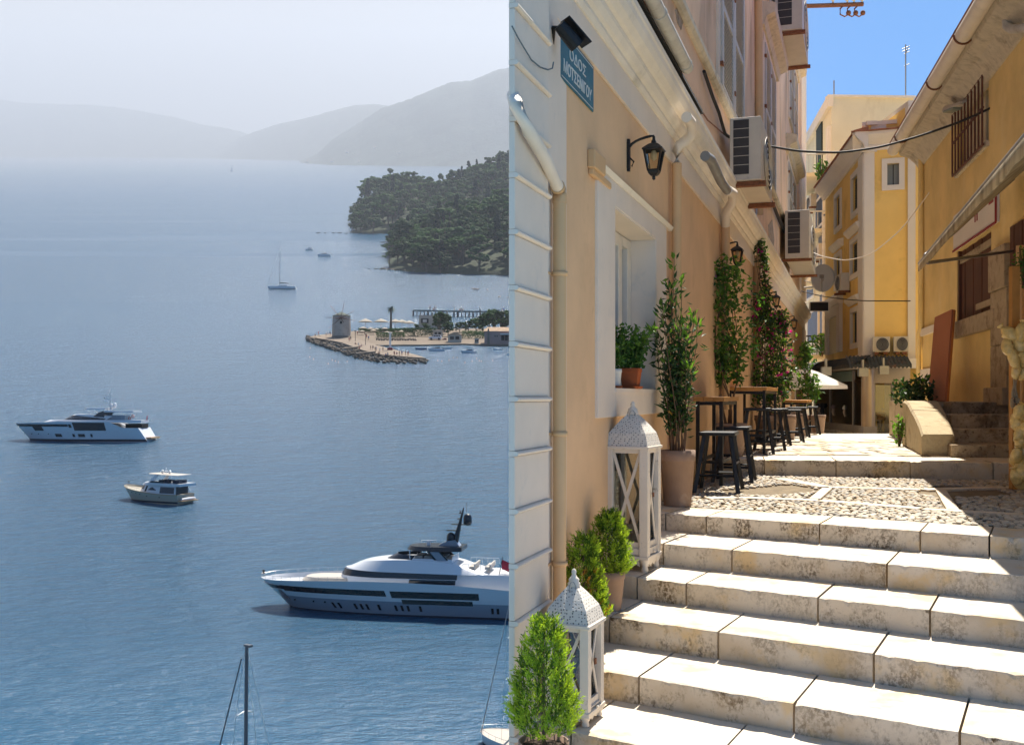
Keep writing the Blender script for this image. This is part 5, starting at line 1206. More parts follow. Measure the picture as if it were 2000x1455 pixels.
    for i, (x, y, hh) in enumerate(((-.06, -.05, .10), (.04, -.06, .08), (.05, .05, .14), (-.04, .05, .12))):
        q = M_ @ V(x * kk, y * kk, db + .001); cd = thing('candle', 'cream pillar candle inside the ' + ('taller' if a > .25 else 'smaller') + ' white lantern', 'candle', tuple(q), 'candles inside the ' + ('taller' if a > .25 else 'smaller') + ' white lantern')
        mb = MB(); mb.lathe([(.033 * kk, 0), (.033 * kk, hh * kk), (.028 * kk, hh * kk), (.0, hh * kk - .006)], q, 14); mb.build('wax', m_wax, cd)
        mb = MB(); mb.tube([q + V(0, 0, hh * kk - .008), q + V(.002, 0, hh * kk + .012)], .0015, 5); mb.build('wick', m_black, cd)
floor_lantern(1236, 7.12, -LV[3], .305, .86, .275, R(-25), 'taller white wooden lantern with pierced metal roof higher on the steps')
floor_lantern(1121, 5.26, -LV[6], .238, .505, .225, R(-24), 'smaller white wooden lantern lower on the steps')

# ------------------------------------------------------------------ alley: bags of sponges
m_bag = mat('sponge_bag', (.85, .60, .22), .35, .22, 30, .35, 45, spec=.5, bdist=.01, coat=.35)
r = random.Random(77)
pst = thing('wooden_post', 'wooden post with knotted rope between the bags of sponges', 'post', tuple(W(1984, 900, 9.9)))
mb = MB(); mb.box(W(1977, 0, 9.9).x, W(1992, 0, 9.9).x, 9.9, 9.97, Z1, W(0, 520, 9.9).z); mb.build('upright', m_plank, pst)
mb = MB()
for i in range(3): mb.tube([W(1979 + i * 3 + 2 * math.sin(k * .8 + i), 735 + k * 6, 9.82) for k in range(10)], .010, 6)
for k in range(3): mb.tube([W(1983 + 8 * math.cos(w * .6), 783 + 6 * math.sin(w * .6) + k * 4, 9.80) for w in range(11)], .012, 6)
mb.build('rope', mat('hemp_rope', (.38, .30, .20), .9, .2, 30, .4, 80), pst)
def bag(px, py, Y, rx, rz_, lb, gp):
    c = W(px, py, Y); mb = MB(); k = r.randrange(1000)
    mb.blob((0, 0, 0), (rx, rx * .9, rz_), 14, 10, .09, k); mb.lathe([(.012, rz_ * .9), (.02, rz_ * 1.12), (.03, rz_ * 1.25)], (0, 0, 0), 8)
    mb.v = [q + noise.noise_vector(q * 18 + V(k, 0, 0)) * .014 for q in mb.v]
    o = mb.build('sponge_bag', m_bag); o.location = c; o.rotation_euler = (r.uniform(-.3, .3), r.uniform(-1.3, 1.3) if py < 760 else r.uniform(-.5, .5), r.uniform(0, 6)); tag(o, lb, 'bag', gp)
for px, py, rx, rz_ in ((1972, 652, .06, .10), (1995, 650, .06, .10), (1968, 678, .055, .11), (1992, 676, .07, .09), (1980, 700, .055, .10), (2000, 705, .06, .10), (1985, 722, .05, .09), (1999, 730, .05, .08)):
    bag(px, py, 9.75 + r.uniform(-.06, .06), rx, rz_, 'bag of yellow sponges in the upper bunch at the right edge', 'upper bunch of sponge bags')
for i in range(17):
    f = i / 16; bag(1992 + r.uniform(-9, 13) + (6 if f < .1 else 0), 805 + 135 * f, 9.55 + r.uniform(-.08, .08), .058, .075, 'bag of pale sponges in the long lower bunch at the right edge', 'lower bunch of sponge bags')
# ------------------------------------------------------------------ the bay: water, far hills, wooded headlands
def sea_Y(py):
    u = py - 290.0
    return 60.0 * (1165.0 / u) ** 2 if u >= 300 else 904.8 * (300.0 / u) ** 1.2
def S(px, py, dz=0.0):
    p = W(px, py, sea_Y(py)); p.z += dz; return p
def sea_mat():
    m = bpy.data.materials.new('sea_water'); t = nt(m); N, L = t.nodes, t.links
    b = N.new('ShaderNodeBsdfPrincipled'); o = N.new('ShaderNodeOutputMaterial'); L.new(b.outputs[0], o.inputs[0])
    b.inputs['Base Color'].default_value = (.014, .071, .134, 1); b.inputs['IOR'].default_value = 1.33; b.inputs['Roughness'].default_value = .20
    tc = N.new('ShaderNodeTexCoord')
    def nz(sc, st, det=4, rg=.6):
        mp = N.new('ShaderNodeMapping'); mp.inputs['Scale'].default_value = st; mp.inputs['Rotation'].default_value = (0, 0, R(8)); L.new(tc.outputs['Object'], mp.inputs[0])
        n = N.new('ShaderNodeTexNoise'); n.inputs['Scale'].default_value = sc; n.inputs['Detail'].default_value = det; n.inputs['Roughness'].default_value = rg; L.new(mp.outputs[0], n.inputs['Vector']); return n.outputs[0]
    def mth(op, a, c):
        x = N.new('ShaderNodeMath'); x.operation = op
        for k, q in ((0, a), (1, c)):
            if hasattr(q, 'is_linked'): L.new(q, x.inputs[k])
            else: x.inputs[k].default_value = q
        return x.outputs[0]
    h = mth('ADD', mth('MULTIPLY', nz(.34, (.72, 1, 1), 7, .66), 3.1), mth('MULTIPLY', nz(.07, (.6, 1, 1), 5, .6), 2.6))
    r = N.new('ShaderNodeMapRange'); r.inputs[1].default_value = .60; r.inputs[2].default_value = .68; r.inputs[3].default_value = 1.0; r.inputs[4].default_value = .45
    L.new(nz(.005, (.10, 1, 1), 3), r.inputs[0])          # calm lanes between the ruffled water
    bp = N.new('ShaderNodeBump'); bp.inputs['Distance'].default_value = .55; L.new(r.outputs[0], bp.inputs['Strength'])
    L.new(h, bp.inputs['Height']); L.new(bp.outputs[0], b.inputs['Normal'])
    return m
m_sea = sea_mat()
rows = []; py = 1750.0
while py > 303:
    rows.append([S(px, py) for px in range(-500, 1441, 97)])
    py -= max(1.2, (py - 290) * .018)
rows.append([S(px, 303) for px in range(-500, 1441, 97)])
mb = MB(); mb.grid(rows); struct(mb.build('sea', m_sea, loc=(-20, 110, -22)))
m_hill = mat('far_hillside', (.032, .046, .034), .95, .5, .0035, .6, .02, stain=[((.10, .10, .07), .006, .58, .75)], bdist=30)
m_under = mat('headland_ground', (.035, .045, .020), .95, .4, .03, .6, .2, stain=[((.20, .13, .075), .035, .60, .70)], bdist=2)
def interp(pts, x):
    if x <= pts[0][0]: return pts[0][1]
    for (a, b), (c, d) in zip(pts, pts[1:]):
        if x <= c: return b + (d - b) * (x - a) / (c - a)
    return pts[-1][1]
def ridge(name, sil, base, x0, x1, deep, seed, step=5, rough=1.6):
    rows = []; nr = 22
    for j in range(nr + 1):
        t = j / nr; row = []
        px = x0
        while px <= x1:
            yb = interp(base, px); ys = interp(sil, px); Y0 = sea_Y(yb); Y = Y0 * (1 + deep * t)
            f = math.sin(t * math.pi / 2) ** 1.1
            py = yb + 1.5 + (ys - yb - 1.5) * f
            w = noise.fractal(V(px * .02 + seed, t * 3.2, seed * .7), .9, 2.1, 5); w2 = noise.noise(V(px * .21, t * 9, seed))
            py += (w * 7 * math.sin(math.pi * t) + w2 * rough * (t > .02)) * min(1, (yb - ys) / 40)
            row.append(W(px, py, Y)); px += step
        rows.append(row)
    rows.append([p + V(0, p.y * .12, -p.y * .10) for p in rows[-1]])
    mb = MB(); mb.grid(rows); return struct(mb.build(name, m_hill, loc=tuple(rows[0][len(rows[0]) // 2])))
ridge('far_hills', [(-160, 188), (0, 195), (45, 202), (160, 205), (230, 210), (300, 222), (345, 230), (390, 243), (430, 249), (470, 257), (540, 285), (620, 305)], [(-160, 306.5), (500, 309), (620, 311)], -160, 620, .22, 3)
ridge('middle_hills', [(410, 305), (470, 268), (500, 257), (545, 242), (590, 233), (640, 220), (690, 206), (735, 204), (760, 208), (820, 232), (920, 275), (980, 300)], [(400, 310), (600, 314), (980, 318)], 405, 980, .22, 8)
ridge('near_hills', [(580, 318), (620, 300), (650, 272), (700, 241), (745, 212), (800, 194), (850, 173), (880, 161), (920, 158), (945, 148), (970, 137), (1000, 132), (1080, 126), (1180, 140), (1300, 190), (1400, 240)], [(575, 319.5), (640, 323), (860, 325.5), (1400, 328)], 578, 1400, .25, 14)
m_houses = mat('far_house_white', (.62, .58, .52), .9, .05, 1, 0); m_hroof = mat('far_house_roof', (.36, .17, .10), .9, .1, 1, 0)
r = random.Random(5)
hp = MB(); hp.box(-.5, .5, -.5, .5, 0, .7); hr_ = MB(); hr_.hexa([V(-.55, -.55, .7), V(.55, -.55, .7), V(.55, .55, .7), V(-.55, .55, .7), V(-.3, -.05, 1.0), V(.3, -.05, 1.0), V(.3, .05, 1.0), V(-.3, .05, 1.0)])
first = None
for px, py in ((600, 318), (648, 317), (678, 299), (690, 303), (732, 291), (780, 300), (795, 296), (812, 298), (845, 291), (905, 277), (920, 275), (930, 279), (958, 281), (972, 280), (985, 292), (828, 316), (700, 317)):
    Y = sea_Y(324) * (1 + .25 * max(0, (322 - py)) / 190) * .985; s_ = r.uniform(11, 24)
    if first is None:
        t = thing('hillside_house', 'tiny pale house on the far right hillside', 'house', tuple(W(px, py, Y)), 'pale houses scattered on the far hillside')
        hp.build('wall', m_houses, t, local=True); hr_.build('roof', m_hroof, t, local=True); first = t
    else: t = copy_tree(first); t.location = W(px, py, Y)
    t.scale = (s_ * r.uniform(1, 2), s_, s_)

# trees
m_crown = [mat('pine_crown', (.044, .092, .016), .8, .4, 2.5, 0, rand=.30, trans=.2), mat('oak_crown', (.036, .076, .018), .8, .4, 2.5, 0, rand=.35, trans=.2), mat('cypress_crown', (.014, .028, .014), .85, .35, 3, 0, rand=.2, trans=.1), mat('olive_crown', (.062, .090, .032), .8, .35, 3, 0, rand=.3, trans=.2)]
m_trunk = mat('tree_trunk', (.12, .085, .06), .9, .2, 8, .3, 20)
def make_tree(kind, seed):
    """a tree of height 1: trunk with limbs, crown of many small leaf faces grouped in clumps"""
    r = random.Random(seed); tr, cr = MB(), MB()
    if kind == 2:
        tr.tube([V(0, 0, -.05), V(0, 0, .9)], [.018, .006], 6); cl = []
        for i in range(46):
            f = r.random(); rad = .085 * (math.sin(math.pi * min(1, f * .9 + .12)) ** .6) * (1.05 - f * .55); w = r.uniform(0, 6.28)
            cl.append((V(math.cos(w) * rad, math.sin(w) * rad, .06 + .92 * f), .05, 22))
    else:
        top = .45 if kind == 0 else .30
        tr.tube([V(0, 0, -.06), V(.01, 0, .25), V(.02, .01, top + .15), V(0, 0, .78)], [.030, .024, .018, .006], 6); cl = []
        nb = 9 if kind == 0 else 11
        for i in range(nb):
            w = i * 2.4 + r.uniform(-.4, .4); f = r.uniform(0, 1); zz = top + (.92 - top) * f; rad = (.34 if kind == 0 else .33) * math.sqrt(max(.05, 1 - (f * 1.0 - .25) ** 2 * 1.2)) * r.uniform(.55, 1)
            e = V(math.cos(w) * rad, math.sin(w) * rad, zz); tr.tube([V(0, 0, max(.2, zz - .22)), e * .6 + V(0, 0, zz * .38 - .03), e], [.011, .008, .003], 4)
            for k in range(4): cl.append((e + V(r.uniform(-.10, .10), r.uniform(-.10, .10), r.uniform(-.03, .09)), r.uniform(.055, .095), 30))
        for k in range(6): cl.append((V(r.uniform(-.15, .15), r.uniform(-.15, .15), r.uniform(top + .1, .92)), .09, 30))
    for q_, (c, rad, n) in enumerate(cl):
        cr.blob(c, (rad * .86, rad * .86, rad * (.52 if kind == 0 else .74)), 7, 5, .16, seed * 50 + q_)
        for k in range(n):
            d = rdir(r, .25); p = c + V(d.x * rad, d.y * rad, d.z * rad * (.62 if kind == 0 else .85)) * r.uniform(.7, 1.05); a = rdir(r); b = d.cross(a)
            b = b.normalized() if b.length > 1e-3 else V(1, 0, 0); a = (a - d * a.dot(d) * .6).normalized(); s_ = r.uniform(.020, .038)
            cr.add([p - a * s_, p + b * s_, p + a * s_, p - b * s_], [(0, 1, 2, 3)])
    return tr, cr
PROT = {}
def tree(kind, p, h, label, group, var=0, wide=1.0, cat='tree', name=None):
    key = (kind, var); nm = name or ('pine_tree', 'broadleaf_tree', 'cypress_tree', 'olive_tree')[kind]
    if key not in PROT:
        t = thing(nm, label, cat, tuple(p), group); tr, cr = make_tree(0 if kind == 0 else (2 if kind == 2 else 1), kind * 17 + var + 3)
        tr.build('trunk', m_trunk, t, local=True); cr.build('crown', m_crown[kind], t, local=True); PROT[key] = t
    else:
        t = copy_tree(PROT[key]); t.name = nm; t.location = p; t['label'] = label; t['group'] = group
    t.scale = (h * wide, h * wide, h); t.rotation_euler = (0, 0, random.uniform(0, 6.28)); return t
def headland(name, x0, base, sil, treeh, n, seed, dens_cyp, lab, deep):
    r = random.Random(seed)
    def gp(px, t):
        yb = interp(base, px); ys = interp(sil, px) + treeh * .72; Y = sea_Y(yb) * (1 + deep * t); py = yb + (min(ys, yb - 2) - yb) * (t ** .75)
        return W(px, py, Y)
    rows = []
    for j in range(15):
        t = j / 14; rows.append([gp(px, t) + V(0, 0, noise.noise(V(px * .06, t * 5, seed)) * sea_Y(base[0][1]) * .003 * (t > 0)) for px in [x0 - 1, x0 + 2, x0 + 8] + list(range(x0 + 16, 1330, 12))])
    rows.insert(0, [p + V(0, 0, -8) for p in rows[0]]); rows.append([p + V(0, 80, -60) for p in rows[-1]])
    mb = MB(); mb.grid(rows); struct(mb.build(name, m_under, loc=tuple(gp(950, .3))))
    for i in range(n):
        t = (i + .5) / n; px = x0 + 6 + (1025 - x0) * r.random() if i < n * .8 else r.uniform(1020, 1230); t = r.random() ** .9; p = gp(px, t)
        edge = min(1, (px - x0) / 50 + .35); k = r.choices([0, 1, 3, 2], [.42, .36, .14, dens_cyp])[0]
        h = treeh * r.uniform(.75, 1.2) * edge * p.y / FPX * (1.25 if k == 2 else 1)
        tree(k, p, h, {0: 'pine in the dense wood on ' + lab, 1: 'broadleaf tree in the dense wood on ' + lab, 2: 'dark slender cypress among the trees on ' + lab, 3: 'pale olive toned tree in the wood on ' + lab}[k], 'trees on ' + lab, r.randrange(3) if k < 2 else 0, r.uniform(1.0, 1.35) if k != 2 else 1.0)
headland('far_headland', 681, [(681, 455), (760, 457), (900, 462), (1330, 470)], [(675, 440), (690, 400), (710, 372), (725, 355), (760, 345), (800, 343), (835, 350), (850, 360), (868, 345), (900, 336), (940, 318), (970, 306), (1000, 302), (1330, 280)], 42, 235, 61, .10, 'the far headland', .34)
headland('near_headland', 752, [(752, 526), (800, 531), (900, 536), (1330, 545)], [(750, 500), (758, 450), (775, 428), (800, 424), (840, 432), (860, 420), (890, 412), (920, 404), (945, 390), (970, 384), (1000, 378), (1330, 350)], 48, 215, 62, .07, 'the near headland', .30)
for px, py, h in ((902, 352, 24), (931, 342, 27), (922, 347, 17), (912, 350, 14), (985, 322, 16), (997, 316, 18), (939, 344, 13), (866, 440, 26), (893, 417, 22), (878, 432, 16)):
    Y = sea_Y(462) * 1.3 if py < 400 else sea_Y(533) * 1.2; p = W(px, py, Y); tree(2, p, h * 1.15 * Y / FPX, 'tall cypress spire standing above the ' + ('far' if py < 400 else 'near') + ' headland wood', 'cypress spires above the ' + ('far' if py < 400 else 'near') + ' headland wood', 0)
m_rock = mat('shore_rock', (.12, .095, .07), .95, .35, .8, .6, 1.5, rand=.35, bdist=.3)
ROCKS = []
def rock(p, sx, sy, sz, label=None, group=None, parent=None, seed=0):
    r = random.Random(seed)
    if len(ROCKS) < 5:
        mb = MB(); mb.blob((0, 0, 0), (1, 1, 1), 8, 6, .2, len(ROCKS) + 5, False); o = mb.build('rock', m_rock); ROCKS.append(o)
    else:
        o = ROCKS[r.randrange(5)].copy(); COL.objects.link(o)
        for k in list(o.keys()): del o[k]
    o.parent = parent
    o.location = p - (OFF[parent.name] if parent else V(0, 0, 0)); o.scale = (sx, sy, sz); o.rotation_euler = (0, 0, r.uniform(0, 6.28))
    if label: tag(o, label, 'rock', group)
    return o
k = 0
for px, py, w in ((622, 455, 8), (636, 455, 6), (652, 455, 7), (664, 455, 9), (676, 456, 8), (722, 525, 6), (735, 525, 9), (748, 526, 12), (762, 527, 13), (778, 528, 14), (792, 529, 12), (808, 530, 12), (862, 534, 4), (873, 535, 4), (900, 536, 4), (957, 537, 5)):
    k += 1; p = S(px, py); u_ = p.y / FPX; rock(p, w * u_ * .55, w * u_ * .6, w * u_ * (.09 if w < 10 else .2), 'low brown rock on the shore of the ' + ('far' if py < 500 else 'near') + ' headland', 'rocks at the foot of the ' + ('far' if py < 500 else 'near') + ' headland', seed=k)
for px, py, w, lb in ((929, 565, 15, 'long dark rock breaking the water left of the others'), (952, 566, 4, 'small dark rock beside the long one in the water'), (976, 580, 8, 'dark flat rock in the water above the pier'), (994, 581, 8, 'dark flat rock in the water nearest the white house'), (923, 564, 5, 'dark knob at the end of the long rock')):
    k += 1; p = S(px, py); u_ = p.y / FPX; rock(p, w * u_ * .5, w * u_ * .4, u_ * 1.5, lb, 'dark rocks in the open water', seed=k)
t = thing('jetty', 'small dark jetty at the tip of the near headland', 'jetty', tuple(S(758, 475)))
a, b = S(744, 475, 1.2), S(772, 475, 1.2); mb = MB(); mb.box(a.x, b.x, a.y - 2, a.y + 2, a.z, a.z + .6); mb.build('deck', m_wood_dk, t)
for px in (746, 753, 760): q = S(px, 475); mb = MB(); mb.box(q.x - .3, q.x + .3, q.y - 1, q.y - .4, q.z - 2, q.z + 1.19); mb.build('post', m_wood_dk, t)
# ------------------------------------------------------------------ the point with the windmill
m_sand = mat('pale_sand', (.17, .13, .092), .95, .15, .1, .3, 1, bdist=.1)
m_conc = mat('quay_concrete', (.20, .155, .115), .95, .12, .2, .2, 1)
def land(name, pts, h, m):
    top = [S(px, py, h) for px, py in pts]; n = len(top); mb = MB(); c = sum(top, V(0, 0, 0)) / n
    mb.add(top + [c], [(i, (i + 1) % n, n) for i in range(n)]); mb.add(top + [p + V(0, 0, -4) for p in top], [(i, i + n, (i + 1) % n + n, (i + 1) % n) for i in range(n)])
    return struct(mb.build(name, m, loc=tuple(c)))
land('beach', [(672, 664), (664, 655), (690, 649), (760, 647), (860, 645), (1010, 643), (1180, 642), (1180, 680), (1040, 679), (1000, 677), (950, 676), (905, 674), (870, 675), (830, 676), (790, 676), (740, 677), (700, 672)], .8, m_sand)
bk = land('breakwater', [(603, 664), (618, 660), (645, 657), (672, 660), (700, 668), (735, 680), (775, 690), (815, 700), (832, 706), (790, 703), (745, 699), (708, 690), (668, 675), (628, 667)], 1.6, m_conc)
def LP(px, py, h=.8): return S(px, py, h)
r = random.Random(11); k = 100
def along(pts, n, wob):
    for i in range(n):
        f = (i + r.random() * .7) / n * (len(pts) - 1); a = int(f); a = min(a, len(pts) - 2); q = f - a
        yield pts[a][0] + (pts[a + 1][0] - pts[a][0]) * q, pts[a][1] + (pts[a + 1][1] - pts[a][1]) * q + r.uniform(-wob, wob)
outer = [(600, 664), (612, 671), (640, 681), (670, 691), (700, 701), (740, 708), (790, 710), (834, 710)]
for px, py in along(outer, 210, 3.6):
    k += 1; u_ = sea_Y(py) / FPX; w = r.uniform(2.4, 5.2) * u_; rock(S(px, py - 2.0, r.uniform(.1, 1.3)), w, w * .8, w * r.uniform(.45, .8), parent=bk, seed=k)
for px, py in along([(630, 671), (665, 681), (700, 693), (750, 702), (810, 706)], 110, 3.5):
    k += 1; u_ = sea_Y(py) / FPX; w = r.uniform(2.0, 4.0) * u_; rock(S(px, py, r.uniform(.8, 1.7)), w, w * .8, w * r.uniform(.4, .7), parent=bk, seed=k)
for a, b in (((668, 691), (700, 687)), ((695, 701), (733, 697))):
    p, q = S(*a, 2.4), S(*b, 2.4); mb = MB(); mb.tube([p, q], .5, 6); mb.build('drift_log', m_conc, bk)
U = sea_Y(664) / FPX       # metres per photo pixel at the mill
# windmill
c = LP(667, 664, 1.0); wm = thing('windmill', 'round stone windmill with bare sail spars at the end of the point', 'windmill', tuple(c))
m_mill = mat('mill_plaster', (.40, .34, .27), .95, .12, .25, .3, 1.2, stain=[((.30, .25, .2), .4, .52, .7)], bdist=.1)
rb, rt = 18.5 * U, 17 * U; hh = 43 * U
mb = MB(); mb.lathe([(rb, -1), (rb * .99, hh * .3), (rt, hh)], c, 28); mb.build('tower', m_mill, wm)
mb = MB(); mb.lathe([(rb * 1.03, -1), (rb * 1.03, hh * .09), (rb * .98, hh * .10)], c, 28); mb.build('base_course', m_conc, wm)
mb = MB(); mb.lathe([(rt * 1.06, hh), (rt * 1.04, hh + .2), (rt * .5, hh + 4.8 * U), (0, hh + 9.0 * U)], c, 28); mb.build('roof', mat('mill_roof', (.10, .11, .085), .9, .2, .5, .2, 2), wm)
hub = c + V(2 * U, -rt - .3, hh - 5.5 * U)
mb = MB(); mb.box(hub.x - 1.9 * U, hub.x + 1.9 * U, hub.y + .1, hub.y + .6, hub.z - 10.5 * U, hub.z - 5.8 * U); mb.build('window', m_dark, wm)
mb = MB(); mb.tube([hub + V(0, 1.2, 0), hub + V(0, -1.2, .1)], .45, 8); mb.build('hub', m_wood_dk, wm)
for dx, dy in ((-20, -24), (7, -30), (26, -14), (29, 5), (12, 0), (6, 9), (-24, 20), (-28, -1.5), (-10, 2)):
    mb = MB(); mb.tube([hub + V(0, -.8, 0), hub + V(dx * U, -.9, -dy * U)], [.17, .12], 5); mb.build('sail_spar', m_wood_dk, wm)
# parasols
m_canv = mat('beige_canvas', (.48, .42, .34), .9, .05, 1, 0, trans=.3)
PAR = None
def parasol(px, py, w, label, group):
    global PAR
    c = LP(px, py)
    if PAR is None:
        t = thing('parasol', label, 'parasol', tuple(c), group); mb = MB(); mb.lathe([(1, 1.0), (.98, 1.04), (.5, 1.27), (.12, 1.42), (0, 1.46)], (0, 0, 0), 8, False); mb.build('canopy', m_canv, t, local=True); mb = MB(); mb.tube([V(0, 0, 0), V(0, 0, 1.45)], .03, 6); mb.build('pole', m_wood_dk, t, local=True); PAR = t
    else: t = copy_tree(PAR); t.location = c; t['label'] = label; t['group'] = group
    k = w / 2 * c.y / FPX; t.scale = (k, k, k * 1.0)
for px, py, w, lb in ((714, 646, 29, 'large beige parasol nearest the windmill'), (744, 646, 29, 'large beige parasol left of the palm'), (772, 646, 28, 'large beige parasol in front of the palm trunk'), (799, 646, 24, 'large beige parasol beside the flat roofed building'), (785, 644, 24, 'large beige parasol half hidden behind its neighbours')):
    parasol(px, py, w, lb, 'large parasols on the point')
for px, py, w in ((709, 652, 16), (724, 653, 15), (707, 657, 13), (729, 656, 14), (751, 652, 14), (756, 658, 12), (784, 657, 13), (735, 652, 12)):
    parasol(px, py, w, 'small beige parasol below the row of large ones', 'small parasols on the point')
parasol(617, 665, 8, 'green tinted parasol on the breakwater tip', 'parasols on the breakwater'); parasol(625, 662, 7, 'small parasol beside the windmill sea wall', 'parasols on the breakwater')
# palm
c = LP(763, 649); pt = thing('palm_tree', 'tall palm standing behind the beach parasols', 'tree', tuple(c)); th_ = 40 * U * c.y / (U * FPX)
mb = MB(); top = c + V(.2, 0, 44 * c.y / FPX); mb.tube([c, c.lerp(top, .5) + V(.15, 0, 0), top], [.9, .6, .5], 8); mb.build('trunk', m_trunk, pt)
fr = MB(); r = random.Random(13); m_ = c.y / FPX
for i in range(46):
    w = r.uniform(0, 6.28); el = r.uniform(-.7, 1.2); L_ = r.uniform(7, 10.5) * m_; d = V(math.cos(w) * math.cos(el), math.sin(w) * math.cos(el), math.sin(el)); P = [top + d * L_ * f + V(0, 0, -L_ * .45 * f * f) for f in (0, .25, .5, .75, 1)]
    for a, b in zip(P, P[1:]):
        for q in range(4):
            p = a.lerp(b, q / 4); sd = d.cross(V(0, 0, 1)).normalized()
            for sg in (-1, 1): fr.leaf(p, (d * .5 + sd * sg + V(0, 0, -.35)).normalized(), V(0, 0, 1), 2.4 * m_, .5 * m_)
fr.build('crown', mat('palm_green', (.045, .065, .025), .7, .3, 1, 0, trans=.2), pt)
# buildings
def hbox(p, w, d, h): return (p.x - w / 2, p.x + w / 2, p.y, p.y + d, p.z, p.z + h)
c = LP(846, 645); m_ = c.y / FPX; fb = thing('flat_roofed_building', 'cream flat roofed building behind the parasols', 'building', tuple(c)); m_fb = mat('cream_render', (.48, .42, .33), .9, .08, .3, .1, 1)
w_, h_ = 56 * m_, 27 * m_
mb = MB(); mb.box(*hbox(c, w_, 25 * m_, h_)); mb.build('wall', m_fb, fb)
mb = MB(); mb.box(c.x + w_ * .12, c.x + w_ * .5, c.y - .4, c.y + 10 * m_, c.z + h_, c.z + h_ + 3 * m_); mb.box(c.x + w_ * .46, c.x + w_ * .52, c.y - .5, c.y + 1, c.z + h_, c.z + h_ + 7 * m_); mb.box(c.x - w_ * .03, c.x + .0, c.y - .5, c.y + 1, c.z + h_, c.z + h_ + 4.5 * m_); mb.build('roof_parapet', m_fb, fb)
mb = MB(); mb.box(c.x - w_ * .42, c.x - w_ * .16, c.y - .5, c.y - .05, c.z + h_ * .42, c.z + h_ * .75); wo = mb.build('window', m_dark, fb)
mb = MB(); mb.box(c.x - w_ * .36, c.x - w_ * .22, c.y - .58, c.y - .5, c.z + h_ * .48, c.z + h_ * .68); mb.build('pane', m_houses, wo)
c = LP(841, 653); mb = MB(); mb.hexa([c + V(-14 * m_, 0, 0), c + V(12 * m_, 0, 3 * m_), c + V(12 * m_, 6, 3 * m_), c + V(-14 * m_, 6, 0), c + V(-14 * m_, 0, .7), c + V(12 * m_, 0, 3.6 * m_), c + V(12 * m_, 6, 3.6 * m_), c + V(-14 * m_, 6, .7)])
tag(mb.build('lean_to_roof', m_houses, loc=tuple(c)), 'sloping pale roof in front of the flat roofed building', 'roof')
def hut(px, py, wpx, hpx, label, roofm, wallm, group=None, gable=True, tall=.35):
    c = LP(px, py); m_ = c.y / FPX; w_, h_ = wpx * m_, hpx * m_; t = thing('beach_hut', label, 'hut', tuple(c), group)
    mb = MB(); mb.box(*hbox(c, w_, w_ * .9, h_)); mb.build('wall', wallm, t)
    e = w_ * .08; mb = MB()
    if gable: mb.prism([V(c.x - w_ / 2 - e, c.y - e, c.z + h_), V(c.x + w_ / 2 + e, c.y - e, c.z + h_), V(c.x, c.y - e, c.z + h_ + w_ * tall * .55)], (0, w_ * .9 + 2 * e, 0))
    else: mb.box(c.x - w_ / 2 - e, c.x + w_ / 2 + e, c.y - e, c.y + w_, c.z + h_, c.z + h_ + .5)
    mb.build('roof', roofm, t)
    for dx in (-.2, .2):
        mb = MB(); mb.box(c.x + w_ * (dx - .14), c.x + w_ * (dx + .14), c.y - .2, c.y - .02, c.z + h_ * .4, c.z + h_ * .8); mb.build('window', m_dark, t)
m_tileb = mat('ochre_roof_tile', (.40, .27, .17), .9, .2, .6, .3, 2); m_pinkw = mat('pink_render', (.40, .25, .21), .9, .12, .25, .1, 1)
hut(888, 672, 26, 15, 'small hut with a gabled ochre roof on the beach', m_tileb, m_fb); hut(855, 661, 18, 12, 'small flat topped hut left of the gabled one', m_fb, m_fb, None, False)
hut(931, 674, 8, 9, 'tiny shed beside the pink house', m_fb, m_fb, None, True)
c = LP(984, 675); m_ = c.y / FPX; ph = thing('pink_house', 'pink seaside house with a hipped tiled roof', 'house', tuple(c)); w_, h_, d_ = 76 * m_, 25 * m_, 30 * m_
mb = MB(); mb.box(*hbox(c, w_, d_, h_)); mb.build('wall', m_pinkw, ph)
mb = MB(); x0, x1 = c.x - w_ / 2 - .8, c.x + w_ / 2 + .8; mb.hexa([V(x0, c.y - .8, c.z + h_), V(x1, c.y - .8, c.z + h_), V(x1, c.y + d_ + .8, c.z + h_), V(x0, c.y + d_ + .8, c.z + h_), V(x0 + 9 * m_, c.y + d_ * .45, c.z + h_ + 9 * m_), V(x1 - 9 * m_, c.y + d_ * .45, c.z + h_ + 9 * m_), V(x1 - 9 * m_, c.y + d_ * .55, c.z + h_ + 9 * m_), V(x0 + 9 * m_, c.y + d_ * .55, c.z + h_ + 9 * m_)]); ro_ = mb.build('roof', m_tileb, ph)
mb = MB(); x = c.x - w_ / 2 + 8 * m_; mb.hexa([V(x - 2.6 * m_, c.y - 1, c.z), V(x + 2.6 * m_, c.y - 1, c.z), V(x + 2.6 * m_, c.y - .05, c.z), V(x - 2.6 * m_, c.y - .05, c.z), V(x - 1.2 * m_, c.y - 1, c.z + 30 * m_), V(x + 1.2 * m_, c.y - 1, c.z + 30 * m_), V(x + 1.2 * m_, c.y - .05, c.z + 30 * m_), V(x - 1.2 * m_, c.y - .05, c.z + 30 * m_)]); mb.build('chimney', m_conc, ph)
for dx in (-18, -14): mb = MB(); mb.box(c.x + dx * m_, c.x + (dx + 2) * m_, c.y - .15, c.y - .02, c.z + 14 * m_, c.z + 17 * m_); mb.build('window', m_dark, ph)
for i in range(4): mb = MB(); mb.box(c.x + (-5 + i * 7) * m_, c.x + (1 + i * 7) * m_, c.y - .15, c.y - .02, c.z + 7 * m_, c.z + 17 * m_); mb.build('window', m_dark, ph)
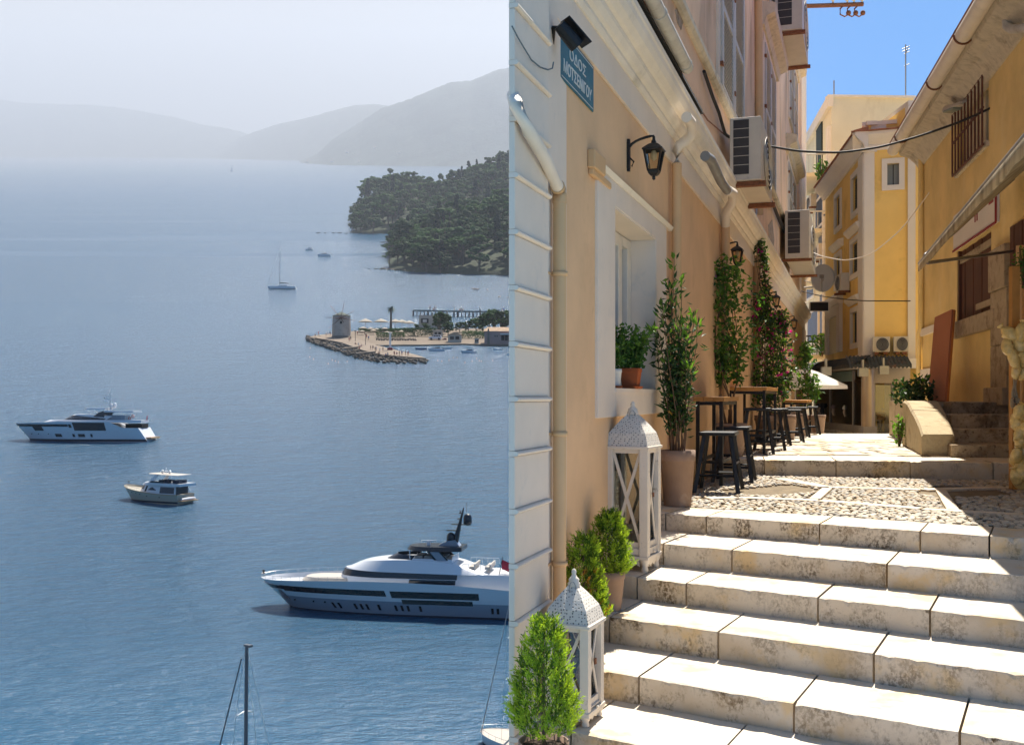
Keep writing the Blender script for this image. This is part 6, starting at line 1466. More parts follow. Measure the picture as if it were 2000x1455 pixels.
mb = MB(); mb.box(c.x - 7 * m_, c.x + 38 * m_, c.y - 3, c.y + .3, c.z + 18 * m_, c.z + 20 * m_); mb.build('awning', m_houses, ph)
# pier
pa, pb = S(807, 617, 0), S(1060, 622, 0); m_ = pa.y / FPX; pr = thing('wooden_pier', 'long wooden bathing pier on thin posts behind the point', 'pier', tuple(pa)); hz_ = 9.5 * m_
n = 34
for i in range(n):
    p, q = pa.lerp(pb, i / n), pa.lerp(pb, (i + 1) / n); mb = MB(); mb.box(p.x + .1, q.x - .05, p.y - 3, p.y + 3, p.z + hz_, p.z + hz_ + .7); mb.build('deck_board', mat('grey_deck', (.33, .29, .24), .9, .1, 1, 0), pr)
for i in range(n + 1):
    p = pa.lerp(pb, i / n)
    for dy in (-2.5, 2.5):
        mb = MB(); ww = .17 if i % 4 else .4; mb.box(p.x - ww + r.uniform(-.4, .4), p.x + ww, p.y + dy - .2, p.y + dy + .2, p.z - 2, p.z + hz_ - .01); mb.build('post', m_wood_dk, pr)
for px in (940, 957, 976): p = pa.lerp(pb, (px - 807) / 253); mb = MB(); mb.box(p.x - .4, p.x + .4, p.y - 3.4, p.y - 3.01, p.z, p.z + hz_ + 5 * m_); mb.build('tall_post', m_wood_dk, pr)
# trees and hedges on the point
for kd, px, py, h, wd, lb in ((1, 860, 655, 42, 1.1, 'dark round tree in front of the flat roofed building'), (1, 955, 655, 46, 1.25, 'big dark tree behind the pink house'), (3, 978, 650, 38, 1.0, 'pale tree right of the big dark one'), (1, 1000, 652, 44, 1.1, 'dark tree at the edge behind the tiled roof'), (1, 930, 655, 30, 1.3, 'low bushy tree left of the big dark one'), (1, 875, 660, 28, 1.2, 'low tree between the two huts'), (3, 810, 658, 22, 1.3, 'low grey green tree beside the hedge'), (1, 832, 655, 20, 1.5, 'low dark tree below the sloping pale roof'), (1, 868, 650, 34, 1.3, 'dark tree right behind the round one by the flat roofed building'), (1, 943, 652, 36, 1.3, 'dark tree left behind the pink house roof'), (1, 966, 650, 42, 1.2, 'dark tree directly behind the hipped roof'), (1, 988, 650, 40, 1.2, 'dark tree right behind the hipped roof'), (1, 915, 652, 22, 1.6, 'low bushy tree above the gabled hut'), (1, 898, 652, 20, 1.6, 'low bushy tree left above the gabled hut'), (1, 1035, 652, 42, 1.2, 'dark tree beyond the pink house'), (3, 1070, 652, 36, 1.2, 'pale tree beyond the pink house')):
    p = LP(px, py); tree(kd, p, h * p.y / FPX, lb, 'trees on the point', 1, wd)
def hedge(x0, x1, py, hpx, label):
    a, b = LP(x0, py), LP(x1, py); m_ = a.y / FPX; r = random.Random(x0); mb = MB(); n = int((x1 - x0) * 26)
    for i in range(n):
        p = a.lerp(b, r.random()) + V(0, r.uniform(-2, 2), r.random() ** .7 * hpx * m_); d, e = rdir(r), rdir(r); s_ = .5 * m_ * 2; mb.add([p - d * s_, p + e * s_, p + d * s_, p - e * s_], [(0, 1, 2, 3)])
    o = tag(mb.build('hedge', m_crown[1], loc=tuple(a)), label, 'hedge')
hedge(735, 790, 662, 10, 'dark clipped hedge below the small parasols'); hedge(788, 852, 660, 17, 'taller dark hedge left of the huts'); hedge(700, 800, 651, 7, 'low hedge behind the small parasols')
hedge(902, 946, 664, 15, 'dark shrubs between the gabled hut and the pink house')
# beacon, lamp posts, vehicles
c = LP(762, 690, 1.6); m_ = c.y / FPX; bc = thing('harbour_light', 'slim white harbour light with a red box on the breakwater', 'beacon', tuple(c))
mb = MB(); mb.tube([c + V(0, 0, 4 * m_), c + V(0, 0, 33 * m_)], .5, 8); mb.build('post', m_white2, bc); mb = MB(); mb.lathe([(4 * m_, 33 * m_), (4 * m_, 34 * m_), (.6, 34.5 * m_)], c, 8); mb.build('gallery', m_white2, bc)
mb = MB(); mb.box(c.x - 5 * m_, c.x + 5 * m_, c.y - 1.2, c.y + 1.2, c.z, c.z + 4.5 * m_); mb.build('red_box', mat('red_box', (.22, .03, .03), .7, .1, 1, 0), bc)
for px, py, h, lb in ((694, 672, 22, 'thin lamp post beside the windmill'), (714, 680, 24, 'thin lamp post on the breakwater path'), (892, 650, 16, 'thin flagpole behind the gabled hut')):
    c = LP(px, py, 1); m_ = c.y / FPX; mb = MB(); mb.tube([c, c + V(0, 0, h * m_)], .14, 5); mb.tube([c + V(-.6, 0, h * m_), c + V(.6, 0, h * m_)], .2, 5); tag(mb.build('lamp_post', m_black, loc=tuple(c)), lb, 'post')
def car(px, py, wpx, label, colm):
    c = LP(px, py); k = wpx * c.y / FPX; t = thing('parked_car', label, 'car', tuple(c)); y0, y1 = c.y - k * .2, c.y + k * .2
    mb = MB(); mb.prism([V(c.x + x * k, y0, c.z + z * k) for x, z in ((-.5, .08), (.5, .08), (.5, .22), (.47, .30), (.40, .40), (-.02, .41), (-.20, .27), (-.46, .23), (-.5, .18))], (0, y1 - y0, 0)); mb.build('body', colm, t, bevel=.08)
    mb = MB()
    for a, b in ((-.14, .06), (.08, .25), (.27, .41)): mb.prism([V(c.x + x * k, y0 - .03, c.z + z * k) for x, z in ((a, .27), (b, .27), (b - .01, .375), (a + (.09 if a < 0 else 0), .375))], (0, .02, 0))
    mb.build('window', m_dark, t)
    for x in (-.3, .3): mb = MB(); mb.tube([V(c.x + x * k, y0 - .05, c.z + .085 * k), V(c.x + x * k, y1 + .05, c.z + .085 * k)], .085 * k, 12); mb.build('wheel', m_black, t)
car(850, 667, 25, 'white estate car parked between the huts and the beach', mat('white_car', (.62, .62, .62), .4, .03, 1, 0)); car(868, 667, 9, 'dark red small car beside the gabled hut', mat('red_car', (.22, .04, .04), .4, .05, 1, 0))
def scooter(px, py, i):
    c = LP(px, py); k = 6.5 * c.y / FPX; t = thing('parked_scooter', 'dark scooter in the row parked along the hedge', 'scooter', tuple(c), 'scooters parked along the hedge')
    for x in (-.32, .32): mb = MB(); mb.tube([c + V(x * k, -.15, .2 * k), c + V(x * k, .15, .2 * k)], .2 * k, 10); mb.build('wheel', m_black, t)
    mb = MB(); mb.prism([c + V(x * k, -.2, z * k) for x, z in ((-.45, .4), (-.05, .35), (.0, .2), (.2, .2), (.3, .8), (.22, .85), (.1, .45), (0, .55), (-.4, .62))], (0, .4, 0)); mb.build('body', mat('scooter_paint', (.05, .05, .06), .5, .4, 1, 0, rand=.6), t)
    mb = MB(); mb.tube([c + V(.24 * k, -.6, .9 * k), c + V(.24 * k, .6, .9 * k)], .06, 5); mb.build('handlebar', m_black, t)
for i in range(15): scooter(738 + i * 5.2 + r.uniform(-1, 1), 667.5 + (i % 3) * .5, i)
# people
def body_mesh(pose):
    mb = MB()
    if pose == 0:
        for s in (-1, 1): mb.tube([V(s * .10, 0, 0), V(s * .10, 0, .45), V(s * .08, 0, .88)], [.05, .065, .09], 6); mb.tube([V(s * .20, 0, 1.42), V(s * .25, .02, 1.12), V(s * .24, -.06, .86)], [.05, .042, .035], 6)
        mb.lathe([(.0, .82), (.16, .86), (.15, 1.05), (.19, 1.35), (.15, 1.46), (.06, 1.5), (.055, 1.56), (.1, 1.62), (.105, 1.70), (.07, 1.78), (0, 1.8)], (0, 0, 0), 8)
    else:
        for s in (-1, 1): mb.tube([V(s * .1, -.85, .06), V(s * .11, -.45, .35), V(s * .09, 0, .12)], [.05, .065, .09], 6); mb.tube([V(s * .2, .0, .68), V(s * .27, .1, .4), V(s * .26, .2, .1)], [.05, .042, .035], 6)
        mb.lathe([(.0, .02), (.18, .06), (.15, .3), (.19, .62), (.15, .72), (.06, .77), (.055, .82), (.1, .9), (.105, .97), (.07, 1.04), (0, 1.06)], (0, 0, 0), 8)
    return mb
m_skin = mat('skin_tone', (.40, .22, .14), .7, .1, 3, 0); clothes = [mat('shirt_%s' % n, c, .9, .05, 3, 0) for n, c in (('red', (.35, .04, .04)), ('white', (.6, .6, .58)), ('blue', (.08, .15, .35)), ('dark', (.04, .04, .05)), ('beige', (.45, .35, .22)))]
cn = ['red', 'white', 'blue', 'dark', 'beige']; BODY = [None, None]; CLO = {}
def person(p, pose, ci, where, sc=1.25):
    t = thing('person', 'tiny %s person in %s clothes %s' % (('standing', 'sitting')[pose], cn[ci], where), 'person', tuple(p), 'people ' + where)
    if BODY[pose] is None: BODY[pose] = body_mesh(pose).build('body', m_skin, t, local=True)
    else: dup(BODY[pose], parent=t)
    if (pose, ci) not in CLO:
        mb = MB(); z = .84 if pose == 0 else .06; mb.lathe([(.17, z - .12 if pose == 0 else z), (.17, z + .04), (.165, z + .22), (.205, z + .52), (.16, z + .63), (.07, z + .66)], (0, 0, 0), 8)
        CLO[(pose, ci)] = mb.build('clothing', clothes[ci], t, local=True)
    else: dup(CLO[(pose, ci)], parent=t)
    t.scale = (sc, sc, sc); t.rotation_euler = (0, 0, r.uniform(0, 6.28))
r = random.Random(23)
for px, py in ((622, 660), (637, 662), (641, 660), (645, 661), (616, 662), (682, 673), (685, 671), (694, 679), (700, 684), (703, 685), (706, 683), (724, 690), (728, 690), (733, 693), (735, 692), (740, 698), (742, 696), (753, 702), (757, 700), (770, 702), (775, 699), (780, 702), (785, 701), (792, 701), (797, 702), (748, 694), (729, 686), (702, 688)):
    person(S(px, py, 1.65), r.choice([0, 0, 1]), r.randrange(5), 'on the breakwater', 1.35)
for px, py in ((694, 655), (698, 657), (712, 656), (748, 658), (762, 659), (716, 664), (775, 657), (720, 667)): person(LP(px, py), 0, r.randrange(5), 'among the beach parasols', 1.4)
for px in (841, 848, 851, 900, 903, 906, 939, 982, 985, 889):
    f = (px - 807) / 253; p = pa.lerp(pb, f); person(V(p.x, p.y - 1, p.z + hz_ + .7), 0 if px % 2 else 1, r.randrange(5), 'on the wooden pier', 1.9)
def swimmer(px, py, where):
    p = S(px, py); t = thing('person', 'tiny head of a person swimming ' + where, 'person', tuple(p), 'people swimming ' + where); mb = MB(); mb.lathe([(.26, -.3), (.24, .05), (.09, .16), (.08, .22), (.15, .32), (.16, .44), (.1, .55), (0, .57)], p, 8); mb.build('body', m_skin, t); t.scale = (.9, .9, .9)
for px, py in ((606, 680), (605, 698), (649, 704), (655, 706), (661, 708), (678, 707), (641, 711), (612, 702)): swimmer(px, py, 'off the breakwater rocks')
for px, py in ((855, 705), (863, 706), (877, 704), (885, 699), (893, 699), (931, 701), (936, 705), (940, 706), (962, 705), (922, 706), (908, 709), (998, 708)): swimmer(px, py, 'in the cove')
# ------------------------------------------------------------------ boats
m_gel = mat('white_gelcoat', (.58, .585, .59), .25, .02, .3, 0, spec=.5, coat=.3)
m_gelg = mat('grey_gelcoat', (.22, .24, .275), .3, .02, .3, 0, spec=.5, coat=.3)
m_cream_hull = mat('cream_gelcoat', (.38, .33, .245), .35, .03, .3, 0, spec=.5, coat=.2)
m_smoked = mat('smoked_glass', (.006, .008, .012), .06, 0, 1, 0, spec=.6)
m_antif = mat('dark_antifouling', (.012, .02, .035), .6, .1, 1, 0)
m_teak = mat('teak_deck', (.42, .27, .15), .7, .1, 1, 0)
m_chrome = mat('stainless', (.6, .6, .6), .25, 0, 1, 0, metal=1)
m_blackp = mat('black_gloss', (.010, .011, .013), .25, 0, 1, 0, spec=.5)
m_cush = mat('pale_cushion', (.40, .36, .31), .9, .05, 1, 0)
m_sailc = mat('dark_sailcover', (.03, .04, .06), .9, .1, 1, 0)
class Body:
    """boat volume: t runs bow to stern, v from bottom to top; bow points to -x, the near side is -y"""
    def __init__(s, x0, x1, w, z0, z1, nose=.4, rake=0., rakeb=0., lean=0., tail=.0, pw=.5, tailw=.85):
        s.__dict__.update(locals())
    def c(s, f, t): return f(t) if callable(f) else f
    def N(s, t):
        q = max(0., min(t / s.nose, 1.)) if s.nose > 0 else 1; n = (1 - (1 - q) ** 2) ** s.pw
        if s.tail and t > 1 - s.tail: k = (t - 1 + s.tail) / s.tail; n *= 1 - (1 - s.tailw) * k * k
        return n
    def pt(s, t, v, sd, off=0.):
        z0, z1 = s.c(s.z0, t), s.c(s.z1, t)
        y = s.w * s.N(t) * (1 - s.c(s.lean, t) * v) + off
        return V(s.x0 + (s.x1 - s.x0) * t + s.rake * v * (1 - t) ** 2 + s.rakeb * v * t ** 3 - (off if t < .001 else 0), sd * y, z0 + (z1 - z0) * v)
    def vz(s, z):           # height -> v along the body
        return lambda t: ((z(t) if callable(z) else z) - s.c(s.z0, t)) / (s.c(s.z1, t) - s.c(s.z0, t))
    def skin(s, mb, v0=0., v1=1., t0=0., t1=1., off=0., nt_=36, nv=5, sides=(-1, 1)):
        for sd in sides:
            rows = []
            for i in range(nt_ + 1):
                t = t0 + (t1 - t0) * i / nt_; a, b = s.c(v0, t), s.c(v1, t)
                rows.append([s.pt(t, a + (b - a) * k / nv, sd, off) for k in range(nv + 1)])
            mb.grid(rows if sd < 0 else [list(reversed(q)) for q in rows])
        return mb
    def cap(s, mb, v=1., t0=0., t1=1., inset=0., dz=0., nt_=36):
        rows = []
        for i in range(nt_ + 1):
            t = t0 + (t1 - t0) * i / nt_; a, b = s.pt(t, s.c(v, t), -1, -inset), s.pt(t, s.c(v, t), 1, -inset)
            rows.append([a + V(0, 0, dz), (a + b) / 2 + V(0, 0, dz), b + V(0, 0, dz)])
        mb.grid(rows); return mb
    def end(s, mb, t=1.):
        P = [s.pt(t, k / 4, -1) for k in range(5)] + [s.pt(t, k / 4, 1) for k in range(4, -1, -1)]; mb.add(P, [tuple(range(len(P)))]); return mb
    def solid(s, mb, **k): s.skin(mb, **k); s.cap(mb); s.end(mb); return mb
def finish(mb, name, m, t, M_, seg=None):      # move from boat space into the bay
    mb.v = [M_ @ q for q in mb.v]; return mb.build(name, m, t)
def boat_frame(px, py, yaw, zoff=0.):
    p = S(px, py, zoff); return p, Matrix.Translation(p) @ Matrix.Rotation(yaw, 4, 'Z')
def rail(mb, P, h, r=.025, step=1):
    mb.tube([p + V(0, 0, h) for p in P], r, 5); 
    for p in P[::step]: mb.tube([p, p + V(0, 0, h)], r * .8, 4, cap=False)

def sided(B, name, t, Mx, *a, **k):          # one window strip per side
    for sd in (-1, 1): mb = MB(); B.skin(mb, *a, sides=(sd,), **k); finish(mb, name, m_smoked, t, Mx)
# --- the large black and white yacht
k = 1.0; p0, Mx = boat_frame(590, 1183, R(-9.0)); Mx = Mx @ Matrix.Translation(V(-4.35, 0, 0))
yt = thing('motor_yacht', 'large white yacht with black window bands and a black mast', 'yacht', tuple(p0))
L = 30.5; cx = lambda x: (x - 10) * .01257 ; sh_f = lambda t: 2.78 + .55 * math.sin(math.pi * min(1, t * 1.1)) - .25 * t
hu = Body(4.0, L, 2.75, -.8, sh_f, nose=.50, rake=-4.0, lean=lambda t: -.20 - .9 * (1 - t) ** 6, tail=.3, tailw=.9, pw=.62)
mb = MB(); hu.skin(mb, 0, hu.vz(lambda t: 1.35)); hu.end(mb); finish(mb, 'hull', m_gelg, yt, Mx)
mb = MB(); hu.skin(mb, hu.vz(lambda t: 1.35), 1.0, nv=6); hu.cap(mb, 1.0, inset=.25, dz=-.45); finish(mb, 'upper_hull', m_gel, yt, Mx)
mb = MB(); hu.skin(mb, hu.vz(-.3), hu.vz(.10), off=.012); finish(mb, 'waterline_stripe', m_antif, yt, Mx)
tt = lambda x: (cx(x) - 4.0) / (L - 4.0)            # photo crop column -> position along the hull
sided(hu, 'window_band', yt, Mx, hu.vz(lambda t: 1.75 + .12 * (1 - t)), hu.vz(lambda t: 2.42 - .10 * t), tt(470), tt(1190), off=.02, nv=2, nt_=30)
sided(hu, 'window_band', yt, Mx, hu.vz(lambda t: 2.0), hu.vz(lambda t: 2.36), .005, tt(480), off=.02, nv=2, nt_=16)
for a, b, z0, z1 in ((1225, 1850, 1.72, 2.36), (1290, 1800, 1.15, 1.58)):
    sided(hu, 'window_band', yt, Mx, hu.vz(z0), hu.vz(z1), tt(a), tt(b), off=.02, nv=2)
mb = MB(); hu.skin(mb, hu.vz(1.62), hu.vz(1.68), tt(540), tt(2300), off=.05, nv=1); finish(mb, 'rubbing_strake', m_gel, yt, Mx)
for x in (765, 810, 930, 975, 1018, 1105, 1230, 1275, 1320, 1410, 1940, 1980, 2100):
    mb = MB(); hu.skin(mb, hu.vz(.46), hu.vz(1.0), tt(x - 9), tt(x + 9), off=.02, nv=1, nt_=1, sides=(-1,)); finish(mb, 'porthole', m_smoked, yt, Mx)
for x in (480, 625, 712): mb = MB(); q = hu.pt(tt(x), hu.vz(.98)(tt(x)), -1, .02); mb.tube([q, q + V(0, -.03, 0)], .10, 10); finish(mb, 'porthole', m_smoked, yt, Mx)
mb = MB(); hu.skin(mb, hu.vz(.9), hu.vz(1.9), .0, .055, off=.012, nv=2, nt_=4); finish(mb, 'anchor_pocket', m_chrome, yt, Mx)
b1 = Body(cx(640), L - 2.2, 2.3, 2.3, lambda t: 4.12 - .2 * t, nose=.25, rake=1.0, lean=.06, pw=.5, tail=.3)
mb = MB(); b1.solid(mb); finish(mb, 'upper_deck', m_gel, yt, Mx)
t1 = lambda x: (cx(x) - b1.x0) / (b1.x1 - b1.x0)
sided(b1, 'window_band', yt, Mx, b1.vz(3.42), b1.vz(4.02), .0, t1(1640), off=.03, nv=2)
sided(b1, 'window_band', yt, Mx, b1.vz(2.95), b1.vz(3.36), t1(1260), t1(1630), off=.03, nv=2)
b2 = Body(cx(735), cx(1930), 2.45, lambda t: 4.08 - .18 * t, lambda t: 4.50 + .72 * math.sin(math.pi * min(1, t * 1.0 + .02)) ** .55 - .16 * t, nose=.3, rake=1.3, lean=.22, rakeb=-2.4, pw=.5, tail=.25, tailw=.7)
mb = MB(); b2.solid(mb); finish(mb, 'roof_deck', m_gel, yt, Mx)
b3 = Body(cx(1035), cx(1600), 1.7, 4.9, lambda t: 5.6 - .1 * t, nose=.5, rake=1.3, lean=.15, pw=.5)
mb = MB(); b3.skin(mb, .0, 1., 0, .42); finish(mb, 'windscreen', m_smoked, yt, Mx)
mb = MB(); b3.skin(mb, .0, .55, .42, 1.); b3.cap(mb, .5, .0, 1., .1); b3.end(mb); finish(mb, 'flybridge', m_gel, yt, Mx)
mb = MB()
for x in (1300, 1370, 1440, 1480): mb.box(cx(x), cx(x) + .7, -1.0, 1.0, 5.0, 5.45)
finish(mb, 'flybridge_seats', m_cush, yt, Mx)
b4 = Body(cx(1215), cx(1670), 1.75, 6.0, lambda t: 6.38, nose=.4, rake=.3, lean=.15, pw=.5, tail=.3)
mb = MB(); b4.solid(mb); b4.cap(mb, 0.); finish(mb, 'hardtop', m_blackp, yt, Mx)
for sd in (-1, 1):
    mb = MB(); y = sd * 1.6; mb.prism([V(cx(1395), y, 6.05), V(cx(1500), y, 6.05), V(cx(1580), y, 5.0), V(cx(1470), y, 5.0)], (0, -sd * .12, 0)); o = finish(mb, 'hardtop_support', m_blackp, yt, Mx)
    mb = MB(); y = sd * 1.62; mb.prism([V(cx(1425), y, 5.95), V(cx(1495), y, 5.95), V(cx(1560), y, 5.1), V(cx(1485), y, 5.1)], (0, sd * .02, 0)); finish(mb, 'support_panel', m_gelg, o, Mx)
    mb = MB()
    mb.tube([V(cx(1265), sd * 1.5, 6.05), V(cx(1268), sd * 1.5, 5.1)], .05, 6); finish(mb, 'hardtop_post', m_chrome, yt, Mx)
mb = MB(); mb.prism([V(cx(1465), -.5, 6.36), V(cx(1640), -.5, 6.36), V(cx(1600), -.5, 6.95), V(cx(1535), -.5, 6.85)], (0, 1., 0)); finish(mb, 'mast_base', m_gelg, yt, Mx)
mb = MB(); P = [V(cx(1595), 0, 6.4), V(cx(1612), 0, 7.4), V(cx(1635), 0, 8.6), V(cx(1665), 0, 10.1)]; mb.tube(P, [.28, .26, .16, .05], 8)
for x0, x1, z in ((1530, 1640, 7.85), (1570, 1720, 8.45), (1615, 1650, 9.0), (1630, 1660, 9.55)): mb.box(cx(x0), cx(x1), -.25, .25, z - .04, z + .04)
mb.tube([V(cx(1682), .2, 9.6), V(cx(1682), .2, 10.6)], .02, 4); mb.tube([V(cx(1640), -.2, 9.5), V(cx(1640), -.2, 9.8)], .06, 6); finish(mb, 'mast', m_blackp, yt, Mx)
for x, z, rr in ((1563, 7.1, .42), (1695, 8.95, .42)):
    mb = MB(); mb.lathe([(.12, z - .62), (.2, z - .5), (rr, z - .38), (rr, z + .15), (rr * .8, z + .4), (rr * .4, z + .52), (0, z + .55)], (cx(x), .0, 0), 16); finish(mb, 'satellite_dome', m_blackp, yt, Mx)
mb = MB(); q = V(cx(1390), -.2, 6.4); mb.tube([q, q + V(0, 0, .35)], .2, 8); mb.box(q.x - .75, q.x + .75, q.y - .08, q.y + .08, q.z + .36, q.z + .46); finish(mb, 'radar', m_gel, yt, Mx)
mb = MB(); b5 = Body(cx(360), cx(790), 1.6, 2.75, lambda t: 3.1 + .05 * t, nose=.4, rake=.5, lean=.1); b5.solid(mb); finish(mb, 'foredeck_lounge', m_cush, yt, Mx)
mb = MB(); P = [hu.pt(t, 1., -1, -.1) for t in [.0 + i * .03 for i in range(11)]]; rail(mb, P, .38, .02)
P = [hu.pt(t, 1., 1, -.1) for t in [.0 + i * .03 for i in range(11)]]; rail(mb, P, .38, .02); finish(mb, 'bow_rail', m_chrome, yt, Mx)
mb = MB(); q = hu.pt(0.0, 1., -1) + V(.35, 0, 0); mb.tube([q, q + V(0, 0, .6)], .035, 5); mb.box(q.x - .12, q.x + .06, -.1, .1, q.z + .35, q.z + .75); finish(mb, 'jack_staff', m_blackp, yt, Mx)
mb = MB(); P = [V(cx(x), -2.0, 4.35) for x in range(1690, 1960, 45)]; rail(mb, P, .55, .025); P = [V(cx(x), 2.0, 4.4) for x in range(1690, 1960, 45)]; rail(mb, P, .55, .025); finish(mb, 'sun_deck_rail', m_chrome, yt, Mx)
mb = MB()
for x in (1730, 1850): mb.box(cx(x), cx(x) + .55, -1.4, 1.2, 4.35, 4.6); mb.box(cx(x) + .45, cx(x) + .6, -1.4, 1.2, 4.6, 4.85)
finish(mb, 'sun_loungers', m_cush, yt, Mx)
mb = MB(); mb.tube([V(cx(1955), -1.2, 3.6), V(cx(1985), -1.2, 5.6)], .04, 5); finish(mb, 'flag_staff', m_blackp, yt, Mx)
fl_ = MB(); fl_.grid([[V(cx(1978) + .30 * j, -1.2 + .1 * math.sin(j * 2), 5.3 - .9 * i / 4 - .1 * j) for j in range(4)] for i in range(5)]); finish(fl_, 'flag', mat('red_flag', (.40, .03, .05), .8, .05, 1, 0), yt, Mx)
mb = MB(); mb.tube([hu.pt(.0, .35, -1), V(cx(285), 0, -.3)], .03, 4); finish(mb, 'anchor_chain', m_chrome, yt, Mx)

# --- the white yacht at the left
p0, Mx = boat_frame(66, 858, R(-4)); sc = .02604; cx = lambda x: (x - 315) * sc
y2 = thing('motor_yacht', 'long white yacht with dark windows lying at the left', 'yacht', tuple(p0))
hs = lambda t: 4.15 + .45 * math.sin(math.pi * t) + .25 * t if t < .72 else 4.6 - (t - .72) * 5.2
hu = Body(0, cx(1490), 3.3, -1., lambda t: 4.0 + .5 * min(1, t * 3) - (1.55 * min(1, (t - .72) * 8) if t > .72 else 0), nose=.5, rake=-4.7, rakeb=-2.6, lean=lambda t: -.16 - .8 * (1 - t) ** 6, tail=.3, tailw=.9, pw=.62)
tt = lambda x: (cx(x)) / cx(1490)
mb = MB(); hu.skin(mb, nv=6); hu.cap(mb, 1., inset=.2, dz=-.5); hu.end(mb); finish(mb, 'hull', m_gel, y2, Mx)
mb = MB(); hu.skin(mb, hu.vz(-.4), hu.vz(.22), off=.02); finish(mb, 'waterline_stripe', m_antif, y2, Mx)
for a, b, z0, z1 in ((330, 780, 3.25, 3.85), (470, 552, 2.25, 3.25), (785, 810, 3.0, 3.85), (825, 1118, 2.3, 4.25)):
    sided(hu, 'window_band', y2, Mx, hu.vz(z0), hu.vz(z1), tt(a), tt(b), off=.03, nv=2, nt_=20)
sided(hu, 'window_band', y2, Mx, hu.vz(lambda t: 3.35), hu.vz(lambda t: 3.75), .004, tt(340), off=.03, nv=2, nt_=12)
for a, b in ((630, 691), (790, 813), (842, 905), (956, 977)):
    sided(hu, 'porthole', y2, Mx, hu.vz(.75), hu.vz(1.5), tt(a), tt(b), off=.03, nv=1, nt_=3)
for x in (330, 413, 480, 572): mb = MB(); q = hu.pt(tt(x), hu.vz(1.45)(tt(x)), -1, .03); mb.tube([q, q + V(0, -.04, 0)], .14, 10); finish(mb, 'porthole', m_smoked, y2, Mx)
mb = MB(); hu.skin(mb, hu.vz(1.85), hu.vz(1.98), tt(690), tt(1260), off=.07, nv=1); finish(mb, 'rubbing_strake', m_gel, y2, Mx)
b1 = Body(cx(400), cx(1400), 2.75, 4.2, lambda t: 4.85 + .0 * t, nose=.35, rake=2, lean=.04, pw=.5, tail=.2); mb = MB(); b1.solid(mb); finish(mb, 'main_deck', m_gel, y2, Mx)
b2 = Body(cx(600), cx(1060), 2.4, 4.8, lambda t: 6.25 - .5 * t * t, nose=.55, rake=3.2, lean=.16, pw=.5, rakeb=1.5); mb = MB(); b2.solid(mb); finish(mb, 'wheelhouse', m_gel, y2, Mx)
mb = MB(); b2.skin(mb, lambda t: .08, lambda t: .80 - .45 * t * t, .0, .96, off=.03, nv=3); finish(mb, 'windscreen', m_smoked, y2, Mx)
b3 = Body(cx(820), cx(1045), 2.0, 7.35, 7.75, nose=.3, rake=.2, lean=.1); mb = MB(); b3.solid(mb); b3.cap(mb, 0.); finish(mb, 'hardtop', m_gel, y2, Mx)
for sd in (-1, 1):
    mb = MB(); y = sd * 2.15; mb.prism([V(cx(935), y, 5.7), V(cx(990), y, 6.7), V(cx(1060), y, 7.2), V(cx(1100), y, 7.0), V(cx(1045), y, 6.4), V(cx(1040), y, 5.2)], (0, -sd * .15, 0)); finish(mb, 'arch_side', m_smoked, y2, Mx)
    mb = MB(); mb.tube([V(cx(870), sd * 1.7, 7.4), V(cx(905), sd * 1.9, 6.3)], .07, 6); finish(mb, 'hardtop_post', m_gel, y2, Mx)
    for x in (1240, 1280): mb = MB(); mb.tube([V(cx(x), sd * 2.1, 4.85), V(cx(x), sd * 2.1, 6.9)], .06, 6); finish(mb, 'deck_post', m_chrome, y2, Mx)
b4 = Body(cx(1010), cx(1325), 2.4, 6.75, 7.1, nose=.15, lean=.05); mb = MB(); b4.solid(mb); b4.cap(mb, 0.); finish(mb, 'upper_deck', m_gel, y2, Mx)
mb = MB(); mb.box(cx(1060), cx(1230), -1.6, 1.6, 4.85, 6.0); finish(mb, 'bar_unit', m_gelg, y2, Mx)
mb = MB(); mb.box(cx(1235), cx(1410), -2.3, -2.22, 3.4, 3.5); mb.box(cx(1240), cx(1400), -1.8, 1.8, 2.9, 3.9); finish(mb, 'aft_cockpit_shade', m_dark, y2, Mx)  # dark block stands in for the shade inside the open cockpit
mb = MB(); mb.tube([V(cx(1060), 0, 7.0), V(cx(1062), 0, 12.4)], [.22, .06], 8)
for z, w in ((9.0, 50), (10.0, 50), (11.2, 12)): mb.box(cx(1060 - w), cx(1068), -.4, .4, z - .06, z + .06)
mb.tube([V(cx(1010), -.2, 10), V(cx(1012), -.2, 10.4)], .15, 6); finish(mb, 'mast', m_gel, y2, Mx)
for x, z in ((1076, 8.3), (1106, 8.6)): mb = MB(); mb.lathe([(.2, z - .9), (.45, z - .4), (.46, z), (.3, z + .36), (0, z + .46)], (cx(x), 0, 0), 14); finish(mb, 'satellite_dome', m_gel, y2, Mx)
mb = MB(); P = [b1.pt(i / 10, 1., -1, -.1) for i in range(11)]; rail(mb, P, .6, .03); P = [V(cx(x), -2.2, 7.1) for x in range(1130, 1321, 38)]; rail(mb, P, .7, .03); P = [V(cx(x), -2.4, 4.85) for x in range(1260, 1410, 38)]; rail(mb, P, .6, .03); finish(mb, 'deck_rail', m_chrome, y2, Mx)
for x, z in ((1292, 5.3), (1323, 5.75)): mb = MB(); q = V(cx(x), -2.45, z); mb.tube([q + V(math.cos(R(a)) * .3, 0, math.sin(R(a)) * .3) for a in range(0, 361, 30)], .09, 6); finish(mb, 'lifebuoy', mat('red_lifebuoy', (.45, .05, .02), .6, 0, 1, 0), y2, Mx)
mb = MB(); mb.tube([V(cx(1270), .3, 7.1), V(cx(1270), .3, 9.2)], .03, 4); mb.tube([V(cx(1290), -.3, 7.1), V(cx(1290), -.3, 9.4)], .03, 4); finish(mb, 'aerial', m_chrome, y2, Mx)
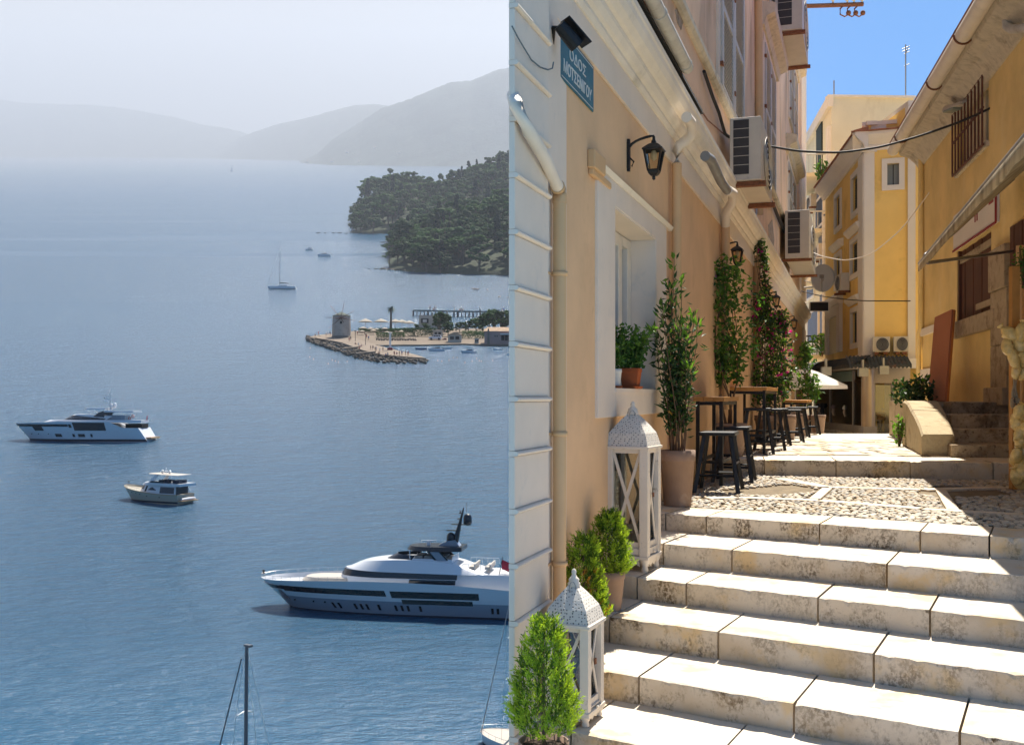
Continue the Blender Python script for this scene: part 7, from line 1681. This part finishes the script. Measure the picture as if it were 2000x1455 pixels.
mb = MB(); mb.tube([V(cx(1405), 0, 4.6), V(cx(1425), 0, 6)], .04, 5); mb.grid([[V(cx(1412) + .25 * j, 0, 5.7 - .3 * i) for j in range(2)] for i in range(4)]); finish(mb, 'flag', mat('red_flag', (.40, .03, .05), .8, .05, 1, 0), y2, Mx)
mb = MB(); mb.box(cx(1440), cx(1500), -2.6, 2.6, .3, .7); finish(mb, 'swim_platform', m_teak, y2, Mx)

# --- the small cream motor yacht
p0, Mx = boat_frame(262, 973, R(-27)); Mx = Mx @ Matrix.Diagonal((1.06, 1., .88, 1)); sc = .0200; cx = lambda x: (x - 1245) * sc
y3 = thing('motor_yacht', 'small cream motor yacht with a white flybridge and sunshade', 'yacht', tuple(p0)); L = cx(1800)
hs = lambda t: 2.55 - 1.15 * min(1, t * 1.5) + (.0 if t < .6 else -.12 * (t - .6))
hu = Body(0, L, 2.0, -.6, lambda t: 2.6 - 1.25 * (1 - (1 - min(1, t * 1.15)) ** 2), nose=.42, rake=-1.6, lean=lambda t: -.15 - .5 * (1 - t) ** 4, pw=.6, tail=.3)
mb = MB(); hu.skin(mb, nv=6); hu.cap(mb, 1., inset=.15, dz=-.3); hu.end(mb); finish(mb, 'hull', m_cream_hull, y3, Mx)
mb = MB(); hu.skin(mb, .96, 1.02, off=.03, nv=1); finish(mb, 'cap_rail', m_teak, y3, Mx)
mb = MB(); hu.skin(mb, hu.vz(-.3), hu.vz(.06), off=.012); finish(mb, 'waterline_stripe', m_antif, y3, Mx)
for t in (.06, .14, .22, .30, .37, .48, .70): mb = MB(); q = hu.pt(t, .78 if t < .4 else .7, -1, .015); mb.tube([q, q + V(0, -.03, 0)], .10, 8); finish(mb, 'porthole', m_smoked, y3, Mx)
b1 = Body(L * .16, L * .93, 1.62, lambda t: 1.35, lambda t: 3.05 - .1 * t, nose=.22, rake=1.1, lean=.1, pw=.45); mb = MB(); b1.solid(mb); finish(mb, 'deckhouse', m_gel, y3, Mx)
mb = MB(); b1.skin(mb, .45, .9, .0, .17, off=.02, nv=2, nt_=10); finish(mb, 'windscreen', m_smoked, y3, Mx)
mb = MB(); b1.skin(mb, .38, lambda t: .42 + .48 * min(1, (t - .30) * 9) * max(0.05, min(1, (.52 - t) * 6)), .30, .52, off=.02, nv=2, nt_=10); finish(mb, 'side_window', m_smoked, y3, Mx)
mb = MB(); b1.skin(mb, .2, .85, .22, .27, off=.02, nv=1, nt_=2); finish(mb, 'side_door', m_smoked, y3, Mx)
mb = MB(); b1.skin(mb, .1, .82, .62, .98, off=.02, nv=1, nt_=8); finish(mb, 'saloon_window', m_smoked, y3, Mx)
mb = MB(); e_ = b1.x1; mb.box(e_ + .01, e_ + .06, -1.3, 1.3, 1.4, 2.8); finish(mb, 'saloon_doors', m_smoked, y3, Mx)
b2 = Body(L * .22, L * 1.04, 1.85, lambda t: 3.0 - .1 * t, lambda t: 3.45 - .05 * t, nose=.28, rake=.7, lean=-.02, pw=.5); mb = MB(); b2.solid(mb); finish(mb, 'flybridge_deck', m_gel, y3, Mx)
mb = MB(); b2.skin(mb, 1.0, 1.75, .25, .62, off=-.15, nv=2); finish(mb, 'flybridge_screen', m_smoked, y3, Mx)
mb = MB()
for x, y in ((.58, -.7), (.58, .5), (.70, -.8), (.82, -.4), (.86, .8), (.92, -.9)): mb.box(L * x, L * x + .7, y - .4, y + .4, 3.4, 3.95)
finish(mb, 'flybridge_seats', m_sailc, y3, Mx)
for sd in (-1, 1): mb = MB(); mb.prism([V(L * .42, sd * 1.6, 3.4), V(L * .50, sd * 1.6, 3.4), V(L * .60, sd * 1.35, 5.0), V(L * .55, sd * 1.35, 5.0)], (0, -sd * .14, 0)); finish(mb, 'radar_arch', m_gel, y3, Mx)
b3 = Body(L * .38, L * .98, 1.6, 4.98, lambda t: 5.12 - .15 * t, nose=.12, lean=.05); mb = MB(); b3.solid(mb); b3.cap(mb, 0.); finish(mb, 'sunshade', m_cush, y3, Mx)
for x in (.56, .70): mb = MB(); mb.lathe([(.1, 5.1), (.25, 5.3), (.25, 5.55), (.12, 5.75), (0, 5.78)], (L * x, 0, 0), 12); finish(mb, 'satellite_dome', m_gel, y3, Mx)
mb = MB(); mb.tube([V(L * .63, 0, 5.1), V(L * .63, 0, 6.2)], .04, 5); mb.box(L * .61, L * .65, -.4, .4, 5.5, 5.6); finish(mb, 'mast', m_gel, y3, Mx)
mb = MB(); mb.box(L, L + 1.0, -1.8, 1.8, .12, .3); finish(mb, 'swim_platform', m_teak, y3, Mx)
mb = MB(); mb.tube([V(L + .55, -1.5, .55), V(L + .6, 0, .58), V(L + .55, 1.5, .55)], [.2, .3, .2], 10); finish(mb, 'dinghy', m_gel, y3, Mx)
mb = MB(); P = [hu.pt(i / 12 * .5, 1.02, -1, -.06) for i in range(10)]; rail(mb, P, .5, .02); P = [hu.pt(i / 12 * .5, 1.02, 1, -.06) for i in range(10)]; rail(mb, P, .5, .02); finish(mb, 'bow_rail', m_chrome, y3, Mx)
mb = MB(); q = hu.pt(0, 1., -1) + V(.4, 0, 0); mb.tube([q, q + V(0, 0, .5)], .03, 4); mb.blob(q + V(0, 0, .6), .17, 8, 6); finish(mb, 'anchor_ball', m_blackp, y3, Mx)

# --- sailing boats
def sloop(px, py, yaw, L, label, mast, hullm, mx=.42, group=None, spread=True, hb=None, cover=True, deck=True, rm=.085, mm=None):
    p0, Mx = boat_frame(px, py, yaw); t = thing('sailing_boat', label, 'sailboat', tuple(p0), group); B = hb or L * .15
    hu = Body(-L * .46, L * .5, B, -.4, lambda t_: L * .105 - L * .02 * t_, nose=.55, rake=-L * .05, rakeb=-L * .03, lean=-.15, pw=.62, tail=.35, tailw=.75)
    mb = MB(); hu.skin(mb); hu.end(mb); finish(mb, 'hull', hullm, t, Mx); mb = MB(); hu.cap(mb, .97, inset=.03); finish(mb, 'deck', m_cush, t, Mx)
    mb = MB(); hu.skin(mb, hu.vz(-.2), hu.vz(L * .012), off=.015); finish(mb, 'waterline_stripe', m_antif, t, Mx)
    zd = L * .1; cb_ = Body(-L * .16, L * .2, B * .55, zd, lambda t_: zd + L * .04, nose=.4, rake=L * .05, lean=.2); mb = MB(); cb_.solid(mb); co = finish(mb, 'cabin', m_gel, t, Mx)
    for i in range(4): mb = MB(); cb_.skin(mb, .3, .75, .3 + i * .16, .40 + i * .16, off=.02, nv=1, nt_=2); finish(mb, 'cabin_window', m_smoked, co, Mx)
    xm = -L * .5 + L * mx; r_ = rm * L / 12
    mb = MB(); mb.tube([V(xm, 0, zd), V(xm + .02 * L, 0, mast)], [r_, r_ * .75], 8); mb.box(xm + .02 * L - r_, xm + .02 * L + r_ * 3, -r_, r_, mast, mast + r_); mo = finish(mb, 'mast', mm or m_steel, t, Mx)
    mb = MB(); mb.tube([V(xm, 0, zd + L * .1), V(xm + L * .36, 0, zd + L * .09)], r_ * .8, 6); finish(mb, 'boom', m_steel, t, Mx)
    if cover: mb = MB(); mb.tube([V(xm + .02 * L, 0, zd + L * .125), V(xm + L * .2, 0, zd + L * .115), V(xm + L * .35, 0, zd + L * .10)], [L * .018, L * .014, L * .008], 8); finish(mb, 'sail_cover', m_sailc, t, Mx)
    bow = V(-L * .5, 0, zd + L * .005); mb = MB(); mb.tube([bow, bow.lerp(V(xm, 0, mast), .94)], [r_ * .45, r_ * .3], 6); finish(mb, 'furled_jib', mm or m_steel, t, Mx)
    for z in (.42, .70): mb = MB(); mb.tube([V(xm, -B * .65 * (1.25 - z), zd + (mast - zd) * z - .1), V(xm, 0, zd + (mast - zd) * z), V(xm, B * .65 * (1.25 - z), zd + (mast - zd) * z - .1)], r_ * .4, 5); finish(mb, 'spreader', m_gel, mo, Mx)
    mb = MB()
    for y in (-B * .9, B * .9): mb.tube([V(xm, y, zd), V(xm, y * .72, zd + (mast - zd) * .42), V(xm, y * .45, zd + (mast - zd) * .70), V(xm, 0, mast * .97)], r_ * .12, 4)
    mb.tube([V(L * .48, 0, zd), V(xm + .02 * L, 0, mast)], r_ * .12, 4); finish(mb, 'stays', m_steel, t, Mx)
    mb = MB()
    for sd in (-1, 1): P = [hu.pt(i / 10, 1., sd, -.05) for i in range(11)]; rail(mb, P, L * .04, r_ * .15)
    finish(mb, 'guard_rail', m_chrome, t, Mx)
    return t
m_ = sea_Y(565) / FPX
sloop(551, 565, R(-3), 57 * m_, 'white sloop at anchor with bare mast in the middle of the bay', 79 * m_, m_gel, .41, 'sailing boats with bare masts', hb=5.5 * m_, rm=.10)
m_ = sea_Y(1500) / FPX
m_ = sea_Y(1720) / FPX
sloop(482, 1720, R(-38), 6.6, 'slate grey mast and forestay rising from the lower edge', (1720 - 1262) * m_ , m_gel, .48, 'sailing boats with bare masts', hb=1.0, rm=.16, mm=mat('slate_mast', (.05, .06, .075), .5, .1, 2, 0))
m_ = sea_Y(1452) / FPX
sloop(1024, 1463, R(-34), 200 * m_, 'white sailing boat at the lower edge beside the white house', 300 * m_, m_gel, .36, 'sailing boats with bare masts', hb=1.25, rm=.15)
def cruiser(px, py, wpx, label, group, canopy=True, hullm=None, yaw=0., dark=None):
    p0, Mx = boat_frame(px, py, yaw); L = wpx * p0.y / FPX; t = thing('small_boat', label, 'boat', tuple(p0), group)
    hu = Body(-L * .46, L * .5, L * .15, -.3, lambda t_: L * .16 - L * .05 * t_, nose=.5, rake=-L * .05, lean=-.15, pw=.6); mb = MB(); hu.skin(mb, nt_=16, nv=3); hu.cap(mb, .8, inset=.0, nt_=16); hu.end(mb); finish(mb, 'hull', hullm or m_gel, t, Mx)
    if canopy is not None:
        b = Body(-L * .2, L * .25, L * .1, L * .12, L * .25, nose=.35, rake=L * .06, lean=.12); mb = MB(); b.solid(mb, nt_=12); finish(mb, 'cabin', m_gel, t, Mx); mb = MB(); b.skin(mb, .4, .9, 0, .9, off=L * .004, nt_=12, nv=1); finish(mb, 'window_band', m_smoked, t, Mx)
    if canopy:
        mb = MB(); mb.box(-L * .16, L * .38, -L * .12, L * .12, L * .31, L * .325); finish(mb, 'sunshade', m_gel, t, Mx)
        for x in (-.14, .36):
            for y in (-.11, .11): mb = MB(); mb.tube([V(L * x, L * y, L * .13), V(L * x, L * y, L * .31)], L * .005, 5); finish(mb, 'shade_post', m_steel, t, Mx)
    if canopy is None: mb = MB(); mb.box(-L * .05, L * .0, -L * .12, L * .12, L * .1, L * .13); mb.box(L * .46, L * .52, -.2, .2, 0, L * .2); finish(mb, 'thwart_and_motor', m_sailc, t, Mx)
    return t
m_dblue = mat('blue_hull', (.05, .10, .18), .4, 0, 1, 0)
G1 = 'small boats out in the bay'; G2 = 'small boats moored in the cove'
cruiser(633, 501, 26, 'white cabin cruiser right of the sloop', G1, False); cruiser(604, 489, 15, 'tiny white boat with a sunshade beyond the cabin cruiser', G1, True)
for a in ((822, 683, 22, 'dark blue open boat in the cove', G2, None, m_dblue), (853, 686, 32, 'white speedboat with a blue stripe in the cove', G2, False), (873, 682, 18, 'small white rowing boat behind the speedboat', G2, None), (916, 690, 31, 'white excursion boat with a flat sunshade in the cove', G2, True), (972, 684, 18, 'pale inflatable boat with motor in the cove', G2, None), (1000, 694, 20, 'white rowing boat at the right end of the cove', G2, None), (742, 680, 18, 'white boat with a sunshade moored inside the breakwater', G2, True), (770, 684, 16, 'white motor boat inside the breakwater', G2, False), (925, 691, 10, 'dinghy tied behind the excursion boat', G2, None), (790, 672, 7, 'small white boat drawn up on the beach near the hedge', G2, None), (812, 672, 9, 'dark boat drawn up on the beach', G2, None, m_dblue), (826, 671, 8, 'pale boat drawn up on the beach beside the white car', G2, None)):
    cruiser(*a)
def sail_speck(px, py, h, label):
    p0, Mx = boat_frame(px, py, 0); m_ = p0.y / FPX; t = thing('sailing_boat', label, 'sailboat', tuple(p0)); mb = MB(); hu = Body(-3 * m_, 3 * m_, 1.0 * m_, -1, 1.2 * m_, nose=.5); hu.solid(mb, nt_=10); finish(mb, 'hull', m_gel, t, Mx)
    mb = MB(); mb.prism([V(-.3 * m_, 0, m_), V(2.2 * m_, 0, 1.4 * m_), V(.4 * m_, 0, h * m_)], (0, .5, 0)); finish(mb, 'sail', m_gel, t, Mx); mb = MB(); mb.tube([V(0, 0, m_), V(.4 * m_, 0, h * m_)], .12 * m_, 5); finish(mb, 'mast', m_gel, t, Mx)
sail_speck(452, 335, 16, 'tiny white sailing boat far out in the haze'); cruiser(271, 317, 6, 'tiny white speck of a boat near the far left shore', G1, False)
# ------------------------------------------------------------------ haze over the bay
hz = MB()
x0n, x1n, yn, yf = -400., 45., -30., 40000.
zb = lambda y: .335 * max(y, 0)
hz.hexa([V(x0n, yn, -60), V(x1n, yn, -60), V(.2 * yf + 45, yf, -60), V(-.74 * yf, yf, -60), V(x0n, yn, 1500), V(x1n, yn, 1500), V(.2 * yf + 45, yf, 400 + .345 * yf), V(-.74 * yf, yf, 400 + .345 * yf)])
hm = bpy.data.materials.new('haze_air'); t = nt(hm); vo = t.nodes.new('ShaderNodeVolumePrincipled'); o = t.nodes.new('ShaderNodeOutputMaterial')
vo.inputs['Color'].default_value = (.575, .60, .645, 1); vo.inputs['Density'].default_value = HAZE; vo.inputs['Anisotropy'].default_value = .25
t.links.new(vo.outputs[0], o.inputs['Volume'])
hz.build('haze', hm, loc=(0, 0, 0), kind='stuff')
